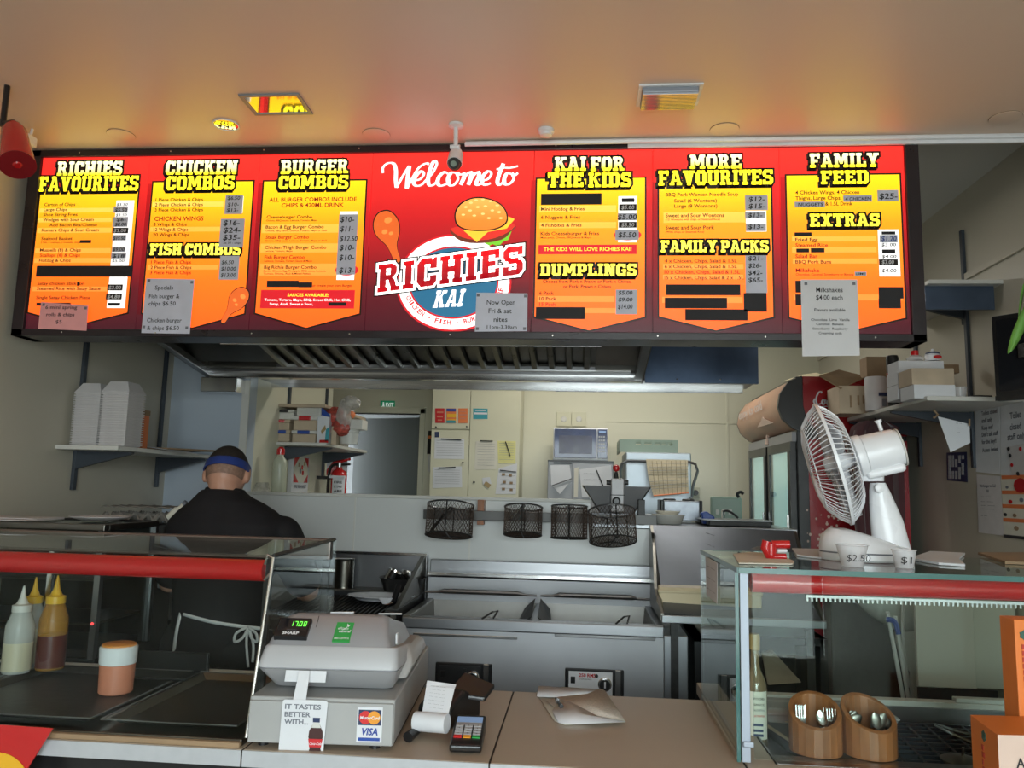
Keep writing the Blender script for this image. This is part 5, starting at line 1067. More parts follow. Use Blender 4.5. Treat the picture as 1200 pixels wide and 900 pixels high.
# receipt printer stand with roll
rs = thing('receipt_printer', 'black bracket holding an unrolled paper receipt roll beside the register', 'receipt printer', (-.36, 2.05, CZ))
T3 = Matrix.Translation((-.345, 2.12, CZ)) @ Matrix.Rotation(radians(-25), 4, 'Z')
MB().prism([T3 @ Vector(p) for p in ((-.05, -.06, 0), (-.05, .10, 0), (-.05, .10, .05), (-.05, .02, .085), (-.05, -.05, .05))], T3.to_3x3() @ Vector((.10, 0, 0))).build('printer_body', 'black', rs, .01, seg=3)
MB().prism([T3 @ Vector(p) for p in ((.0, .0, .062), (.085, .06, .050), (.085, .11, .075), (.0, .09, .10))], T3.to_3x3() @ Vector((0, 0, .012))).build('cover_flap', 'black', rs, .004)
a, b = at(478, 864, Z=CZ+.012), at(505, 842, Z=CZ+.025); MB().tube([a, a.lerp(b, .4), b], [.013, .010, .012], 10).build('bracket_arm', 'black', rs, smooth=True)
ra, rb = at(487, 845, Y=1.99), at(524, 848, Y=1.97)
rl = thing('receipt_roll', 'white paper receipt roll with its printed end curling up', 'receipt', (ra+rb)/2)
dx = (rb-ra).normalized(); MB().tube([ra, rb], .0225, 24).build('roll', 'paper', rl, smooth=True)
MB().tube([ra-dx*.0006, ra-dx*.0002], .0225, 24).build('roll_end', 'paperc', rl)
W0 = rb-ra; up = []
for i in range(9): t_ = i/8; up.append(Vector((0, .0225*cos(pi*t_*.5-pi/2+1.2)+.0+t_*.05, -.0225+t_*.105)))
A = [ra+W0*.18+Vector((0, .010+.050*t_, .020+.062*t_)) for t_ in (0, .3, .6, .8, 1)]; A2 = [rb+W0*.0+Vector((.0+.01*t_, .010+.050*t_, .016+.066*t_+(-.006 if t_ == 1 else 0))) for t_ in (0, .3, .6, .8, 1)]
m = MB(); m.add(A+A2, [(i, i+1, 6+i, 5+i) for i in range(4)]); o = m.build('receipt_strip', 'paper', rl); o.modifiers.new('t', 'SOLIDIFY').thickness = .0004
e1 = (A2[0]-A[0]); e2 = (A[4]-A[0]); PR = Plane(A[0], e1, e2, e1.cross(e2)); wdt = e1.length
for k in range(7): t = MB(); s_ = ('--- -- ----', '-- ---- --', '---- --- --')[k % 3]; PR.text(t, s_, wdt*.18, .012+k*.009, .004, wdt*.6, .0012); t.build('receipt_print', 'inkgrey', rl)

# ---- order papers and pen
op = thing('order_papers', 'fanned pile of crumpled order papers on the counter in front of the fryer', 'papers', (0, 2.35, CZ))
Zp = CZ
def sheet(P, z, nm='paper_sheet', mt='paper', lift=()):
    Q = [at(x, y, Z=Zp+z) for x, y in P]
    for i, dz in lift: Q[i].z += dz
    m = MB(); c = sum(Q, Vector())/len(Q); c.z = max(c.z, Zp+z); m.add(Q+[c], [(i, (i+1) % len(Q), len(Q)) for i in range(len(Q))]); o = m.build(nm, mt, op, smooth=True); o.modifiers.new('t', 'SOLIDIFY').thickness = .001; return o
sheet([(628, 811), (650, 845), (662, 849), (733, 846), (707, 808), (660, 805)], .003, mt='paperc')
sheet([(631, 806), (629, 816), (652, 817), (688, 813), (700, 808), (662, 806)], .008, lift=((0, .006),))
M['newsprint'] = mat('printed_newsprint', (.60, .54, .47), .8, var=.12, scale=160)
sheet([(640, 822), (662, 835), (724, 845), (731, 842), (709, 809), (690, 808), (655, 815)], .008, mt='newsprint')
for i, (dy, l) in enumerate(((0, .016), (3, .012), (6, .008), (9, .004))):
    sheet([(647+i*1, 833+dy*.9), (657, 827+dy*.8), (668, 829+dy*.8), (700, 839+dy*.5), (733, 845.5), (676, 848.5), (655, 847)], .012-i*.002, lift=((1, l), (2, l)))
o_ = at(668, 834, Z=CZ+.016); PN = Plane((o_.x, o_.y, CZ+.0125), Vector((1, -.28, 0)), Vector((.28, 1, 0)), (0, 0, 1))
for k in range(7): m = MB(); PN.text(m, ('-- --- ---- --', '--- -- -----', '---- --- -- -')[k % 3], .020, .012+k*.017, .007, .085, .001); m.build('printed_line', 'inkgrey', op)
p0, p1 = at(651, 818, Z=CZ+.018), at(658, 828, Z=CZ+.022)
pe = thing('black_pen', 'short black pen lying on the order papers', 'pen', p0)
MB().tube([p0, p0.lerp(p1, .3), p1], [.003, .0055, .006], 8).build('pen_barrel', 'black', pe, smooth=True); MB().tube([p0.lerp(p1, .3), p0.lerp(p1, .42)], .0066, 8).build('pen_ring', 'steelh', pe)

# ---- right display case
dc = thing('display_case', 'clear glass case with aluminium post and red tube at the right counter end', 'display case', (1.05, 2.15, CZ))
RX0, RX1, GZ0, GZ1 = .362, RX-.01, .925, 1.322
RY0, RY1 = 1.925, 2.475
B('top_pane', 'gglass', (RX0, RY0-.02, GZ1), (RX1, RY1, GZ1+.012), dc)
B('pane_edge', 'gedge', (RX0, RY0-.023, GZ1), (RX1, RY0-.0205, GZ1+.012), dc); B('pane_edge', 'gedge', (RX0-.003, RY0-.02, GZ1), (RX0-.0005, RY1, GZ1+.012), dc)
B('side_pane', 'gglass', (RX0-.003, RY0, CZ+.002), (RX0+.002, RY1, GZ1), dc); B('front_pane', 'gglass', (RX0+.035, RY0+.001, CZ+.01), (RX1, RY0+.007, GZ1-.001), dc)
B('pane_edge', 'gedge', (RX0-.005, RY0-.004, CZ+.004), (RX0+.0035, RY0-.0005, GZ1), dc)
B('corner_post', 'alu', (RX0+.0045, RY0-.012, CZ+.006), (RX0+.024, RY0-.002, GZ1-.001), dc, .001)
B('post_clip', 'alu', (RX0+.006, RY0-.020, CZ+.040), (RX0+.030, RY0-.010, CZ+.052), dc, .002)
B('floor_channel', 'alu', (RX0+.02, RY0+.01, CZ), (RX0+.028, RY1-.02, CZ+.010), dc); B('floor_channel', 'lamin', (RX0-.002, RY0+.03, CZ), (RX0+.003, RY1-.0, CZ+.012), dc)
MB().tube([(RX0+.04, RY0+.038, 1.297), (RX1, RY0+.038, 1.297)], .024, 20).build('red_tube', 'red', dc, smooth=True)
cb_ = MB(); x = at(945, 692, Y=RY0+.03).x; z = 1.266
cb_.box((x, RY0+.030, z), (RX1, RY0+.034, z+.006))
cb_.build('comb_spine', 'white', dc)
k = 0; xx = x
tooth = None
while xx < RX1-.01 and k < 110:
    if tooth is None: tooth = B('comb_tooth', 'white', (xx, RY0+.029, z-.008), (xx+.0035, RY0+.033, z), dc)
    else: c = tooth.copy(); COL.objects.link(c); c.location.x += k*.0105
    k += 1; xx = x+k*.0105
B('base_tray', 'steelh', (.447, RY0+.012, .78), (RX1, RY1, .79), dc); B('tray_side', 'dsteel', (.447, RY0+.012, .78), (.451, RY1, CZ+.002), dc)
B('tray_ledge', 'steelh', (.447, RY0+.012, CZ-.006), (RX1, RY0+.075, CZ), dc, .002); B('tray_back', 'steelh', (.447, RY1-.05, .79), (RX1, RY1-.042, CZ+.02), dc, .002)
B('tray_floor', 'dsteel', (.451, RY0+.075, .862), (RX1, RY1-.05, .868), dc)
B('rear_track', 'offw', (.447, RY1-.045, CZ+.016), (RX1, RY1-.008, CZ+.034), dc, .002); B('rear_track', 'offw', (1.06, RY1-.040, CZ+.034), (RX1, RY1-.012, CZ+.046), dc, .002)
zf = .869
# black grid mat
gm = thing('black_grid_mat', 'black plastic grid mat lying in the right case behind the cutlery cups', 'mat', (1.0, 2.25, zf))
ga, gb, gc, gd = .72, 1.62, 2.04, 2.40
M['gridp'] = mat('blue_black_grid_plastic', (.035, .045, .06), .4)
B('mat_base', 'black', (ga, gc, zf), (gb, gd, zf+.003), gm)
for k in range(11): y = gc+(gd-gc)*k/10; B('grid_bar', 'gridp', (ga, y-.0035, zf+.003), (gb, y+.0035, zf+.014), gm)
for k in range(19): x = ga+(gb-ga)*k/18; MB().prism([(x-.0035, gc, zf+.004), (x+.0035, gc, zf+.004), (x+.0385, gd, zf+.004), (x+.0315, gd, zf+.004)], (0, 0, .009)).build('grid_bar', 'gridp', gm)
# bottle
q = at(881, 860, Z=zf+.0); bx, by = .452+.045, 2.17
tb = at(881, 742, Y=by); H = tb.z-zf-.001; bx = at(884, 860, Y=by).x+.004
bt = thing('vinegar_bottle', 'glass bottle with brass-coloured cap and paper label just behind the aluminium post', 'bottle', (bx, by, zf))
M['bottleglass'] = mat('brown_clear_glass', (.24, .17, .10), .08, var=.05, alpha=.75, coat=.4)
MB().lathe([(.026, 0), (.029, .004), (.029, H*.52), (.026, H*.58), (.012, H*.70), (.0105, H*.88)], (bx, by, zf), 28).build('bottle_glass', 'bottleglass', bt, smooth=True)
MB().lathe([(.024, .004), (.026, H*.24)], (bx, by, zf), 24).build('bottle_contents', 'yol', bt, smooth=True)
MB().lathe([(.0135, H*.86), (.014, H*.97), (.012, H)], (bx, by, zf), 20).build('bottle_cap', 'cork', bt, smooth=True)
m = MB(); a0, a1 = radians(-140), radians(-35); n = 10; P = []
for i in range(n+1):
    a = a0+(a1-a0)*i/n
    for z in (H*.08, H*.50): P.append((bx+.0297*cos(a), by+.0297*sin(a), zf+z))
m.add(P, [(2*i, 2*i+2, 2*i+3, 2*i+1) for i in range(n)]); lb = m.build('bottle_label', 'paperc', bt, smooth=True)
PB = Plane((bx, by-.0302, zf), (1, 0, 0), (0, 0, 1), (0, -1, 0))
for z, s, mt in ((H*.43, 'FOOD', 'ink'), (H*.38, 'SAUCE', 'ink'), (H*.33, 'NUTRITION', 'inkgrey'), (H*.28, 'INFORMATION', 'mcr')): t = MB(); PB.text(t, s, -.010, z, .005, .026, .001); t.build('label_lettering', mt, lb)
for z in (H*.20, H*.15, H*.11): m = MB(); PB.rect(m, -.012, z, .012, z+.006, .001); m.build('label_bar', 'navy', lb)
# food tubs at the back
for x0, x1, lb_, fd in ((.50, .655, 'clear lidded tub with orange shredded food at the back of the right case', True), (.665, .84, 'empty clear lidded tub at the back of the right case', False)):
    t = thing('food_tub', lb_, 'tub', ((x0+x1)/2, 2.33, zf), 'clear tubs at the back of the right case')
    q = MB(); y0, y1 = 2.27, 2.41; i = .015
    q.loft([[Vector((a, b, zf+z)) for a, b in ((x0+e, y0+e), (x1-e, y0+e), (x1-e, y1-e), (x0+e, y1-e))] for z, e in ((.002, i), (.050, 0), (.052, -.004), (.056, -.004), (.066, .012))]); q.build('tub_wall', 'cup', t, .004)
    if fd: q = MB(); q.box((x0+.02, y0+.02, zf+.004), (x1-.02, y1-.02, zf+.034)); q.build('shredded_food', 'food', t, .006)
# black triangular dish
dd = thing('black_dish', 'black plastic dish with a beige rim left of the cutlery cups', 'dish', (.53, 2.05, zf))
q = [(.478, 2.30), (.60, 2.26), (.60, 2.02), (.54, 2.02)]
MB().loft([[Vector((x, y, zf+.002)) for x, y in q], [Vector((x*1.0, y, zf+.030)) for x, y in q]], cap=True).build('dish_bowl', 'black', dd, .006)
MB().tube([Vector((x, y, zf+.033)) for x, y in q], .004, 6, close=True).build('dish_rim', 'ccard', dd)
# cutlery cups
def cupc(px0, px1, pb, label, kind, n):
    Y = 2.015; a = at(px0, pb, Y=Y).x; b = at(px1, pb, Y=Y).x; x = (a+b)/2; R = (b-a)/2; zb_ = CZ+.001
    y = 1.96+R+.02
    t = thing('cutlery_cup', label, 'cutlery cup', (x, y, zb_), 'slanted wooden cutlery cups')
    zf_ = .062; zk = .125; N = 20; outer = []; m = MB(); inn = R*.82
    zt_ = lambda yy, xx: zf_+(zk-zf_)*((yy+R)/(2*R))-xx*.18*(1 if kind == 'fork' else 1.6)*(-1 if kind == 'fork' else 1)*.4
    A = [];
    for r, z in ((R, 0), (R, 1), (inn, 1), (inn, 0)):
        ring = []
        for k in range(N):
            an = 2*pi*k/N; u, v = r*cos(an), r*sin(an)
            ring.append(Vector((x+u, y+v, zb_+(zt_(v, u) if z else (0 if r == R else .008)))))
        A.append(ring)
    m.loft(A, cap=True); m.build('cup_wall', 'wood', t, .002)
    items_ = 7
    for k in range(n):
        an = 2.2*k+.4; u, v = inn*.62*cos(an), inn*.40*sin(an)-.006; lean = Vector((u*.25, -.012+v*.2, 0)); h = .070+.012*((k*7) % 3)/2
        c = thing('fork' if (kind == 'fork' and k % 3 != 2) else 'spoon' if k % 2 else 'teaspoon', '', 'cutlery', (x+u, y+v, zb_), ('forks and spoons' if kind == 'fork' else 'spoons')+' in the '+('left' if kind == 'fork' else 'right')+' wooden cup')
        base = Vector((x+u*.5, y+v*.5, zb_+.012)); top = Vector((x+u, y+v, zb_+h))+lean
        MB().tube([base, base.lerp(top, .75)], [.003, .0024], 6).build('handle', 'bsteel', c)
        isf = c.name.startswith('fork')
        c['label'] = ('steel fork standing tines up in the %s slanted wooden cup' if isf else 'steel spoon standing bowl up in the %s slanted wooden cup') % ('left' if kind == 'fork' else 'right')
        if isf:
            B('tine_base', 'bsteel', (-.010, -.001, -.012), (.010, .001, .004), c, .001, T=Matrix.Translation(top))
            for j in range(4): MB().tube([top+Vector((-.0088+j*.0058, 0, .002)), top+Vector((-.0095+j*.0062, .002, .030))], [.0017, .0011], 5).build('tine', 'bsteel', c)
        else:
            bm_ = MB(); bm_.lathe([(.002, -.020), (.009, -.012), (.0125, 0), (.010, .012), (.003, .019)], top+Vector((0, 0, .004)), 14, Matrix.Rotation(.25*(k-3), 4, 'Y'), sy=.28); bm_.build('bowl', 'dsteel' if kind != 'fork' else 'bsteel', c, smooth=True)
    return t
cupc(929, 991, 893, 'slanted bamboo cup holding upright forks, left of the pair', 'fork', 5)
cupc(992, 1056, 893, 'slanted bamboo cup holding upright spoons, right of the pair', 'spoon', 8)
# pan lid and tongs
q = at(1130, 888, Z=.90)
pl_ = thing('steel_lid', 'flat steel lid with small knob lying at the front of the grid mat', 'lid', (q.x, q.y, zf+.013))
MB().lathe([(.050, 0), (.050, .004), (.03, .010), (.005, .012)], (q.x+.01, 2.08, zf+.013), 28).build('lid_disc', 'dsteel', pl_, smooth=True); MB().tube([(q.x+.01, 2.08, zf+.025), (q.x+.012, 2.08, zf+.046)], .004, 8).build('knob', 'bsteel', pl_)
tg = thing('steel_tongs', 'thin steel tongs lying on the grid mat beside the orange boxes', 'tongs', (1.02, 2.2, zf+.013))
for s in (0, 1): MB().tube([at(1095, 848+s*2, Z=zf+.018), at(1118, 856+s*5, Z=zf+.030), at(1142, 862+s*9, Z=zf+.018)], [.002, .005, .004], 6).build('tong_arm', 'dsteel', tg)
# orange boxes on the customer ledge
lg = thing('customer_ledge', 'narrow beige ledge before the right case carrying the orange boxes', 'ledge', (1.2, 1.7, 0))
B('board', 'lamin', (.78, 1.45, .87), (RX-.01, 1.83, .90), lg, .002); B('support', 'black', (.80, 1.6, 0), (.83, 1.8, .87), lg); B('support', 'black', (1.66, 1.6, 0), (1.69, 1.8, .87), lg)
def obox(name, label, P, z0, z1, side):
    t = thing(name, label, 'box', (P[0][0], P[0][1], z0)); m = MB(); n = len(P)
    V = [Vector((x, y, z)) for z in (z0, z1) for x, y in P]; m.add(V, [(3, 2, 1, 0), (4, 5, 6, 7), (1, 2, 6, 5), (2, 3, 7, 6)]); m.cur = 0
    m.add(V, [(0, 1, 5, 4)]); m.cur = 1; m.add(V, [(3, 0, 4, 7)], mi=0); o = m.build('carton', ['orangebox', 'boxwhite'], t)
    return t, o
# front carton: orange long side faces left-front, pinkish end faces the camera
fx = at(1137, 835, Y=1.80); fm = at(1167, 861, Y=1.66)
z1_ = fm.z; P0 = Vector((fx.x, 1.80)); P1 = Vector((fm.x+.003, 1.66)); e = Vector((.25, .02))
t = thing('orange_carton', 'front orange tea-style carton with pale end standing on the ledge at lower right', 'box', (P1.x, P1.y, CZ), 'orange cartons by the right case')
m = MB(); V = [Vector((*p, z)) for z in (CZ, z1_) for p in (P0, P1, P1+e, P0+e)]
m.add(V, [(4, 5, 6, 7), (0, 1, 5, 4), (2, 3, 7, 6), (3, 0, 4, 7), (3, 2, 1, 0)]); m.add(V[1:3]+V[5:7], [(0, 1, 3, 2)], mi=1); m.build('carton', ['orangebox', 'boxwhite'], t)
d01 = Vector((P1.x-P0.x, P1.y-P0.y, 0)); PO = Plane((P0.x, P0.y, CZ), d01, (0, 0, 1), d01.cross(Vector((0, 0, 1))))
M['dkred'] = mat('dark_red_print', (.45, .03, .01), .5); M['dkgreen'] = mat('dark_green_print', (.03, .10, .07), .5)
L_ = d01.length
m = MB(); PO.poly(m, [(L_*.5+.009*cos(a*pi/6)*(1+.3*(a % 2)), .137+.009*sin(a*pi/6)*(1+.3*(a % 2))) for a in range(12)], .001); m.build('leaf_emblem', 'dkgreen', t)
m = MB()
for k in range(8): PO.rect(m, L_*.40, .01+k*.014, L_*.40+.014-.004*(k % 3), .020+k*.014, .001)
tag(m.build('red_script', 'dkred', t), kind='stuff')
PE = Plane((P1.x, P1.y, CZ), (e.x, e.y, 0), (0, 0, 1), (e.y, -e.x, 0)); m = MB(); PE.text(m, 'A', .032, .100, .018, None, .001, bold=.02); m.build('carton_lettering', 'ink', t)
bx0 = at(1178, 724, Y=1.845); zt2 = at(1180, 723, Y=1.845).z
t = thing('orange_carton', 'rear orange carton with dark red script standing upright behind the front one', 'box', (bx0.x, 1.83, CZ), 'orange cartons by the right case')
B('carton', 'orangebox', (bx0.x, 1.81, CZ+.001), (bx0.x+.20, 1.87, zt2), t, .002)
PQ = Plane((bx0.x, 1.809, CZ), (1, 0, 0), (0, 0, 1), (0, -1, 0)); m = MB()
for k in range(7): PQ.rect(m, .012, .215+k*.013, .026-.005*(k % 2), .225+k*.013, .001)
tag(m.build('red_script', 'dkred', t), kind='stuff')
m = MB(); PQ.poly(m, [(.018+.008*cos(a*pi/6)*(1+.35*(a % 2)), .322+.008*sin(a*pi/6)*(1+.35*(a % 2))) for a in range(12)], .001); m.build('leaf_emblem', 'dkgreen', t)

# ---- things on the right case
GT = GZ1+.0125
def sh(P, z, lab, nm='paper_napkin', mt='paper', n=1, grp=None, cat='napkin'):
    Q = [at(x, y, Z=GT+z) for x, y in P]; Q = [Vector((p.x, p.y, GT+z)) for p in Q]; o = MB().prism(Q, (0, 0, .0015*n)).build(nm, mt, bevel=.0004); tag(o, lab, cat, grp); return o
sh([(859, 650), (866, 661), (929, 662), (931, 659), (912, 650), (880, 648)], .0005, 'pinkish paper napkin under the red clip on the right case', mt='paperc', n=2)
sh([(928, 644), (934, 652), (962, 655), (962, 645)], .0005, 'folded paper sheets pushed under the left of the fan base', 'paper_sheet', n=3, cat='paper')
sh([(1066, 656), (1100, 662), (1131, 664), (1124, 657), (1131, 650), (1090, 648)], .0005, 'loose white papers lying right of the fan base', 'paper_sheet', n=4, cat='paper')
sh([(1146, 650), (1178, 661), (1260, 664), (1260, 650)], .0005, 'flat brown book and white pages at the right edge of the glass top', 'flat_book', 'card', n=5, cat='book')
# red clip
q = at(905, 656, Z=GT); rk = thing('red_clamp', 'bright red plastic clamp standing on the napkin beside the fan', 'clamp', (q.x, q.y, GT+.003))
yk = q.y
def K(px, py, dy=0): p = at(px, py, Y=yk+dy); return p
MB().tube([K(899, 634), K(897, 642), K(902, 651), K(906, 653)], [.013, .013, .012, .010], 12).build('clamp_head', 'red', rk, smooth=True)
MB().tube([K(903, 637), K(903, 650)], .015, 12).build('clamp_head_back', 'red', rk, smooth=True)
MB().tube([K(904, 638), K(925, 638)], .0105, 14).build('clamp_bar', 'red', rk, smooth=True); MB().tube([K(904, 652), K(921, 652.5)], .0085, 14).build('clamp_bar', 'red', rk, smooth=True)
MB().tube([K(911, 645.5), K(922, 645.5)], .005, 8).build('spindle', 'white', rk)
sc0 = thing('steel_knife', 'steel blade lying behind the red clamp on the glass top', 'knife', at(930, 648, Z=GT)); MB().prism([K(880, 643, .1), K(888, 640, .1), K(897, 641, .1), K(895, 646, .1)], (0, .003, 0)).build('blade', 'dsteel', sc0)
# price cups
for px, w0, w1, yt, s, lab in ((999, 12, 17.5, 638, '$2.50', 'thin clear plastic cup marked 2.50 in front of the fan base'), (1060, 10, 13, 644, '$1-', 'smaller clear plastic cup marked 1 dollar right of the fan base')):
    q = at(px, 661.5 if px < 1030 else 664.5, Y=2.03); tz = at(px, yt, Y=2.03).z; r0, r1 = w0/930*2.0, w1/930*2.0; H = tz-GT
    t = thing('sample_cup', lab, 'cup', (q.x, 2.03, GT), 'price cups on the right case')
    MB().lathe([(r0*.96, .0005), (r0, .003), (r1*.97, H-.003), (r1*1.05, H-.001), (r1*1.05, H), (r1*.93, H-.004), (r0*.92, .004)], (q.x, 2.03, GT), 28).build('cup_wall', 'cup', t, smooth=True)
    PCu = Plane((q.x, 2.03-r1*.98, GT), (1, 0, 0), (0, -(r1-r0)*.8, H), (0, -1, 0)); m = MB(); PCu.text(m, s, .001, H*.30, .016, r1*1.45, .0006, al='c', shear=.05, bold=-.0); m.build('cup_lettering', 'ink', t)
# price sheet hanging inside the left pane
m = MB(); P = [at(827, 652, X=RX0-.006), at(841, 660, X=RX0-.006), at(841, 708, X=RX0-.006), at(828, 697, X=RX0-.006)]
m.prism(P, (-.001, 0, 0)); o = m.build('price_sheet', 'paper'); tag(o, 'white price table sheet taped to the left side of the right glass case', 'price sheet')
PW = Plane((RX0-.0072, P[0].y, P[2].z), (0, -1, 0), (0, 0, 1), (-1, 0, 0)); ww = P[0].y-P[1].y
for k in range(6): m = MB(); PW.text(m, ('--- ---', '---- --', '-- -- --')[k % 3], ww*.12, .02+(5-k)*.03, .010, ww*.7, .0006); m.build('sheet_lettering', 'inkgrey', o)

# ---- desk fan
FY_ = 2.24
fan = thing('desk_fan', 'white desk fan turned to the left standing on the right glass case', 'fan', (.80, FY_, GT))
bc = at(1014, 655, Y=FY_); bl_ = at(961, 650, Y=FY_).x; br_ = at(1069, 655, Y=FY_).x; cx_ = (bl_+br_)/2; rx = (br_-bl_)/2
zt_ = at(1000, 626, Y=FY_).z-GT
def ring(cx, cy, rx, ry, z, tilt=0, n=32): return [Vector((cx+rx*cos(2*pi*k/n), cy+ry*sin(2*pi*k/n), GT+z+tilt*cos(2*pi*k/n))) for k in range(n)]
MB().loft([ring(cx_, FY_, rx*.97, .095, .001), ring(cx_, FY_, rx, .10, .006), ring(cx_, FY_, rx, .10, .020)]).build('base_plate', 'white', fan, smooth=True)
MB().loft([ring(cx_, FY_, rx*.99, .098, .024), ring(cx_-.003, FY_, rx*.97, .094, .036, -.004), ring(cx_-.008, FY_, rx*.88, .08, .052, -.014), ring(cx_-.014, FY_, rx*.66, .062, .066, -.018), ring(cx_-.02, FY_, rx*.3, .03, .074, -.010)]).build('base_cover', 'white', fan, smooth=True)
MB().loft([ring(cx_, FY_, rx*.985, .097, .019), ring(cx_, FY_, rx*.985, .097, .025)]).build('base_groove', 'inkgrey', fan)
q = at(987, 629, Y=FY_-.05); MB().lathe([(.009, -.004), (.009, .008), (.007, .010)], (q.x, FY_-.05, GT+zt_-.013), 14).build('speed_button', 'white', fan, smooth=True)
# neck: tapering blade from base to hinge
def nring(pxl, pxr, py, dp, n=18):
    a = at(pxl, py, Y=FY_); b = at(pxr, py, Y=FY_); c = (a+b)/2; hx = (b-a)/2
    return [c+hx*cos(2*pi*k/n)+Vector((0, dp*sin(2*pi*k/n), 0)) for k in range(n)]
MB().loft([nring(1025, 1068, 646, .034), nring(1022, 1064, 632, .032), nring(1020, 1058, 610, .028), nring(1019, 1050, 592, .026), nring(1019, 1042, 575, .024), nring(1020, 1037, 566, .022)]).build('neck', 'white', fan, smooth=True)
MB().loft([nring(1005, 1036, 564, .020), nring(1003, 1036, 556, .024), nring(1010, 1036, 553, .02)]).build('hinge', 'white', fan, smooth=True)
MB().lathe([(.012, 0), (.012, .006), (.009, .008)], at(1030, 572, Y=FY_-.03), 16, Matrix.Rotation(pi/2, 4, 'X')).build('hinge_screw', 'white', fan, smooth=True)
# head axes
mc = at(1027, 531, Y=FY_); ax_t = at(972, 541, Y=FY_)
A_ = (ax_t-mc).normalized(); A_ = (A_+Vector((0, .22, -.07))).normalized()
S_ = A_.cross(Vector((0, 0, 1))).normalized(); Uh = S_.cross(A_).normalized()
HT = Matrix((( S_.x, Uh.x, A_.x, mc.x), (S_.y, Uh.y, A_.y, mc.y), (S_.z, Uh.z, A_.z, mc.z), (0, 0, 0, 1)))   # local z = blowing direction
def HL(prof, nm, m, n=36, sx=1, sy=1): return MB().add(*(lambda b: (b.v, b.f))(MB().lathe(prof, (0, 0, 0), n, HT, sx, sy))).build(nm, m, fan, smooth=True)
HL([(.030, -.070), (.046, -.064), (.053, -.050), (.055, -.02), (.056, .030)], 'motor_cover', 'white')
HL([(.058, .031), (.060, .035), (.060, .052), (.05, .058)], 'motor_collar', 'white')
HL([(.052, -.062), (.050, -.066)], 'cover_seam', 'offw')
MB().box((-.040, -.064, -.055), (.040, -.040, .045), HT).build('gearbox', 'white', fan, .010, seg=3)
kq = HT @ Vector((0, .055, -.030)); MB().tube([kq, kq+Uh*.022], .0055, 10).build('swing_knob', 'white', fan, smooth=True); MB().tube([kq+Uh*.022, kq+Uh*.030], [.008, .010], 12).build('knob_head', 'white', fan, smooth=True)
RR = .168; zc0, zc1, zr = .060, .165, .115
HL([(RR-.002, zr-.004), (RR+.003, zr-.004), (RR+.003, zr+.004), (RR-.002, zr+.004), (RR-.002, zr-.004)], 'cage_rim', 'white', 64)
cg = MB()
def cage(z_hub, r_hub, z_rim, bulge, n, front):
    for k in range(n):
        a = 2*pi*k/n; P = []
        for t_ in (0, .3, .6, .85, .96, 1): r = r_hub+(RR-r_hub)*(t_**.9); z = z_hub+(z_rim-z_hub)*(t_**3.2 if t_ < 1 else 1); P.append(HT @ Vector((r*cos(a), r*sin(a), z)))
        cg.tube(P, .0014, 3, cap=False)
    for r in (r_hub, .11): z = z_hub+(z_rim-z_hub)*(((r-r_hub)/(RR-r_hub))**3.5); cg.tube([HT @ Vector((r*cos(2*pi*k/40), r*sin(2*pi*k/40), z)) for k in range(40)], .0016, 4, close=True)
cage(zc0, .05, zr, 0, 66, False); cage(zc1+.012, .035, zr, 0, 66, True)
cg.build('cage_wires', 'white', fan)
HL([(.001, zc1+.009), (.038, zc1+.009), (.038, zc1+.013), (.001, zc1+.016)], 'cage_badge', 'white')
HL([(.012, .055), (.026, .085), (.026, .125), (.016, .138)], 'blade_hub', 'white')
M['bladep'] = mat('translucent_white_blade', (.72, .72, .75), .3, var=.03, alpha=.9)
for b in range(3):
    m = MB(); P = []; n = 6
    for i in range(n+1):
        r = .024+(RR-.040)*i/n; w = .42+.34*sin(pi*min(1, i/n*1.1))*1.0
        for j in range(7): u = j/6-.5; a = b*2*pi/3+u*w*1.6+.25*i/n; P.append(HT @ Vector((r*cos(a), r*sin(a), .105-u*.045)))
    m.add(P, [(i*7+j, i*7+j+1, (i+1)*7+j+1, (i+1)*7+j) for i in range(n) for j in range(6)]); o = m.build('fan_blade', 'bladep', fan, smooth=True); o.modifiers.new('t', 'SOLIDIFY').thickness = .002
# ================================================================== BACK ROOM
# drinks fridge, front turned to the left, red side to the counter
FX0, FX1, FYa, FYb, FZ = 1.12, 1.70, 4.33, 5.45, 2.142
fg = thing('drinks_fridge', 'tall red and black drinks fridge standing side-on beyond the fan', 'fridge', (1.4, 4.9, 0))
M['fred'] = mat('red_fridge_side', (.30, .008, .014), .28, var=.10, scale=2.5, coat=.3)
B('cabinet', 'black', (FX0+.02, FYa+.006, .02), (FX1, FYb, FZ-.004), fg, .004)
B('side_panel', 'fred', (FX0+.075, FYa, .10), (FX1, FYa+.006, 1.80), fg)
m = MB(); P = [(FX0+.055, FZ-.004), (FX0+.055, 1.98), (FX0+.075, 1.90), (FX0+.13, 1.845), (FX0+.22, 1.825), (FX1, 1.825), (FX1, FZ-.004)]
m.prism([(x, FYa, z) for x, z in P], (0, .006, 0)); m.build('header_side', 'fred', fg)
pr = [(FX0+.05, FZ), (FX0-.02, FZ-.035), (FX0-.065, FZ-.10), (FX0-.078, FZ-.17), (FX0-.055, FZ-.235), (FX0+.0, FZ-.285), (FX0+.05, FZ-.30)]
m = MB(); m.prism([(x, FYa-.002, z) for x, z in pr], (0, .03, 0)); m.build('header_cap', 'black', fg)
m = MB(); n = len(pr); m.add([(x, y, z) for y in (FYa+.03, FYb) for x, z in pr], [(i, i+1, n+i+1, n+i) for i in range(n-1)]); m.build('header_sign', 'fpanel', fg, smooth=True)
m = MB(); m.prism([(x, FYb, z) for x, z in pr], (0, .02, 0)); m.build('header_cap', 'black', fg)
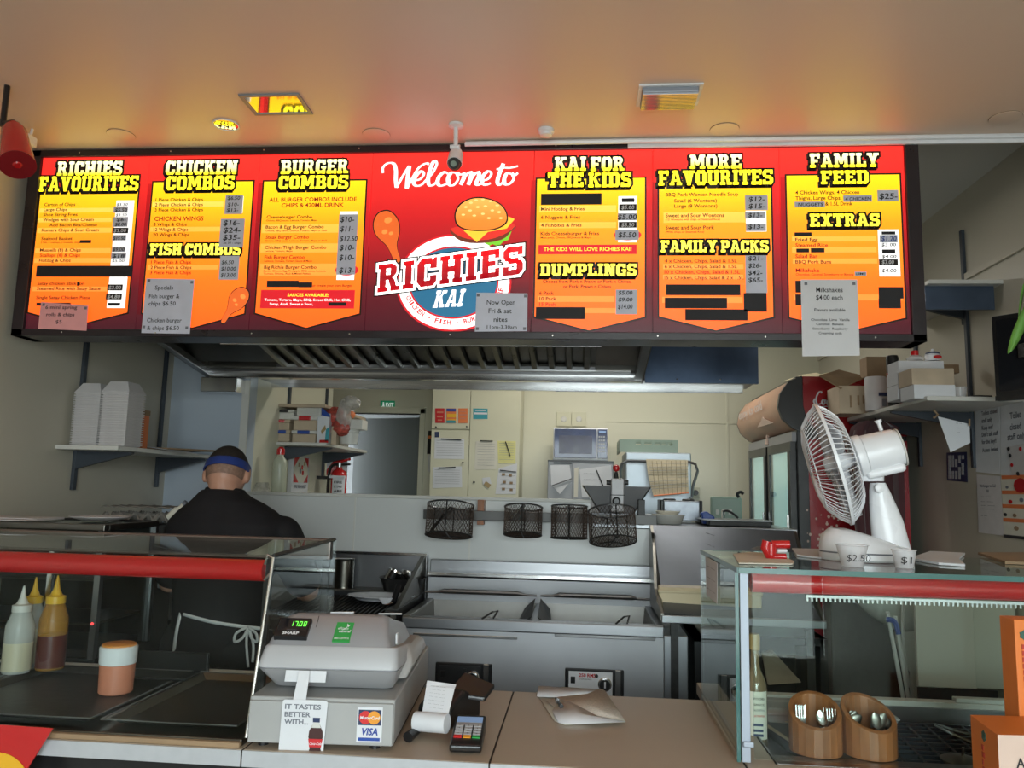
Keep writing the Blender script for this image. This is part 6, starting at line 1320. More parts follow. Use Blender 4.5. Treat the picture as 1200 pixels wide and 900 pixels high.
PH = Plane((FX0-.079, FYb-.12, 1.99), (0, -1, 0), (-.12, 0, 1), (-1, 0, .1)); [PH.text(t := MB(), w_, x_, 0, .055, l_, .008, bold=.01) or t.build('header_lettering', 'foam', fg) for w_, x_, l_ in (('enjoy', 0, .27), ('ice', .32, .11), ('cold', .48, .19))]
for k, (a, b) in enumerate(((.55, .95), (.62, .86), (.70, .80))): m = MB(); m.prism([(FX0-.062+.004*k, FYb-a, 1.905+.02*k), (FX0-.062, FYb-b, 1.90), (FX0-.072, FYb-(a+b)/2, 1.945+.008*k)], (-.004, 0, 0)); m.build('header_splash', 'boxwhite', fg)
MB().tube([(FX0+.0, FYb-.55, 1.86), (FX0-.01, FYb-.56, 1.80)], .012, 8).build('header_pull', 'boxwhite', fg, smooth=True)
B('door_top_frame', 'regd', (FX0-.004, FYa+.02, 1.79), (FX0+.02, FYb, 1.84), fg)
for y0, y1 in ((FYa+.03, FYa+.56), (FYa+.60, FYb-.02)):
    d = B('door_frame', 'black', (FX0+.004, y0, .15), (FX0+.018, y1, .20), fg)
    B('door_rail', 'black', (FX0-.01, y0, 1.74), (FX0+.018, y1, 1.79), d); B('door_stile', 'black', (FX0-.014, y0, .2), (FX0+.018, y0+.055, 1.74), d); B('door_stile', 'black', (FX0-.01, y1-.04, .2), (FX0+.018, y1, 1.74), d)
    B('door_light', 'fridgelit', (FX0+.012, y0+.055, .2), (FX0+.018, y1-.04, 1.74), d); B('door_glass', 'glass', (FX0-.004, y0+.05, .2), (FX0-.001, y1-.03, 1.74), d)
    B('door_handle', 'bsteel', (FX0-.03, y0+.02, .9), (FX0-.02, y0+.03, 1.4), d)
PFr = Plane((FX0, FYa-.0005, 0), (1, 0, 0), (0, 0, 1), (0, -1, 0))
cq = at(985, 478, Y=FYa); m = MB(); PFr.poly(m, [(cq.x-FX0+.15*cos(a*pi/20), cq.z-.03+.15*sin(a*pi/20)) for a in range(40)], .0005)
M['disc'] = mat('brighter_red_disc', (.36, .012, .016), .25); m.build('red_disc', 'disc', fg)
cq = at(957, 474, Y=FYa); sc = MB()
def fstroke(P, w):
    S = spline([(cq.x-FX0+x*.0012, cq.z+z*.0012, 0) for x, z in P], 6); L = []; R_ = []
    for i, q in enumerate(S):
        t = (S[min(i+1, len(S)-1)]-S[max(i-1, 0)]).normalized(); e = Vector((-t.y, t.x, 0))*w*(.5+abs(t.y)*.6); L.append(PFr.p(q.x+e.x, q.y+e.y, .0012)); R_.append(PFr.p(q.x-e.x, q.y-e.y, .0012))
    k = len(L); sc.add(L+R_, [(i, i+1, k+i+1, k+i) for i in range(k-1)])
for P in ([(22, 50), (20, 58), (10, 54), (0, 34), (-2, 12), (6, 0), (18, 4)], [(-8, 2), (-12, 14), (-6, 26)], [(34, 22), (26, 20), (22, 8), (28, 0), (36, 8), (34, 20), (42, 18)], [(56, 20), (48, 18), (44, 6), (50, 0), (60, 8)], [(74, 20), (66, 18), (62, 6), (68, 0), (76, 12), (78, 20), (76, 4), (82, 2)], [(86, 12), (94, 12)],
          [(122, 50), (118, 58), (108, 54), (98, 34), (96, 12), (104, 0), (116, 4)], [(10, -12), (50, -8), (100, -16), (130, -10)], [(130, 20), (122, 18), (120, 6), (126, 0), (132, 10), (130, 20)], [(142, 4), (138, 20), (146, 52), (148, 40), (142, 6), (150, 2)], [(164, 20), (156, 18), (152, 6), (160, 0), (166, 12), (168, 20), (166, 4), (172, 2)]): fstroke(P, .0042)
sc.build('side_script', 'paper', fg)
dm = MB(); random.seed(3)
for k in range(34):
    q = at(random.uniform(945, 975) if k % 2 else random.uniform(958, 985), random.uniform(585, 650), Y=FYa); r = random.uniform(.003, .008); PFr.poly(dm, [(q.x-FX0+r*cos(a*pi/3), q.z+r*sin(a*pi/3)*1.2) for a in range(6)], .0008)
tag(dm.build('paint_chip', 'boxwhite', fg), kind='stuff')
M['sack'] = mat('cream_plastic_sack', (.72, .62, .42), .5, var=.15, scale=30, bump=.4, bscale=30)
m = MB(); q = at(965, 436, Y=4.9); rings = []
random.seed(5)
for z, s in ((0, .9), (.03, 1.0), (.055, .75), (.07, .35)): rings.append([Vector((q.x+.25*s*cos(2*pi*k/22)*(1+.10*sin(k*2.3+z*60)), 4.75+.14*s*sin(2*pi*k/22), FZ+.001+z+.008*sin(k*1.7)*(z > 0))) for k in range(22)])
m.loft(rings); tag(m.build('crumpled_sack', 'sack', smooth=True), 'crumpled cream sack lying on top of the drinks fridge', 'sack')

# grey-cream tall cabinet with papers
CY = 5.68
cab = thing('storage_cabinet', 'tall cream cabinet with taped rosters and posters on its doors', 'cabinet', (-.77, 5.85, 0))
xa, xm_, xb = at(505, 530, Y=CY).x, at(550, 530, Y=CY).x, at(609, 530, Y=CY).x; zs = at(525, 503.5, Y=CY).z
M['cabc'] = mat('cream_cabinet_paint', (.62, .60, .45), .38, var=.02)
B('carcass', 'cabc', (xa, CY, .05), (xb, BY-.01, 2.75), cab, .003)
B('door', 'cabc', (xa+.002, CY-.018, zs+.004), (xm_-.002, CY, 2.72), cab, .002); B('door', 'cabc', (xa+.002, CY-.018, .1), (xm_-.002, CY, zs-.004), cab, .002); B('door', 'cabc', (xm_+.002, CY-.018, .1), (xb-.002, CY, 2.72), cab, .002)
for px, py in ((511, 500.5), (547, 500), (542.5, 542)): q = at(px, py, Y=CY-.02); MB().lathe([(.006, 0), (.006, .012)], (q.x, CY-.018, q.z), 10, Matrix.Rotation(pi/2, 4, 'X')).build('door_knob', 'iron', cab)
q = at(555.5, 565, Y=CY-.02); MB().lathe([(.008, 0), (.008, .006)], (q.x, CY-.018, q.z), 10, Matrix.Rotation(pi/2, 4, 'X')).build('lock', 'iron', cab)
q = at(608, 500, Y=CY); 
def sheetY(name, mt, px, Y, label, cat='notice', lines=(), grp=None, th=.001, lm='inkgrey'):
    """sheet on a wall facing the counter, corners in photo order tl tr br bl"""
    P = [at(x, y, Y=Y) for x, y in px]; o = MB().prism(P[::-1], (0, th, 0)).build(name, mt); tag(o, label, cat, grp)
    for s, x0, x1, y, h in lines:
        a = at(x0, y, Y=Y); b = at(x1, y, Y=Y); m = MB(); Plane((0, Y, 0), (1, 0, 0), (0, 0, 1), (0, -1, 0)).text(m, s, a.x, a.z, h*Y/930, b.x-a.x, .0015, bold=.01) if s else Plane((0, Y, 0), (1, 0, 0), (0, 0, 1), (0, -1, 0)).rect(m, a.x, a.z, b.x, a.z+h*Y/930, .0015)
        m.build('sheet_lettering' if s else 'printed_band', lm if s else (lm if isinstance(lm, str) else lm[0]), o)
    return o
Ys = CY-.020
o = sheetY('small_poster', 'colared', [(510, 478.5), (521, 478.5), (521, 495.5), (510, 495.5)], Ys, 'small red poster at the left of three on the upper cabinet door', 'poster', [('', 512, 519.5, 484, 2), ('', 512, 519, 489, 2), ('', 513, 518, 493, 1.5)], 'small posters on the cabinet', lm='pinkp')
o = sheetY('small_poster', 'orange', [(523, 478.5), (534.5, 478.5), (534.5, 495.8), (523, 495.8)], Ys, 'small yellow, orange and blue poster in the middle of the upper cabinet door', 'poster', [('', 524, 534.5, 489, 4), ('', 524, 534.5, 494, 3)], 'small posters on the cabinet', lm='yellow')
B('top_band', 'bluep', (at(523.3, 482, Y=Ys).x, Ys-.002, at(523, 482, Y=Ys).z), (at(534.3, 482, Y=Ys).x, Ys-.001, at(523, 478.8, Y=Ys).z), o); B('bottom_band', 'teal', (at(523.3, 495, Y=Ys).x, Ys-.002, at(523, 495.5, Y=Ys).z), (at(534.3, 482, Y=Ys).x, Ys-.001, at(523, 492.5, Y=Ys).z), o)
o = sheetY('small_poster', 'orange', [(537, 478.5), (548, 478.5), (548, 495.8), (537, 495.8)], Ys, 'small orange poster at the right of three on the upper cabinet door', 'poster', [('', 539, 546, 483, 1.4), ('', 538.5, 547, 487.5, 2.6), ('', 539, 546, 491, 1.5)], 'small posters on the cabinet', lm='pinkp')
o = sheetY('small_poster', 'teal', [(554.5, 478.5), (571.5, 479), (571.5, 491), (554.5, 491)], Ys, 'small teal and white rainbow poster alone on the tall right cabinet door', 'poster', [('', 555.5, 571, 485.5, 2.2), ('', 557, 569.5, 481.5, 1)], 'small posters on the cabinet', lm='paper')
o = sheetY('small_sticker', 'navy', [(509.5, 506), (514.5, 506), (514.5, 512.5), (509.5, 512.5)], Ys, 'tiny dark blue sticker at the top left of the lower cabinet door', 'sticker')
def roster(P, lab, mt='paper', nl=7, clip=None, grp='rosters and notes on the cabinet'):
    o = sheetY('paper_roster', mt, P, Ys, lab, 'paper', (), grp)
    x0, x1, y0, y1 = P[0][0], P[1][0], P[0][1], P[2][1]; PP = Plane((0, Ys, 0), (1, 0, 0), (0, 0, 1), (0, -1, 0))
    for k in range(nl): a = at(x0+2, y0+3+(y1-y0-5)*k/nl, Y=Ys); b = at(x1-2, y0, Y=Ys); m = MB(); PP.rect(m, a.x, a.z-.0008, b.x, a.z+.0008, .0015); m.build('ruled_line', 'regd', o)
    if clip: a = at(clip[0], clip[1], Y=Ys); b = at(clip[2], clip[3], Y=Ys); MB().tube([a+Vector((0, -.004, 0)), b+Vector((0, -.004, 0))], .004, 6).build('magnet_bar', 'black', o)
roster([(509.5, 513), (544, 514.5), (544, 538), (508.8, 537.5)], 'gridded white roster held by a black bar, upper of two on the left door', clip=(517, 514.5, 540.5, 515.5))
roster([(507.5, 547.5), (541, 546.5), (541.5, 571), (507, 572)], 'gridded white roster held by a black bar, lower of two on the left door', clip=(514.5, 548.5, 534, 547.5))
roster([(557.5, 517), (582, 517), (581.5, 550), (556, 550.5)], 'handwritten white page left of the yellow page on the tall cabinet door', mt='paperc', clip=(563, 516.5, 577.5, 517), nl=9)
roster([(584.5, 549), (606, 543), (604.5, 579), (580.5, 579)], 'white picture chart below the yellow page on the tall cabinet door', nl=5, clip=(586, 551, 605, 553))
roster([(583, 516.5), (604.5, 517), (604, 543), (584, 543)], 'yellow handwritten page on the right of the tall cabinet door', mt='yellow_paper', clip=(592.5, 517.5, 598, 534.5), nl=8)
roster([(565, 560), (574, 559), (576, 567), (566, 568)], 'small scrap of paper with a gold sticker on the tall cabinet door', nl=0); 
for k, (x, y) in enumerate(((590, 556), (598, 557), (591, 565), (599, 566), (590, 573), (599, 574))): a = at(x, y, Y=Ys-.002); MB().cbox((a.x, Ys-.002, a.z), (.022, .001, .018)).build('food_picture', 'card', bpy.data.objects['paper_roster.003'])
a = at(571, 568, Y=Ys-.003); MB().cbox((0, 0, 0), (.045, .001, .03), Matrix.Translation(a) @ Matrix.Rotation(.6, 4, 'Y')).build('gold_sticker', 'cork', bpy.data.objects['paper_roster.005'])
# markers, switch box left of cabinet
a = at(503, 540, Y=5.85); t = thing('switch_plate', 'pale socket plate with a black plug on the wall left of the cabinet', 'switch', a)
B('plate', 'offw', (a.x-.035, BY-.02, at(500, 553, Y=BY).z), (a.x+.05, BY, at(500, 533, Y=BY).z), t, .003); MB().lathe([(.02, 0), (.016, .03)], (a.x+.012, BY-.02, at(500, 543, Y=BY).z), 14, Matrix.Rotation(pi/2, 4, 'X')).build('plug', 'black', t)
a = at(504.5, 505, Y=5.975); b = at(503, 532, Y=5.975); t = thing('hanging_torch', 'slim black and orange gas lighter hanging left of the cabinet', 'lighter', a)
MB().tube([a, b], .018, 8).build('body', 'black', t, smooth=True); MB().tube([a.lerp(b, .22), a.lerp(b, .34)], .020, 8).build('orange_band', 'orange', t, smooth=True)
# exit sign
ex = sheetY('exit_sign', 'gsign', [(446, 469.5), (462.5, 469.7), (462.5, 479.5), (446, 479.3)], BY-.012, 'small green emergency sign reading EXIT above the doorway', 'exit sign', th=.012)
M['lsign'] = mat('white_sign_print', (.8, .85, .8), .4, emit=(.8, .9, .85), es=.35)
a = at(451.8, 477.5, Y=BY-.013); b = at(461, 477.5, Y=BY-.013); PX_ = Plane((0, BY-.012, 0), (1, 0, 0), (0, 0, 1), (0, -1, 0)); m = MB(); PX_.text(m, 'EXIT', a.x, a.z, .036, b.x-a.x, .001, bold=.03); m.build('sign_lettering', 'lsign', ex)
m = MB(); a = at(449.2, 474.5, Y=BY-.013); PX_.poly(m, [(a.x+.006*cos(k*pi/4), a.z+.016+.006*sin(k*pi/4)) for k in range(8)], .001); PX_.poly(m, [(a.x-.006, a.z+.008), (a.x+.006, a.z+.008), (a.x+.008, a.z-.004), (a.x+.012, a.z-.018), (a.x+.004, a.z-.018), (a.x, a.z-.006), (a.x-.008, a.z-.018), (a.x-.013, a.z-.014), (a.x-.005, a.z-.002)], .001)
tag(m.build('running_figure', 'lsign', ex), kind='stuff')
# double blank plates
for k, (x0, x1) in enumerate(((652, 669.5), (669.8, 687))):
    a = at(x0, 499.5, Y=BY-.01); b = at(x1, 483, Y=BY-.01); t = thing('wall_socket', ('left' if k == 0 else 'right')+' one of two cream sockets on the wall above the microwave', 'socket', ((a.x+b.x)/2, BY, a.z), 'wall sockets above the microwave')
    B('plate', 'cabc', (a.x, BY-.012, a.z), (b.x, BY, b.z), t, .003); MB().lathe([(.022, 0), (.020, .005), (.010, .006)], ((a.x+b.x)/2, BY-.012, (a.z+b.z)/2), 16, Matrix.Rotation(pi/2, 4, 'X')).build('outlet', 'offw', t)
# grey fridge below microwave with notes
a = at(642, 540, Y=5.55); b = at(719, 540, Y=5.55); ft = a.z
M['greyap'] = mat('silver_grey_appliance', (.30, .30, .31), .4, .3, var=.05)
t = thing('steel_cupboard', 'silver-grey cupboard with notes on its door, carrying the microwave', 'cupboard', ((a.x+b.x)/2, 5.7, 0))
B('body', 'greyap', (a.x, 5.55, 0), (b.x, 5.92, ft), t, .004); B('door', 'greyap', (at(671, 560, Y=5.55).x, 5.535, .1), (b.x-.004, 5.55, ft-.01), t, .003); B('top_strip', 'black', (a.x, 5.53, ft-.004), (b.x, 5.92, ft+.006), t); B('door_bar', 'black', (a.x+.04, 5.543, ft-.02), (at(670, 540, Y=5.54).x, 5.55, ft-.008), t)
YB = 5.53
sheetY('paper_note', 'paper', [(645, 545), (667.5, 545), (670, 563), (656, 579), (646, 568)], YB, 'white cone-shaped note with a slanting black bar on the grey cupboard', 'note', (), 'notes on the grey cupboard')
sheetY('paper_note', 'paperc', [(673, 549), (678, 547.5), (677, 583), (672.5, 583)], YB-.002, 'narrow cream note edge beside the large white note on the grey cupboard', 'note', (), 'notes on the grey cupboard')
sheetY('paper_note', 'paper', [(679, 550), (716, 545), (718, 570), (700, 583), (682, 583)], YB-.004, 'large white handwritten note on the right of the grey cupboard', 'note', [('-- ---', 684, 698, 556, 3), ('--- --', 684, 700, 563, 3)], 'notes on the grey cupboard')
for (p, q_) in (((647, 569), (670, 561)), ((699, 551), (706.5, 569))): a = at(*p, Y=YB-.008); b = at(*q_, Y=YB-.008); tag(MB().tube([a, b], .004, 6).build('magnet_bar', 'black'), 'thin black magnet bar %s on the grey cupboard notes' % ('slanting at the left' if p[0] < 660 else 'steep at the right'), 'magnet', 'magnet bars on the grey cupboard')
# microwave
a = at(648, 537.5, Y=5.58); b = at(712.5, 502, Y=5.58)
t = thing('microwave', 'white microwave with dark blue glass door on the grey cupboard', 'microwave', ((a.x+b.x)/2, 5.7, ft))
B('casing', 'white', (a.x, 5.58, ft+.007), (b.x, 5.90, b.z), t, .006); zx = b.z-a.z
M['mwglass'] = mat('dark_blue_microwave_glass', (.018, .03, .10), .25, var=.3, scale=6, coat=.4)
B('door', 'mwglass', (a.x+.008, 5.568, ft+.025), (at(699, 520, Y=5.57).x, 5.58, b.z-.008), t, .003); B('control_strip', 'mwglass', (at(700.5, 520, Y=5.57).x, 5.568, ft+.025), (b.x-.006, 5.58, b.z-.008), t, .003)
M['mwwin'] = mat('microwave_window', (.05, .05, .09), .25, var=.4, scale=14)
B('window', 'mwwin', (at(655, 520, Y=5.566).x, 5.566, at(655, 531.5, Y=5.566).z), (at(694, 520, Y=5.566).x, 5.569, at(655, 510, Y=5.566).z), t)
for r in range(5):
    for c in range(3): q = at(702.5+c*2.7, 512+r*4.2, Y=5.566); B('button', 'reg', (q.x-.006, 5.565, q.z-.006), (q.x+.006, 5.568, q.z+.006), t)
B('clock', 'lcd', (at(702, 507, Y=5.566).x, 5.565, at(702, 507.5, Y=5.566).z), (at(710, 507, Y=5.566).x, 5.568, at(702, 505, Y=5.566).z), t)
# dishwasher with rack and towel
a = at(733, 600, Y=5.35); b = at(810, 531, Y=5.35); zt = b.z
M['dwsteel'] = mat('pale_blue_steel', (.42, .46, .50), .38, .7, var=.06, scale=3)
t = thing('dishwasher', 'pass-through steel dishwasher hood with bent tube handle', 'dishwasher', ((a.x+b.x)/2, 5.5, 0))
B('hood', 'dwsteel', (a.x, 5.35, 1.30), (b.x, 5.85, zt), t, .008); B('body', 'steel', (a.x-.02, 5.38, 0), (b.x+.02, 5.85, 1.29), t, .004)
hb = [at(*p, Y=5.22) for p in ((728, 583), (727, 552), (729, 543), (735, 540), (808, 541.5), (815, 544), (817.5, 552), (812, 570), (811, 582))]
MB().tube([tuple(p) for p in hb], .009, 8).build('handle', 'steelh', t, smooth=True)
for i in (0, -1): MB().tube([hb[i], hb[i]+Vector((0, .14, -.02))], .009, 8).build('handle_arm', 'steelh', t)
a = at(726, 530, Y=5.38); b = at(794.5, 516, Y=5.38)
t = thing('dish_rack', 'grey-green plastic dish rack upside down on the dishwasher hood', 'dish rack', ((a.x+b.x)/2, 5.55, zt))
m = MB(); x0, x1, z0, z1 = a.x, b.x, zt+.001, b.z; xs = [(749.5+i*10.5, 755+i*10.5) for i in range(5)]
slots = [(745, 751), (755, 763.5), (767, 774), (775.5, 780.5), (783, 788)]
zl, zh = at(760, 521.5, Y=5.38).z, at(760, 518, Y=5.38).z
edges = [x0]+[at(v, 520, Y=5.38).x for s in slots for v in s]+[x1]
for i in range(0, len(edges), 2): m.box((edges[i], 5.38, zl), (edges[i+1], 5.39, zh))
m.box((x0, 5.38, z0), (x1, 5.39, zl)); m.box((x0, 5.38, zh), (x1, 5.39, z1)); m.box((x0, 5.39, z0), (x0+.01, 5.80, z1)); m.box((x1-.01, 5.39, z0), (x1, 5.80, z1)); m.build('rack_wall', 'green', t)
for k in range(6): B('rack_bar', 'green', (x0+.01, 5.44+k*.06, z1-.008), (x1-.01, 5.45+k*.06, z1), t)
tag(MB().prism([at(757, 538, Y=5.205), at(806, 539, Y=5.205), at(807, 578, Y=5.18), at(766, 582, Y=5.18), at(760, 560, Y=5.19)], (0, .004, 0)).build('tea_towel', 'towel'), 'beige checked tea towel hanging over the dishwasher handle', 'tea towel')
tw = bpy.data.objects['tea_towel']
for k in range(9): a = at(760.5, 543+k*4.3, Y=5.188 if k > 4 else 5.196); b = at(806.3, 543+k*3.9, Y=5.188 if k > 4 else 5.196); MB().tube([a+Vector((0, -.004, 0)), b+Vector((0, -.004, 0))], .0012, 4).build('woven_stripe', 'regd', tw)
for k in range(8): a = at(764+k*5.6, 540, Y=5.196); b = at(768+k*5.1, 579, Y=5.176); MB().tube([a+Vector((0, -.005, 0)), b+Vector((0, -.005, 0))], .0012, 4).build('woven_stripe', 'card', tw)
MB().tube([at(766, 581, Y=5.176), at(807, 577.5, Y=5.176)], .004, 5).build('orange_hem', 'orange', tw)
q = at(816, 577, Y=5.95); t = thing('wall_socket', 'cream socket with a round black plug right of the dishwasher', 'socket', q); B('plate', 'cabc', (q.x-.03, BY-.012, q.z-.04), (q.x+.03, BY, q.z+.04), t, .003); MB().lathe([(.022, 0), (.018, .03)], (q.x, BY-.012, q.z-.002), 14, Matrix.Rotation(pi/2, 4, 'X')).build('plug', 'black', t)

# potato chipper with hopper behind the partition
t = thing('potato_chipper', 'grey upright potato chipper with red ball lever and flared steel hopper', 'chipper', (.18, 4.55, 0))
Yc = 3.96; k4 = lambda x, y, Y=Yc: at(x, y, Y=Y)
a, b = k4(716, 600), k4(731.5, 561); M['greycast'] = mat('grey_cast_metal', (.42, .41, .42), .45, .2, var=.1, scale=20)
a = k4(716, 600, 3.885); b = k4(731.5, 561, 3.885); Yc = 3.885; B('column', 'greycast', (a.x, Yc, a.z), (b.x, Yc+.08, b.z), t, .005); B('column_joint', 'iron', (a.x-.002, Yc-.003, k4(720, 580.5).z), (b.x+.002, Yc+.0, k4(720, 579.5).z), t)
for px in (713.5, 733.5): q = k4(px, 565.5); MB().lathe([(.012, -.012), (.013, .012)], q, 10, Matrix.Rotation(pi/2, 4, 'Y')).build('bolt_head', 'iron', t)
q = k4(721.5, 587); MB().lathe([(.02, 0), (.02, .008), (.012, .012)], (q.x, Yc, q.z), 16, Matrix.Rotation(pi/2, 4, 'X')).build('round_switch', 'black', t)
MB().tube([k4(722, 561, 4.0), k4(722, 553, 4.0)], [.014, .008], 10).build('lever', 'iron', t, smooth=True)
q = k4(722, 548.5, 4.0); MB().lathe([(.004, -.018), (.014, -.013), (.018, 0), (.014, .013), (.004, .018)], q, 14).build('ball_knob', 'red', t, smooth=True)
tp = [k4(683, 569, 3.90), k4(762, 571, 3.90)]; bt_ = [k4(704, 601, 3.97), k4(742, 602, 3.97)]
V = [tp[0], tp[1], Vector((tp[1].x, 4.20, tp[1].z)), Vector((tp[0].x, 4.20, tp[0].z)), bt_[0], bt_[1], Vector((bt_[1].x, 4.10, bt_[1].z)), Vector((bt_[0].x, 4.10, bt_[0].z))]
o = MB().add(V, [(0, 1, 5, 4), (1, 2, 6, 5), (2, 3, 7, 6), (3, 0, 4, 7)]).build('hopper', 'greyap', t); o.modifiers.new('t', 'SOLIDIFY').thickness = .003
for p_, q_ in ((V[0], V[4]), (V[1], V[5])): MB().tube([p_, q_], .005, 6).build('hopper_seam', 'bsteel', t)
a, b = k4(746, 600, 4.3), k4(764, 610, 4.3); B('chute', 'steel', (k4(692, 600, 3.95).x, 3.95, 1.327), (k4(764, 600, 3.95).x-.003, 4.04, k4(700, 601, 3.95).z), t, .003)
B('pedestal', 'steel', (.06, 4.06, 0), (.34, 4.25, 1.38), t)
# bench behind the partition carrying toaster, bowls, board, sink tray
bz = at(800, 614, Y=4.3).z-.002
bench = thing('back_bench', 'steel bench behind the low wall carrying the toaster and bowls', 'bench', (.8, 4.45, 0))
B('worktop', 'steelh', (.43, 4.06, bz-.03), (1.06, 4.75, bz), bench, .003)
for x in (.46, 1.03):
    for y in (4.1, 4.7): B('leg', 'steel', (x-.015, y-.015, 0), (x+.015, y+.015, bz-.03), bench)
a = at(775.5, 612, Y=4.45); b = at(822, 587.5, Y=4.45)
t = thing('toaster', 'steel two-part toaster with black ends on the back bench', 'toaster', ((a.x+b.x)/2, 4.5, bz)); 
M['toast'] = mat('smudged_bright_steel', (.34, .36, .40), .4, .9, var=.25, scale=12)
B('shell', 'toast', (a.x+.01, 4.45, bz+.012), (b.x-.008, 4.62, b.z), t, .006); B('end_cap', 'black', (a.x-.008, 4.445, bz), (a.x+.012, 4.625, b.z+.004), t, .006); B('end_cap', 'black', (b.x-.010, 4.445, bz), (b.x+.006, 4.625, b.z+.004), t, .006)
for x in (a.x+.05, b.x-.06): MB().lathe([(.035, 0), (.035, .008), (.028, .012)], (x, 4.53, b.z-.001), 16).build('vent_cap', 'iron', t)
def bowl(px0, px1, yt, yb, Y, label, ribs=0, mt='offw'):
    a = at(px0, yt, Y=Y); b = at(px1, yt, Y=Y); R = (b.x-a.x)/2; c = (a.x+b.x)/2; zb = at(px0, yb, Y=Y).z
    o = MB(); n = 48; rings = []
    for f, z in ((.72, 0), (.80, .15), (.95, .86), (1.0, .88), (1.0, 1), (.95, .98), (.76, .12)):
        rings.append([Vector((c+R*f*cos(2*pi*k/n)*(1+(.015 if (k % 2 and .1 < z < .88) else 0)), Y+.10+R*.8*f*sin(2*pi*k/n)*(1+(.015 if k % 2 else 0)), zb+(a.z-zb)*z)) for k in range(n)])
    o.loft(rings); tag(o.build('bowl', mt, smooth=True), label, 'bowl', 'white bowls on the back bench')
bowl(766, 805.5, 603, 614.5, 4.12, 'ribbed white serving bowl in front of the toaster', 1); bowl(770, 800, 599, 604, 4.20, 'smaller cream bowl stacked in the ribbed white bowl', 0, 'paperc')
a = at(833, 607, Y=4.66); b = at(869.5, 582.5, Y=4.66)
t = thing('green_rack', 'grey-green plastic board standing upright at the back of the bench', 'board', ((a.x+b.x)/2, 4.66, bz)); B('board', 'green', (a.x, 4.66, bz), (b.x, 4.69, b.z), t, .012, seg=3)
for px in (841, 848, 856): q = at(px, 600, Y=4.655); B('slot', 'offw', (q.x-.010, 4.655, q.z-.014), (q.x+.010, 4.66, q.z+.014), t, .004)
hk = MB().tube(spline([at(866, 583, Y=4.6), at(864, 579, Y=4.6), at(868, 576.5, Y=4.6), at(871, 579, Y=4.6)], 4), .009, 8).build('hook', 'black', t, smooth=True)
t = thing('oven_tray', 'wide black oven tray with a raised handle on the back bench', 'tray', (.85, 4.2, bz)); a = at(831, 609, Y=4.15); b = at(904, 611.5, Y=4.15)
B('pan', 'iron', (a.x, 4.15, bz+.001), (b.x, 4.42, a.z), t, .006); B('pan_rim', 'steelh', (a.x-.03, 4.14, a.z-.004), (b.x+.008, 4.43, a.z+.002), t, .002)
MB().tube(spline([at(848, 607, Y=4.2), at(848.5, 599, Y=4.2), at(856, 600, Y=4.2), at(865, 607, Y=4.2)], 4), .006, 8).build('pan_handle', 'black', t, smooth=True); MB().tube([at(846.5, 607, Y=4.16), at(846, 598, Y=4.16)], .005, 8).build('upright_rod', 'bsteel', t)
a = at(824, 600, Y=4.25); t = MB().prism([at(822, 601, Y=4.25), at(828, 599, Y=4.25), at(838, 606, Y=4.25), at(836, 613, Y=4.25), at(824, 614, Y=4.25)], (0, .06, 0)).build('blue_cloth', 'bluep', None, .006); tag(t, 'crumpled dark blue cloth beside the toaster', 'cloth')

# shelf on the left wall of the back room
SZ = at(366, 528, Y=4.12).z; SX = OX0
bs = wallshelf('cream shelf of boxes on the left wall of the back room', SX, 1, 4.36, 5.22, at(340, 518.5, Y=4.4).z, .29, ((4.50, 2.25, 1.55), (5.18, 2.25, 1.55)))
BZs = at(340, 518.5, Y=4.4).z
up2 = wallshelf('upper brown shelf on the left wall of the back room', SX, 1, 4.36, 5.22, at(345, 474, Y=4.4).z, .27, (), 'ccard')
def lunch(px0, px1, yt, yb, Y, lid, clip, lab, body='ccard', D=.16):
    a = at(px0, yb, Y=Y); b = at(px1, yt, Y=Y); h = b.z-a.z; t = thing('food_container', lab, 'container', ((a.x+b.x)/2, Y+D/2, a.z), 'lidded containers on the back shelf')
    B('tub', body, (a.x+.004, Y+.004, a.z), (b.x-.004, Y+D, b.z-h*.28), t, .006); B('lid', lid, (a.x, Y, b.z-h*.28), (b.x, Y+D+.004, b.z), t, .005)
    if clip: c = (a.x+b.x)/2; w = (b.x-a.x)*.25; B('clip', clip, (c-w, Y-.006, b.z-h*.30), (c+w, Y, b.z-h*.02), t, .003)
    return a.z, b.z
Yq = 4.38
lunch(308.5, 320.5, 504.5, 517.0, Yq+.05, 'offw', None, 'small cream-lidded container at the left end of the lower row', D=.12)
lunch(320.8, 340, 504, 517.5, Yq, 'ccard', 'bluep', 'blue-clipped container, left one of the bottom row'); lunch(340.5, 370.5, 504.5, 518.5, Yq, 'offw', 'bluep', 'wide blue-clipped container, right one of the bottom row')
lunch(314.5, 340, 491.5, 503.8, Yq, 'ccard', 'red', 'red-clipped container, left one of the middle row'); lunch(342, 371.5, 487.5, 504.2, Yq, 'offw', 'red', 'wide red-clipped container, right one of the middle row')
lunch(315.8, 345, 480, 491.2, Yq, 'offw', 'black', 'white container with a black clip on top of the left pile', body='offw')
lunch(346, 377, 473.5, 487.2, Yq, 'tubp', None, 'clear-lidded container on top of the right pile', body='tubp')
o = sheetY('card_packet', 'paper', [(372.5, 487), (386.5, 484.5), (384.5, 521), (371, 520)], Yq+.02, 'white, blue and red printed packet standing right of the containers', 'packet', th=.05)
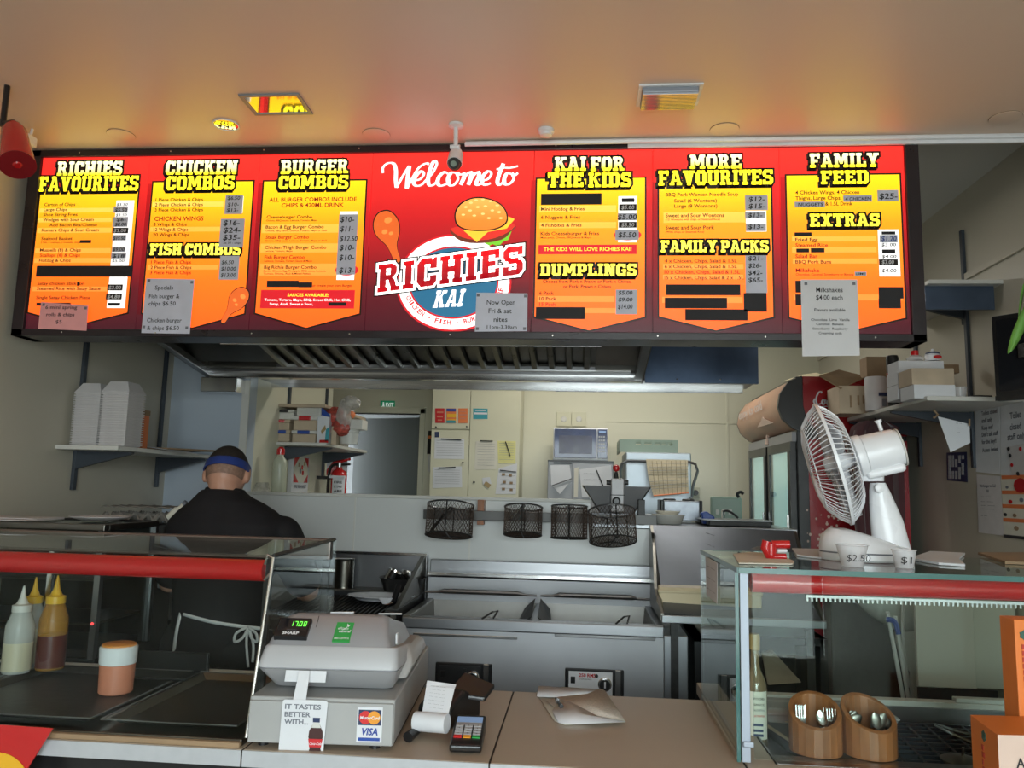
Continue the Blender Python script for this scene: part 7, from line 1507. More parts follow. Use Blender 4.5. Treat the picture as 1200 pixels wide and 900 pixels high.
for nm, mt, P in (('blue_band', 'bluep', [(376, 476.5), (386.5, 486), (386.5, 489), (374, 486)]), ('blue_panel', 'teal', [(382, 503), (386, 500), (384.8, 517), (380.5, 517)]), ('red_panel', 'red', [(374.5, 515.5), (384.6, 515.5), (384.4, 520.8), (373.5, 520.3)]), ('gold_panel', 'cork', [(376, 505), (381, 498), (382, 503), (377, 509)])): MB().prism([at(x, y, Y=Yq+.018) for x, y in P][::-1], (0, .002, 0)).build(nm, mt, o)
tag(B('kraft_box', 'ccard', (at(387.5, 520, Y=Yq+.03).x, Yq+.03, at(388, 521, Y=Yq+.03).z), (at(393.5, 520, Y=Yq+.03).x, Yq+.09, at(388, 499.5, Y=Yq+.03).z), None, .002), 'thin kraft cardboard packet standing beside the clear bucket', 'packet')
t = thing('white_bucket', 'translucent white bucket at the right end of the back shelf', 'bucket', (at(406, 520, Y=Yq+.08).x, Yq+.1, BZs)); a = at(394.5, 522, Y=Yq+.06); b = at(418.5, 503, Y=Yq+.06)
m = MB(); c = (a.x+b.x)/2; R = (b.x-a.x)/2; m.lathe([(R*.86, 0), (R*.97, b.z-BZs-.02), (R*1.04, b.z-BZs-.018), (R*1.04, b.z-BZs), (R*.9, b.z-BZs-.004), (R*.8, .006)], (c, Yq+.10, BZs+.001), 28, sy=.8); m.build('bucket_wall', 'tubp', t, smooth=True)
a = at(410, 503, Y=Yq+.05); b = at(425, 491.5, Y=Yq+.05); tag(B('white_box', 'offw', (a.x-.03, Yq+.05, a.z), (b.x, Yq+.16, b.z), None, .004), 'white box perched on the bucket at the right end of the shelf', 'box')
t = thing('plastic_bag', 'crinkled clear plastic bag of red packets spilling over the back shelf', 'bag', at(400, 490, Y=Yq))
M['bagp'] = mat('crinkled_clear_plastic', (.62, .60, .56), .25, var=.2, scale=40, bump=.8, bscale=60, alpha=.5); M['redpack'] = mat('red_printed_foil', (.42, .07, .05), .4, var=.5, scale=50)
def blob(px, py, rx, rz, Y, mt, nm, seed, am=.18, dy=.05):
    c = at(px, py, Y=Y); kx = Y/930; random.seed(seed); ph = [random.uniform(0, 6.28) for _ in range(6)]; R = []
    for i in range(9):
        th = pi*(i+.5)/9; R.append([c+Vector((rx*kx*sin(th)*cos(2*pi*k/18)*(1+am*sin(3*k+ph[0]+i)+am*.6*sin(5*k+ph[1]-i*2)), dy*sin(th)*sin(2*pi*k/18), rz*kx*cos(th)*(1+am*.5*sin(k*2+ph[2])))) for k in range(18)])
    return MB().loft(R).build(nm, mt, t, smooth=True)
blob(393, 488, 12, 11, Yq+.09, 'redpack', 'red_packets', 1); blob(401, 501, 12, 10, Yq+.06, 'redpack', 'red_packets', 2); blob(404, 486, 9, 19, Yq+.05, 'bagp', 'bag_film', 3, .25); blob(411, 472, 11, 8, Yq+.05, 'bagp', 'bag_film', 4, .25); blob(412, 486, 4.5, 4.5, Yq+.07, 'orange', 'orange_cap', 6, .02, .03)
# bottle, fire blanket, extinguisher
lz = OZ0+.004; a = at(321, 579, Y=4.1); R = 8.7*4.1/930; ht = at(321, 529.5, Y=4.1).z-lz
t = thing('water_bottle', 'tall cloudy plastic bottle with red cap standing on the ledge behind the cook', 'bottle', (a.x, 4.16, lz))
M['cloudy'] = mat('cloudy_green_plastic', (.50, .52, .40), .3, var=.05, alpha=.88)
MB().lathe([(R*.95, 0), (R, .006), (R, ht*.70), (R*.9, ht*.80), (R*.45, ht*.90), (R*.42, ht)], (a.x, 4.16, lz), 28).build('bottle_body', 'cloudy', t, smooth=True); MB().lathe([(R*.55, ht-.012), (R*.55, ht+.018), (R*.25, ht+.03)], (a.x, 4.16, lz), 20).build('red_cap', 'red', t, smooth=True)
q = at(300, 572, Y=4.08)
tag(MB().prism([at(293, 566, Y=4.12), at(311, 565, Y=4.12), at(313, 577, Y=4.06), at(295, 577, Y=4.06)], (0, .05, .0)).build('plastic_wrap', 'bagp', None, .004), 'crumpled clear wrap on the ledge beside the tall bottle', 'wrap')
PLW = Plane((OX0+.03, 0, 0), (0, 1, 0), (0, 0, 1), (1, 0, 0))
P = [at(x, y, X=OX0+.03) for x, y in ((344, 533), (363, 535), (362, 578), (342.5, 577.5))]
y0, y1, z0, z1 = P[0].y, P[1].y, (P[2].z+P[3].z)/2, P[0].z
fb = thing('fire_blanket_box', 'white fire blanket box with red corner print on the back room wall', 'fire blanket', (OX0, (y0+y1)/2, z0)); B('case', 'paper', (OX0, y0, z0), (OX0+.03, y1, z1), fb, .004)
zl = z0+(z1-z0)*.28
m = MB(); PLW.rect(m, y0+.02, zl, y1-.02, z1-.01, .001); m.build('picture_panel', 'paperc', fb)
for c_ in ([(y0+.02, z1-.01), (y0+.10, z1-.01), (y0+.02, z1-.07)], [(y1-.02, z1-.01), (y1-.10, z1-.01), (y1-.02, z1-.07)], [(y0+.02, zl), (y0+.10, zl), (y0+.02, zl+.06)], [(y1-.02, zl), (y1-.09, zl), (y1-.02, zl+.05)]): m = MB(); PLW.poly(m, c_, .002); m.build('red_corner', 'red', fb)
for u, v, mm in ((.35, .62, 'card'), (.55, .55, 'red'), (.68, .66, 'cork'), (.45, .45, 'inkgrey'), (.6, .40, 'red')): m = MB(); a_ = y0+(y1-y0)*u; b_ = z0+(z1-z0)*v+.03; PLW.rect(m, a_-.012, b_-.012, a_+.014, b_+.014, .002); m.build('instruction_picture', mm, fb)
m = MB(); PLW.text(m, 'FIRE BLANKET', y0+.03, z0+.03, .018, (y1-y0)-.07, .002, bold=.02); m.build('box_lettering', 'inkgrey', fb)
Ye = 5.05; e0 = at(384.5, 578, Y=Ye); e1 = at(404, 551, Y=Ye); cxx = (e0.x+e1.x)/2; R = (e1.x-e0.x)/2
fe = thing('fire_extinguisher', 'red fire extinguisher with white label hanging left of the doorway', 'fire extinguisher', (cxx, Ye+R, e0.z-.22)); zt = e1.z; zb = e0.z-.25
MB().lathe([(R*.9, zb), (R, zb+.01), (R, zt-.03), (R*.85, zt-.008), (R*.4, zt+.008), (R*.35, zt+.02)], (cxx, Ye+R, 0), 28).build('cylinder_body', 'red', fe, smooth=True)
m = MB(); n = 10; P = [(cxx+(R+.001)*cos(a), Ye+R+(R+.001)*sin(a), z) for a in [radians(-125+i*10) for i in range(n+1)] for z in (zt-.15, zt-.045)]; m.add(P, [(2*i, 2*i+2, 2*i+3, 2*i+1) for i in range(n)]); m.build('label', 'paper', fe, smooth=True)
B('white_band', 'paper', (cxx-R-.001, Ye-.002, zt-.052), (cxx+R+.001, Ye+.02, zt-.036), fe); 
PEx = Plane((cxx, Ye-.003, 0), (1, 0, 0), (0, 0, 1), (0, -1, 0))
for k in range(3): m = MB(); PEx.text(m, ('FIRE', 'DRY POWDER', 'ABE')[k], .012, zt-.085-k*.028, .014, .055, .001, bold=.02, al='c'); m.build('label_lettering', 'ink', fe)
MB().tube([(cxx, Ye+R, zt+.015), (cxx, Ye+R, zt+.05)], .014, 10).build('valve', 'steelh', fe); MB().tube([(cxx-.01, Ye+R, zt+.05), (cxx+.07, Ye+R, zt+.075)], .008, 8).build('lever', 'red', fe); MB().tube([(cxx-.01, Ye+R, zt+.035), (cxx+.07, Ye+R, zt+.04)], .007, 8).build('carry_handle', 'iron', fe)
MB().tube(spline([(cxx-.01, Ye+R, zt+.04), (cxx-.05, Ye+R-.02, zt+.02), (cxx-R-.014, Ye+R-.02, zt-.07), (cxx-R-.012, Ye+R-.02, zb+.05)], 5), .009, 8).build('hose', 'black', fe, smooth=True); B('wall_hook', 'iron', (OX0, Ye+R-.02, zt-.06), (cxx-R+.01, Ye+R+.02, zt-.04), fe)
sg = [at(383, 531.5, Y=5.22), at(407, 528, Y=5.22), at(407, 553, Y=5.22), at(382.5, 557, Y=5.22)]
o = MB().prism(sg[::-1], (0, .004, 0)).build('striped_sign', 'paper'); tag(o, 'red and white diagonally striped sign behind the fire extinguisher', 'sign')
for k in range(2): u = lambda s, t_: sg[0].lerp(sg[1], s).lerp(sg[3].lerp(sg[2], s), t_)+Vector((0, -.001, 0)); a0 = -.05+k*.62; MB().prism([u(max(0, a0), max(0, -a0)), u(a0+.42, 0), u(0 if k == 0 else a0-.38, .42 if k == 0 else 1)] if k == 0 else [u(.70, 0), u(1, 0), u(1, .25), u(.25, 1), u(0, 1), u(0, .75)], (0, -.001, 0)).build('red_stripe', 'red', o)

# ================================================================== RIGHT WALL
rsz = 1.912
rs_ = wallshelf('cream shelf of boxes on the right wall beyond the fan', RX, -1, 3.30, 4.27, rsz, .37, ((3.72, 2.74, 1.645), (4.28, 2.60, 1.667)))
r2 = wallshelf('empty upper shelf on the right wall beside the menu board', RX, -1, 3.40, 4.20, 2.42, .30, ((3.74, 2.5, 2.3),))
B('blue_edge', 'bluesteel', (RX-.30, 3.44, 2.30), (RX-.02, 3.45, 2.402), r2)
def cartonr(name, mt, px0, px1, yt, yb, Y, D, lab, cat='box', grp=None, bev=.002):
    a = at(px0, yb, Y=Y); b = at(px1, yt, Y=Y); o = B(name, mt, (a.x, Y, a.z), (min(b.x, RX-.003), Y+D, b.z), None, bev); tag(o, lab, cat, grp); return o
gW = 'white boxes on the right shelf'
cartonr('white_box', 'paper', 1071.5, 1119.5, 451, 466.8, 3.33, .14, 'nearest long white box lying on the right wall shelf', grp=gW)
cartonr('brown_box', 'ccard', 1069, 1118, 431.8, 450.6, 3.34, .14, 'pinkish brown box on top of the nearest white box', grp=gW)
cartonr('white_box', 'paper', 1052, 1107, 436, 450.5, 3.50, .12, 'middle white box behind the brown box on the right shelf', grp=gW)
cartonr('white_box', 'paper', 1052.5, 1107, 451.5, 468, 3.50, .12, 'lower white box at the back of the stack on the right shelf', grp=gW)
cartonr('white_box', 'paper', 1053, 1106, 423, 435.8, 3.50, .12, 'topmost white box of the stack, under the red-capped bottle', grp=gW)
cartonr('brown_box', 'card', 1105, 1124, 427, 437, 3.66, .04, 'small brown box end peeping out right of the stack', grp=gW)
a = at(1042, 470, Y=3.72); t = thing('spray_can', 'tall slim black and orange can left of the white boxes', 'can', (a.x, 3.74, rsz)); H = at(1049, 416, Y=3.72).z-rsz
q = at(1048.5, 470, Y=3.74); MB().lathe([(.024, 0), (.026, .01), (.026, H*.72)], (q.x, 3.75, rsz+.001), 20).build('can_body', 'iron', t, smooth=True); MB().lathe([(.0265, H*.1), (.0265, H*.66)], (q.x, 3.75, rsz+.001), 20).build('can_print', 'dkred', t, smooth=True); MB().lathe([(.027, H*.70), (.027, H*.96), (.024, H)], (q.x, 3.75, rsz+.001), 20).build('can_cap', 'black', t, smooth=True)
q = at(1030.5, 474, Y=3.88); r = 11.8*3.88/930; H = at(1030, 441, Y=3.88).z-rsz
t = thing('paper_roll_tub', 'round milky tub with a navy label beside the cardboard carton', 'tub', (q.x, 3.9, rsz)); MB().lathe([(r*.96, 0), (r, .006), (r, H*.95), (r*.93, H)], (q.x, 3.92, rsz+.001), 28).build('tub_wall', 'foam', t, smooth=True)
B('tub_label', 'navy', (q.x-.005, 3.92-r-.003, rsz+H*.42), (q.x+.040, 3.92-r*.80, rsz+H*.52), t); B('label_print', 'inkgrey', (q.x+.010, 3.92-r-.002, rsz+H*.12), (q.x+.03, 3.92-r*.85, rsz+H*.36), t)
cartonr('brown_carton', 'card', 1016, 1046, 418, 441, 4.10, .10, 'dark brown carton standing behind the milky tub', 'carton')
# open cardboard carton
t = thing('cardboard_carton', 'open cardboard carton at the far end of the right wall shelf', 'carton', (1.55, 4.15, rsz)); a = at(984, 485, Y=4.05); b = at(1018, 447, Y=4.05)
B('carton_side', 'ccard', (a.x, 4.05, rsz+.001), (b.x, 4.24, at(1000, 452, Y=4.05).z), t, .002)
MB().prism([at(960, 441, Y=4.10), at(983, 434, Y=4.25), at(1016, 442, Y=4.20), at(985, 456, Y=4.04)], (0, 0, .004)).build('carton_flap', 'card', t)
for k, px in enumerate((997, 1006, 1012)): q = at(px, 468, Y=4.048); B('print_mark', 'card', (q.x-.004, 4.046, q.z-.04+.01*k), (q.x+.004, 4.05, q.z+.02), t)
# bottle and jar on top
q = at(1074.5, 422, Y=3.54); t = thing('red_capped_bottle', 'clear bottle with red cap lying on top of the white boxes', 'bottle', (q.x, 3.56, q.z)); MB().lathe([(.034, .001), (.036, .012), (.022, .022), (.012, .026)], q+Vector((0, .02, 0)), 20).build('bottle_shoulder', 'cup', t, smooth=True); MB().lathe([(.016, .024), (.016, .042), (.014, .044)], q+Vector((0, .02, 0)), 16).build('red_cap', 'red', t, smooth=True)
q = at(1095.5, 422.5, Y=3.54); t = thing('glue_pot', 'small white pot with dark shoulder and red oval mark on the white boxes', 'pot', (q.x, 3.56, q.z)); MB().lathe([(.032, .001), (.032, .028), (.026, .036), (.008, .042), (.005, .054)], q+Vector((0, .02, 0)), 20).build('pot_body', 'white', t, smooth=True); MB().lathe([(.0325, .026), (.027, .037), (.012, .042)], q+Vector((0, .02, 0)), 20).build('pot_shoulder', 'navy', t, smooth=True)
PP_ = Plane((q.x, q.y-.014, q.z), (1, 0, 0), (0, 0, 1), (0, -1, 0)); m = MB(); PP_.poly(m, [(.006+.018*cos(k*pi/8), .014+.008*sin(k*pi/8)) for k in range(16)], .002); m.build('oval_mark', 'red', t)
q = at(1133, 464, Y=3.36); t = thing('glass_tumbler', 'small clear tumbler on the right wall shelf near the monitor', 'glass', (q.x, 3.38, rsz)); MB().lathe([(.024, .001), (.030, .05), (.028, .05), (.022, .005)], (q.x-.01, 3.40, rsz), 20).build('glass_wall', 'cup', t, smooth=True)
tag(B('small_remote', 'black', (q.x+.02, 3.36, rsz+.001), (q.x+.10, 3.40, rsz+.014), None, .003), 'small black remote lying beside the tumbler on the right shelf', 'remote')
# monitor on the shelf corner
t = thing('monitor', 'black monitor facing the room at the right edge of the picture', 'monitor', (1.6, 3.0, 1.9))
A1, A2 = at(1160, 371, Y=3.10), at(1169, 470, Y=3.10); zt, zb = A1.z, A2.z; e0 = Vector((A2.x+.0, 3.10, 0)); dv = Vector((.66, -.75, 0)).normalized(); w = .30; nn = Vector((-.75, -.66, 0)).normalized()
def mq(u0, u1, z0, z1, d0, d1, nm, mt, bev=0): 
    p = [Vector((A1.x+.004, 3.10, 0))+dv*u for u in (u0, u1)]
    V = [Vector((q.x, q.y, z))+nn*d for d in (d0, d1) for q, z in ((p[0], z0), (p[1], z0), (p[1], z1), (p[0], z1))]
    return MB().add(V, [(0, 1, 2, 3), (7, 6, 5, 4), (0, 4, 5, 1), (1, 5, 6, 2), (2, 6, 7, 3), (3, 7, 4, 0)]).build(nm, mt, t, bev)
w = .24; mq(0, w, zb, zt, -.03, 0, 'housing', 'black', .004); mq(.016, w-.016, zb+.035, zt-.018, 0, .001, 'screen', 'screen'); mq(0, w, zb, zb+.018, 0, .004, 'lower_bezel', 'iron')
B('wall_arm', 'iron', (RX-.16, 2.98, zb+.15), (RX, 3.02, zb+.20), t)
# leaf of a plant hanging in at the right edge
t = thing('hanging_plant', 'green strap leaf of a hanging plant at the right edge', 'plant', (1.36, 2.35, 2.74)); Yl = 2.30
L0 = [at(1215, 330, Y=Yl), at(1202, 366, Y=Yl), at(1192, 392, Y=Yl), at(1183.5, 413, Y=Yl)]; S = spline(L0, 5); vs = []
for i, p in enumerate(S): wv = .017*sin(pi*min(.98, .12+.86*(1-i/(len(S)-1)))); vs += [p+Vector((-wv, 0, -.004)), p+Vector((0, -.004, 0)), p+Vector((wv, 0, .004))]
m = MB(); m.add(vs, [(3*i+j, 3*i+j+1, 3*i+j+4, 3*i+j+3) for i in range(len(S)-1) for j in (0, 1)]); o = m.build('leaf', 'leaf', t, smooth=True); o.modifiers.new('t', 'SOLIDIFY').thickness = .001
pc = at(1240, 318, Y=Yl)
for k in range(7):
    a = -1.2+k*.6; S = spline([pc, pc+Vector((.06*cos(a)+.03, .06*sin(a), .05)), pc+Vector((.14*cos(a)+.06, .14*sin(a), -.02)), pc+Vector((.18*cos(a)+.08, .18*sin(a), -.14))], 4); vs = []
    for i, p in enumerate(S): wv = .014*sin(pi*min(.98, .15+.83*(1-i/(len(S)-1)))); vs += [p+Vector((-wv*sin(a), wv*cos(a), 0)), p+Vector((wv*sin(a), -wv*cos(a), 0))]
    m = MB(); m.add(vs, [(2*i, 2*i+1, 2*i+3, 2*i+2) for i in range(len(S)-1)]); o = m.build('leaf', 'leaf', t, smooth=True); o.modifiers.new('t', 'SOLIDIFY').thickness = .001
MB().lathe([(.05, -.10), (.075, 0), (.078, .01), (.06, .0)], pc+Vector((.06, 0, -.0)), 20).build('pot', 'card', t, smooth=True)
for k in range(3): MB().tube([pc+Vector((.06+.07*cos(k*2.1), .07*sin(k*2.1), 0)), Vector((pc.x+.06, pc.y, 2.74))], .0015, 4).build('cord', 'iron', t)
# sheets on the right wall
PRW = Plane((RX-.002, 0, 0), (0, -1, 0), (0, 0, 1), (-1, 0, 0))
def sheetX(name, mt, px, label, cat='notice', lines=(), grp=None, d=0.0, lm='inkgrey'):
    P = [at(x, y, X=RX-.002-d) for x, y in px]; o = MB().prism(P, (-.001, 0, 0)).build(name, mt); tag(o, label, cat, grp)
    for s, x0, x1, y, h in lines:
        a = at(x0, y, X=RX-.003-d); b = at(x1, y, X=RX-.003-d); m = MB()
        if s: Plane((RX-.003-d, 0, 0), (0, -1, 0), (0, 0, 1), (-1, 0, 0)).text(m, s, -a.y, a.z, h*a.y/930, a.y-b.y, .001, bold=.02)
        else: Plane((RX-.003-d, 0, 0), (0, -1, 0), (0, 0, 1), (-1, 0, 0)).rect(m, -a.y, a.z, -b.y, a.z+h*a.y/930, .001)
        m.build('sheet_lettering' if s else 'printed_band', lm, o)
    return o
gN = 'notices on the right wall'
sheetX('wall_notice', 'paper', [(1143, 471), (1172, 470), (1172, 556), (1144, 553)], 'plain notice headed Toilets closed, left one on the right wall', lines=[('Toilets closed', 1150.5, 1169, 487, 4.5), ('staff only', 1151, 1163.5, 495.5, 4.5), ('Keep out!', 1151, 1164, 504, 4.5), ("Don't ask staff", 1151, 1170, 512, 4.5), ('for the key!!', 1151, 1168, 520.5, 4.5), ('Access denied', 1151.5, 1170, 530, 4.5)], grp=gN)
sheetX('wall_notice', 'paper', [(1172.6, 470), (1214, 468), (1214, 560), (1172.6, 556)], 'larger notice reading Toilet closed staff only beside the plain one', lines=[('Toilet', 1184, 1197, 491, 7), ('closed', 1184, 1197, 504, 7), ('staff only', 1181, 1203, 516, 7)], grp=gN)
sheetX('wall_notice', 'foam', [(1144.5, 556), (1172, 558), (1177, 628), (1147, 624)], 'narrow typed list below the toilet notice on the right wall', lines=[('No Longer to Call', 1149, 1167, 571, 3), ('Till', 1156, 1159, 577, 3), ('-- ---', 1150, 1161, 583, 2.4), ('-- ---', 1150, 1164, 588.5, 2.2), ('-- ---', 1150, 1166, 593, 2.2), ('-- ---', 1150, 1165, 597, 2.2), ('-- ---', 1150, 1157, 605, 2.2)], grp=gN)
o = sheetX('picture_poster', 'paperc', [(1173, 556), (1225, 561), (1225, 633), (1177, 627)], 'orange and white picture poster at the right edge of the wall', 'poster', lines=[('', 1174, 1225, 561.5, 4), ('', 1174.5, 1225, 579, 4), ('', 1175, 1225, 595, 4), ('', 1176, 1225, 611, 4)], grp=gN, lm='orange')
for px, py, r, mt in ((1196, 569, .05, 'red'), (1184, 588, .014, 'red'), (1197, 586, .014, 'inkgrey'), (1178, 603, .012, 'ink'), (1189, 604, .013, 'card'), (1191, 619, .016, 'card'), (1180, 571, .01, 'inkgrey')): a = at(px, py, X=RX-.004); m = MB(); PRW.poly(m, [(-a.y+r*cos(k*pi/6), a.z+r*.6*sin(k*pi/6)) for k in range(12)], .003); m.build('poster_picture', mt, o)
m = MB(); PRW.rect(m, -at(1177, 628, X=RX).y, at(1180, 630, X=RX).z, -at(1225, 633, X=RX).y, at(1180, 626.5, X=RX).z, .002); m.build('black_band', 'ink', o)
o = sheetX('floral_cup_print', 'foam', [(1181, 524), (1200, 520), (1214, 524), (1210, 556), (1186, 556)], 'small printed picture of a flowered cup above the orange poster', 'print', grp=gN, d=.003)
for k, (px, py) in enumerate(((1182, 526), (1196, 526), (1184, 534), (1186, 545), (1193, 555))): a = at(px, py, X=RX-.006); m = MB(); PRW.poly(m, [(-a.y+.01*cos(j*pi/4), a.z+.008*sin(j*pi/4)) for j in range(8)], .006); m.build('flower_print', 'red' if k % 2 else 'ink', o)
o = sheetX('blue_poster', 'navy', [(1109.5, 530.5), (1133, 529.5), (1134, 565), (1110, 563)], 'small blue poster with white blocks below the right wall shelf', 'poster', grp=gN); random.seed(11)
for r in range(6):
    for c in range(5):
        if random.random() < .72: q = at(1113+c*3.9, 536+r*4.6, X=RX-.004); m = MB(); PRW.rect(m, -q.y-.016, q.z-.008, -q.y+.006, q.z+.010, .002); m.build('white_block', 'reg', o)
P = [at(1099, 488, Y=3.52), at(1136, 497, Y=3.52), at(1137, 519, Y=3.52), at(1114, 530, Y=3.52)]
o = MB().prism(P[::-1], (0, .001, 0)).build('hanging_paper', 'paper'); tag(o, 'white handwritten sheet clipped under the right wall shelf', 'paper'); 
for k, s in enumerate(('-- --', '--- -', '--')): a = at(1120+k, 497+k*5.5, Y=3.519); m = MB(); Plane((0, 3.519, 0), (1, 0, 0), (0, 0, 1), (0, -1, 0)).text(m, s, a.x, a.z, .012, None, .001, shear=.2); m.build('handwriting', 'inkgrey', o)
MB().tube([at(1094, 480, Y=3.5), at(1099, 486, Y=3.5), at(1094, 490, Y=3.5)], .005, 6).build('clip', 'card', o); MB().tube([at(1136, 491, Y=3.5), at(1136, 499, Y=3.5)], .004, 6).build('clip', 'card', o)
# maroon jacket hanging under the shelf
t = thing('maroon_jacket', 'dark maroon jacket hanging under the shelf behind the fan', 'jacket', (1.5, 4.0, 1.8)); rings = []
for py, x0, x1 in ((493, 1012, 1040), (500, 1002, 1056), (520, 996, 1061), (560, 998, 1062), (600, 1004, 1063), (640, 1010, 1064)):
    a = at(x0, py, Y=4.02); b = at(x1, py, Y=4.02); c = (a+b)/2; hx = (b.x-a.x)/2
    rings.append([Vector((c.x+hx*cos(2*pi*k/28)*(1+.05*sin(k*3+py*.02)), 4.06+.06*sin(2*pi*k/28)*(1+.35*sin(k*2.2+1)), c.z)) for k in range(28)])
MB().loft(rings).build('jacket_body', 'maroon', t, smooth=True)
rings = []
for py, x0, x1 in ((504, 1003, 1016), (540, 996, 1012), (590, 1000, 1014), (625, 1005, 1016)): a = at(x0, py, Y=3.98); b = at(x1, py, Y=3.98); c = (a+b)/2; hx = (b.x-a.x)/2; rings.append([Vector((c.x+hx*cos(2*pi*k/14), 4.0+.03*sin(2*pi*k/14), c.z)) for k in range(14)])
MB().loft(rings).build('sleeve', 'maroon', t, smooth=True); MB().tube([at(1026, 493, Y=4.06), at(1026, 484, Y=4.06)], .004, 6).build('hanger_hook', 'iron', t)
# basin with pedestal, pipes, wall panel
bx = 1.50; by = 3.86; t = thing('hand_basin', 'white hand basin on a pedestal against the right wall, seen through the case', 'basin', (bx, by, 0)); zt = at(1000, 694, Y=3.8).z
def bring(r, z, n=32): return [Vector((min(RX-.004, bx+.02+r*cos(2*pi*k/n)*1.05), by+r*.78*sin(2*pi*k/n), z)) for k in range(n)]
MB().loft([bring(.09, zt-.17), bring(.19, zt-.11), bring(.25, zt-.05), bring(.265, zt-.01), bring(.265, zt), bring(.24, zt-.002), bring(.20, zt-.08), bring(.06, zt-.12)]).build('bowl', 'basin', t, smooth=True)
pdr = lambda r, z: [Vector((bx+.06+r*cos(2*pi*k/24), by+r*.8*sin(2*pi*k/24), z)) for k in range(24)]
MB().loft([pdr(.13, zt-.13), pdr(.13, zt-.22), pdr(.11, zt-.30), pdr(.075, zt-.35), pdr(.08, .0)]).build('pedestal', 'basin', t, smooth=True)
t2 = MB().tube(spline([at(1059, 690, Y=3.6), at(1058, 748, Y=3.6), at(1065, 800, Y=3.6), at(1069, 812, Y=3.6), Vector((1.45, 3.6, .4))], 4), .006, 6).build('thin_pipe', 'offw', t, smooth=True)
for k, (x0, y0, x1, y1) in enumerate(((1040, 717, 1057, 810), (1049, 722, 1063, 810))): a = at(x0, y0, Y=3.58); b = at(x1, y1, Y=3.58); MB().tube([a, b, b+(b-a)*.8], .0085, 8).build('white_hose', 'offw', t, smooth=True)
MB().tube(spline([at(1039, 726, Y=3.565), at(1046, 727, Y=3.565), at(1050, 732, Y=3.565), at(1053, 743, Y=3.565)], 4), .011, 8).build('blue_clip', 'bluep', t, smooth=True)
a = at(1072, 700, Y=3.42); b = at(1108, 806, Y=3.42); pnl = B('wall_board', 'wall', (a.x, 3.42, b.z), (RX-.18, 3.44, 1.13), None, .002)
pnl.data.vertices.foreach_get
tag(pnl, 'plain cream upright panel right of the hand basin, seen through the case', 'panel'); B('panel_support', 'wall', (RX-.2, 3.44, b.z), (RX-.01, 3.46, 1.13), pnl); B('panel_foot', 'iron', (a.x, 3.425, 0), (RX-.1, 3.435, b.z-.004), pnl)
q = at(1128, 728, X=RX); t = MB().lathe([(.022, 0), (.022, .006), (.018, .008)], (RX, q.y, q.z), 20, Matrix.Rotation(-pi/2, 4, 'Y')).build('round_cap', 'wall', smooth=True); tag(t, 'small round cap on the lower right wall', 'cap')  # plain round cap set on the wall, no vent
bkc = thing('black_bin', 'tall black bin behind the hand basin, seen dimly through the case', 'bin', (1.5, 4.2, 0)); B('bin_body', 'iron', (1.24, 4.17, 0), (1.68, 4.31, 1.02), bkc, .01); B('bin_lid', 'black', (1.22, 4.16, 1.02), (1.70, 4.315, 1.06), bkc, .008)
# faint wet floor clutter under the scuttle: pale paper carton seen through glass
a = at(900, 770, Y=3.35); tag(MB().prism([at(893, 765, Y=3.6), at(905, 762, Y=3.6), at(940, 800, Y=3.4), at(900, 803, Y=3.4)], (0, .02, .0)).build('crumpled_paper', 'ccard', None, .004), 'crumpled brown paper in the black cabinet below the chip scuttle', 'paper')

# ================================================================== CEILING FITTINGS
CZc = 2.74
P = [at(278.6, 110, Z=CZc), at(350.7, 109, Z=CZc), at(367, 133, Z=CZc), at(299, 133.5, Z=CZc)]
def sqlight(P, lab, kind):
    x0, x1 = (P[0].x+P[3].x)/2, (P[1].x+P[2].x)/2; y0, y1 = (P[0].y+P[1].y)/2, (P[2].y+P[3].y)/2
    t = thing('square_downlight', lab, 'ceiling light', ((x0+x1)/2, (y0+y1)/2, CZc)); f = .012
    for a, b in (((x0, y0), (x1, y0+f)), ((x0, y1-f), (x1, y1)), ((x0, y0+f), (x0+f, y1-f)), ((x1-f, y0+f), (x1, y1-f))): B('trim', 'white' if kind else 'alu', (a[0], a[1], CZc-.006), (b[0], b[1], CZc), t, .001)
    if kind == 0:
        B('mirror_plate', 'mirror', (x0+f, y0+f, CZc-.003), (x1-f, y1-f, CZc-.001), t)
    else:
        B('lamp_box', 'alu', (x0+f, y0+f, CZc-.022), (x1-f, y1-f, CZc-.001), t, .003)
        for k in range(14): yy = y0+.02+k*(y1-y0-.04)/13; B('rib', 'bsteel', (x0+f+.002, yy, CZc-.026), (x1-f-.002, yy+.003, CZc-.022), t)
sqlight(P, 'square recessed downlight with mirror reflector in the left ceiling', 0)
sqlight([at(746, 98, Z=CZc), at(823, 97, Z=CZc), at(819, 122, Z=CZc), at(748, 123, Z=CZc)], 'square ceiling light with ribbed grey diffuser above the right board', 1)
def rdisc(px, py, rp, lab, kind):
    q = at(px, py, Z=CZc); r = rp*q.y/930; t = thing('round_downlight' if kind else 'ceiling_cover', lab, 'ceiling light' if kind else 'ceiling cover', q, None if kind else 'round blank covers in the ceiling')
    MB().lathe([(r, 0), (r, -.003), (r*.9, -.004), (.001, -.004)], q, 36).build('disc', 'mirror' if kind else 'ceiling', t, smooth=True)
    if kind: MB().tube([q+Vector((r*cos(k*pi/20), r*sin(k*pi/20), -.003)) for k in range(40)], .003, 5, close=True).build('ring', 'white', t)
    else: MB().tube([q+Vector((r*cos(k*pi/20), r*sin(k*pi/20), -.001)) for k in range(40)], .0012, 4, close=True).build('ring', 'card', t)
rdisc(265, 145.5, 16, 'round mirrored downlight left of the square downlight', 1)
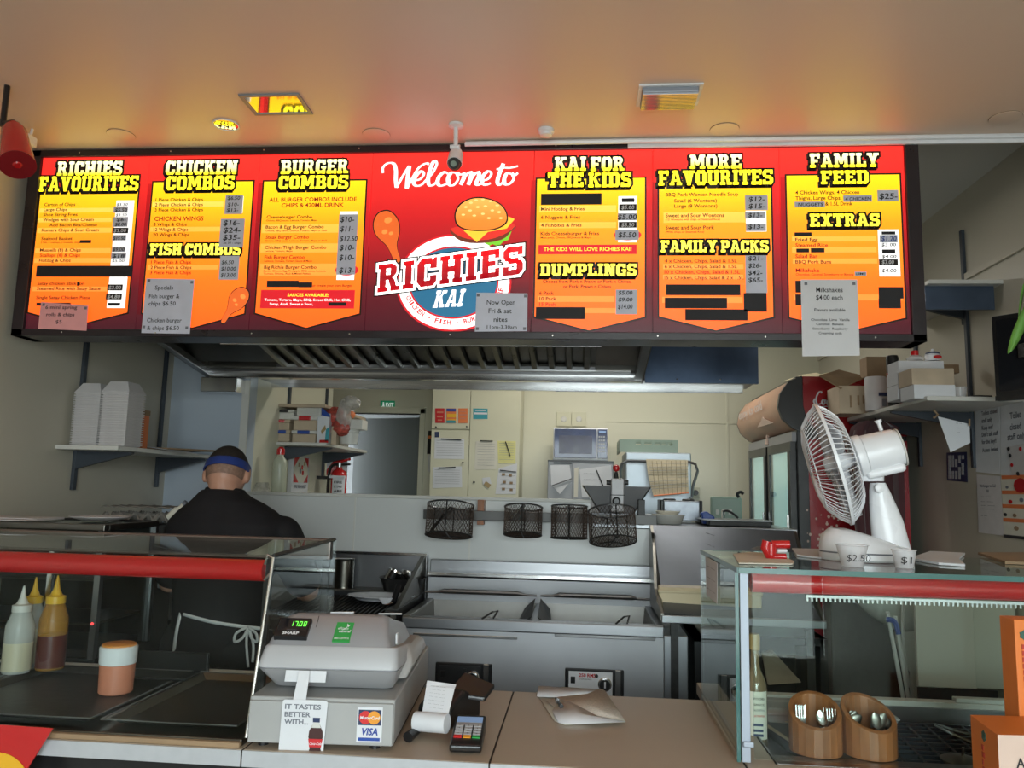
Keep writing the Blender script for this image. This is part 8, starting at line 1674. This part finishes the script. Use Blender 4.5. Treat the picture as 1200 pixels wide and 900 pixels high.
for px, py, l in ((142, 157.5, 'round blank ceiling cover at the far left above the board'), (441, 157, 'round blank ceiling cover above the word Welcome'), (849, 151, 'round blank ceiling cover above the more favourites list'), (1178, 137.5, 'round blank ceiling cover at the far right')): rdisc(px, py, 17, l, 0)
q = at(640, 152, Z=CZc); t = thing('smoke_alarm', 'small white ceiling sensor above the right half of the board', 'sensor', q); MB().lathe([(.028, 0), (.028, -.010), (.022, -.014), (.020, -.022), (.006, -.026)], q, 24).build('sensor_body', 'white', t, smooth=True)
# cable trunking
t = thing('cable_trunking', 'white cable trunking along the ceiling above the board and on to the right', 'trunking', (.6, 2.70, CZc))
x0 = at(545, 168, Y=2.69).x; MB().tube([(x0, 2.69, CZc-.012), (.2, 2.69, CZc-.010), (.9, 2.695, CZc-.010), (RX, 2.70, CZc-.008)], .0095, 8).build('conduit', 'white', t, smooth=True)
B('cover_strip', 'white', (.15, 2.70, CZc-.030), (RX, 2.712, CZc-.003), t, .002)
# security camera
q = at(534, 160, Y=2.56); Yk = 2.56; t = thing('security_camera', 'white bullet security camera hanging from the ceiling before the word Welcome', 'camera', (q.x, Yk, CZc))
MB().lathe([(.026, 0), (.026, -.008), (.012, -.012)], (q.x, Yk, CZc), 20).build('ceiling_plate', 'white', t, smooth=True)
a = at(534, 176, Y=Yk); b = at(533, 196, Y=Yk); MB().tube([(q.x, Yk, CZc-.01), a], .008, 10).build('bracket', 'white', t, smooth=True); MB().tube([(q.x-.018, Yk, a.z+.012), (q.x+.016, Yk, a.z+.012)], .008, 8).build('hinge', 'white', t)
MB().tube([a+Vector((0, .02, .006)), a.lerp(b, .2)+Vector((0, .012, 0)), a.lerp(b, .85)+Vector((0, -.012, 0))], [.018, .025, .026], 20).build('camera_barrel', 'white', t, smooth=True)
c0 = a.lerp(b, .85)+Vector((0, -.012, 0)); c1 = c0+Vector((0, -.016, -.008)); MB().tube([c0, c1], [.025, .018], 20).build('lens_ring', 'iron', t, smooth=True); MB().tube([c1, c1+Vector((0, -.004, -.002))], .010, 14).build('lens', 'green', t, smooth=True)
# red horn and white sensor at the top left
Yh = 2.15; t = thing('red_horn', 'red horn siren mounted under the ceiling at the top left', 'horn', at(0, 150, Y=2.3)); mq_ = at(20.5, 193, Y=Yh); bq = at(-14, 158, Y=2.42)
d = (mq_-bq).normalized(); d = Vector((.45, -.40, -.80)).normalized(); bq = mq_-d*.17
MB().tube([bq-d*.03, bq, bq+d*.08, mq_], [.024, .036, .042, .050], 28).build('horn_body', 'red', t, smooth=True)
MB().tube([mq_-d*.001, mq_+d*.002], [.050, .0505], 28).build('horn_mouth', 'dred', t, smooth=True); MB().tube([mq_+d*.002, mq_+d*.006], [.013, .009], 20).build('horn_centre', 'red', t, smooth=True)
top = bq+d*.05; MB().tube([top+Vector((0, 0, .03)), Vector((top.x-.03, top.y+.02, top.z+.075)), Vector((top.x-.08, top.y+.04, top.z+.08))], .008, 8).build('horn_bracket', 'black', t, smooth=True); MB().tube([Vector((top.x-.08, top.y+.04, top.z+.07)), Vector((top.x-.08, top.y+.04, CZc))], .009, 8).build('drop_rod', 'black', t)
q = at(27, 163, Y=2.50); t = thing('motion_sensor', 'small white sensor box behind the red horn', 'sensor', q); B('sensor_box', 'white', (q.x-.022, 2.49, q.z-.018), (q.x+.026, 2.54, q.z+.020), t, .006); MB().tube([q+Vector((0, .03, .01)), Vector((q.x, 2.54, CZc))], .005, 6).build('stem', 'white', t)

# ================================================================== THE COOK
pt = thing('person', 'cook in black shirt seen from behind, head bowed, blue headband, white apron ties', 'person', (-1.34, 2.93, 0))
def capsule(mb, a, b, ra, rb=None, n=14):
    rb = ra if rb is None else rb; a, b = Vector(a), Vector(b); d = b-a; L = d.length; d = d/L if L > 1e-6 else Vector((0, 0, 1)); P = []; R = []
    for k in (-1.2, -.8, -.4): P.append(a+d*ra*sin(k)); R.append(max(.001, ra*cos(k)))
    for t_ in (0, .5, 1): P.append(a+d*L*t_); R.append(ra+(rb-ra)*t_)
    for k in (.4, .8, 1.2): P.append(b+d*rb*sin(k)); R.append(max(.001, rb*cos(k)))
    mb.tube(P, R, n)
def ellip(mb, c, r, T=None, n=20):
    pr = [(max(.002, sin(pi*(i+.5)/12)), -cos(pi*(i+.5)/12)) for i in range(12)]; S = Matrix.Diagonal((r[0], r[1], r[2], 1)); T = (T or Matrix()) @ S; mb.lathe(pr, c, n, T)
def fuse(mb, name, mt, vox, par=pt, smooth=4):
    o = mb.build(name, mt, par, smooth=True); r = o.modifiers.new('remesh', 'REMESH'); r.mode = 'VOXEL'; r.voxel_size = vox; r.use_smooth_shade = True
    if smooth: s_ = o.modifiers.new('smooth', 'SMOOTH'); s_.factor = .5; s_.iterations = smooth
    return o
hc = at(266.5, 552, Y=2.98); hx, hy, hz_ = hc.x, 2.98, hc.z-.005
BXc = -1.325
HD = Matrix.Translation((hx, hy, hz_)) @ Matrix.Rotation(radians(10), 4, 'Z') @ Matrix.Rotation(radians(-26), 4, 'X')
def HP(x, y, z): return HD @ Vector((x, y, z))
bd_ = MB()
ellip(bd_, (0, 0, 0), (.076, .095, .100), HD); bd_.v = bd_.v
ellip(bd_, HP(0, .030, -.055), (.058, .062, .060), HD.to_3x3().to_4x4()); capsule(bd_, HP(0, .085, .0), HP(0, .110, -.025), .010, .014); ellip(bd_, HP(0, .088, -.058), (.022, .012, .010), HD.to_3x3().to_4x4())
for s in (-1, 1): ellip(bd_, HP(s*.080, .0, -.012), (.010, .022, .034), HD.to_3x3().to_4x4()); ellip(bd_, HP(s*.030, .082, .008), (.015, .010, .010), HD.to_3x3().to_4x4())
capsule(bd_, HP(0, -.02, -.06), (BXc-.01, 2.945, 1.40), .056, .060)
capsule(bd_, (BXc, 2.93, 1.26), (BXc, 2.92, 1.05), .115, .11); capsule(bd_, (BXc-.15, 2.95, 1.31), (BXc+.15, 2.95, 1.31), .045); capsule(bd_, (BXc-.05, 2.92, .97), (BXc+.05, 2.92, .97), .105)
elL, wrL = Vector((-1.565, 2.99, 1.12)), Vector((-1.635, 3.09, 1.11)); shL, shR = Vector((-1.495, 2.95, 1.315)), Vector((-1.125, 2.96, 1.305))
elR, wrR = Vector((-1.035, 3.03, 1.10)), Vector((-1.13, 3.24, 1.08))
for sh0, el, wr in ((shL, elL, wrL), (shR, elR, wrR)): capsule(bd_, sh0, el, .048, .042); capsule(bd_, el, wr, .041, .028)
def hand(mb, wr, dr, up, side, curl):
    dr = dr.normalized(); sd = dr.cross(up).normalized()*side; up = sd.cross(dr).normalized()*side
    pm = wr+dr*.045; capsule(mb, wr, wr+dr*.02, .026, .030)
    for j in range(4): k0 = wr+dr*.03+sd*(.027-.018*j); k1 = wr+dr*.085+sd*(.030-.020*j); capsule(mb, k0, k1, .013, .012, 8)
    for j, l in enumerate((.036, .042, .040, .030)):
        p = wr+dr*.085+sd*(.030-.020*j); a1 = dr*cos(curl)-up*sin(curl); a2 = dr*cos(curl*2.2)-up*sin(curl*2.2); q = p+a1*l; capsule(mb, p, q, .0098, .0088, 8); capsule(mb, q, q+a2*l*.75, .0086, .0072, 8)
    t0 = wr+dr*.02+sd*.028; t1 = t0+dr*.035+sd*.022-up*.012; capsule(mb, t0, t1, .014, .0105, 8); capsule(mb, t1, t1+dr*.028-up*.008, .010, .008, 8)
hand(bd_, wrL, Vector((-.25, .9, -.1)), Vector((0, 0, 1)), 1, .45); hand(bd_, wrR, Vector((-.2, .9, -.15)), Vector((0, 0, 1)), -1, .45)
for s in (-1, 1): capsule(bd_, (BXc+s*.085, 2.92, .90), (BXc+s*.095, 2.94, .50), .085, .058); capsule(bd_, (BXc+s*.095, 2.94, .50), (BXc+s*.10, 2.92, .09), .056, .038)
fuse(bd_, 'body', 'skin', .0055)
# shirt: lofted torso and short sleeves
sh_ = MB(); rings = []
for z, hw, dp, cy, cx in ((.86, .185, .150, 2.92, BXc), (1.00, .172, .140, 2.92, BXc), (1.12, .178, .142, 2.92, BXc), (1.22, .195, .148, 2.92, BXc), (1.30, .222, .150, 2.925, BXc), (1.355, .222, .142, 2.93, BXc-.002), (1.395, .185, .125, 2.935, BXc-.004), (1.425, .140, .108, 2.94, BXc-.008), (1.450, .100, .092, 2.945, hx+.012), (1.468, .080, .080, 2.95, hx+.008)):
    rings.append([Vector((cx+hw*cos(2*pi*k/32)*abs(cos(2*pi*k/32))**-.12 if abs(cos(2*pi*k/32)) > .01 else cx, cy+dp*sin(2*pi*k/32), z+(-.010*sin(2*pi*k/32) if z > 1.4 else 0))) for k in range(32)])
sh_.loft(rings)
for sh0, el in ((shL, elL), (shR, elR)): capsule(sh_, sh0, sh0.lerp(el, .80), .078, .068, 18)
capsule(sh_, shL+Vector((.04, 0, .0)), shR+Vector((-.04, 0, .0)), .080, .080, 18)
so_ = fuse(sh_, 'shirt', 'shirt', .008, smooth=6)
# collar
cr = MB(); n = 32; R0 = []; R1 = []; R2 = []
for k in range(n):
    a = 2*pi*k/n; b = .006*sin(a); R0.append(Vector((hx+.008+.084*cos(a), 2.955+.080*sin(a), 1.446-b))); R1.append(Vector((hx+.006+.074*cos(a), 2.962+.070*sin(a), 1.474-b*2))); R2.append(Vector((hx+.006+.068*cos(a), 2.962+.064*sin(a), 1.468-b*2)))
cr.loft([R0, R1, R2], cap=False); o = cr.build('collar', 'shirt', pt, smooth=True); o.modifiers.new('t', 'SOLIDIFY').thickness = .003
# trousers and shoes
tr_ = MB(); capsule(tr_, (BXc-.07, 2.92, .90), (BXc+.07, 2.92, .90), .140)
for s in (-1, 1): capsule(tr_, (BXc+s*.085, 2.92, .86), (BXc+s*.098, 2.94, .50), .098, .075); capsule(tr_, (BXc+s*.098, 2.94, .50), (BXc+s*.10, 2.92, .13), .075, .062)
fuse(tr_, 'trousers', 'trouser', .012)
for s in (-1, 1): m = MB(); capsule(m, (BXc+s*.10, 2.89, .045), (BXc+s*.115, 3.05, .040), .045, .040); fuse(m, 'shoe', 'black', .010)
# hair cap, headband
hr = MB(); R = []
for i in range(9):
    th = pi*.5*i/8*.985; z = .108*cos(pi/2-th)*0+.106*sin(th); R.append([HP(.0815*cos(th)*cos(2*pi*k/32), .099*cos(th)*sin(2*pi*k/32)-.002, z-.002+.0) for k in range(32)])
hr.loft(R); hr.build('hair', 'hair', pt, smooth=True)
st_ = MB(); R = []
for z in (-.045, -.02, .004): R.append([HP(.0775*sqrt(max(0, 1-(z/.104)**2))*cos(a), .0965*sqrt(max(0, 1-(z/.104)**2))*sin(a), z) for a in [pi*1.08+pi*.84*k/20 for k in range(21)]])
m = MB(); m.add(R[0]+R[1]+R[2], [(j*21+i, j*21+i+1, (j+1)*21+i+1, (j+1)*21+i) for j in (0, 1) for i in range(20)]); m.build('shaved_nape', 'stubble', pt, smooth=True)
bn = MB(); R = []
for z, e in ((-.004, .0), (-.003, .005), (.026, .004), (.032, .002), (.032, -.001)): kk = sqrt(max(0, 1-(z/.108)**2)); R.append([HP((.0825*kk+e)*cos(2*pi*k/40), (.100*kk+e)*sin(2*pi*k/40), z+.010*sin(2*pi*k/40)) for k in range(40)])
bn.loft(R, cap=False); bn.build('headband', 'bandb', pt, smooth=True)
m = MB(); ellip(m, HP(-.052, .070, -.055), (.035, .030, .036), HD.to_3x3().to_4x4()); m.build('face_mask', 'black', pt, smooth=True)
# apron ties
Yt = 2.775
tp = lambda x, y, Y=Yt: at(x, y, Y=Y)
def tape(P, w=.012, nm='apron_tie'):
    S = spline(P, 6); vs = []
    for i, p in enumerate(S): d = (S[min(i+1, len(S)-1)]-S[max(i-1, 0)]).normalized(); e = Vector((-d.z, 0, d.x))*w/2; vs += [p+e, p-e]
    m = MB(); m.add(vs, [(2*i, 2*i+1, 2*i+3, 2*i+2) for i in range(len(S)-1)]); o = m.build(nm, 'tie', pt, smooth=True); o.modifiers.new('t', 'SOLIDIFY').thickness = .0015
tape([tp(208, 716, 2.86), tp(216, 720, 2.79), tp(250, 729), tp(290, 735)]); tape([tp(290, 735), tp(310, 737, 2.79), tp(322, 738, 2.86)])
tape([tp(212, 718, 2.80), tp(207, 740, 2.79), tp(203, 772, 2.79), tp(203, 790, 2.79)])
tape([tp(290, 735, 2.765), tp(277, 742, 2.76), tp(275, 752, 2.76), tp(284, 748, 2.76), tp(291, 736, 2.765)], .009); tape([tp(291, 736, 2.765), tp(300, 742, 2.76), tp(301, 752, 2.76), tp(295, 748, 2.76), tp(291, 737, 2.765)], .009)
tape([tp(290, 736, 2.765), tp(289, 755, 2.76), tp(291, 782, 2.76)], .009); tape([tp(292, 736, 2.765), tp(297, 756, 2.76), tp(296, 776, 2.76)], .009)
B('wrist_band', 'paper', (wrL.x-.03, wrL.y-.01, wrL.z-.03), (wrL.x+.03, wrL.y+.0, wrL.z+.03), pt, .01)
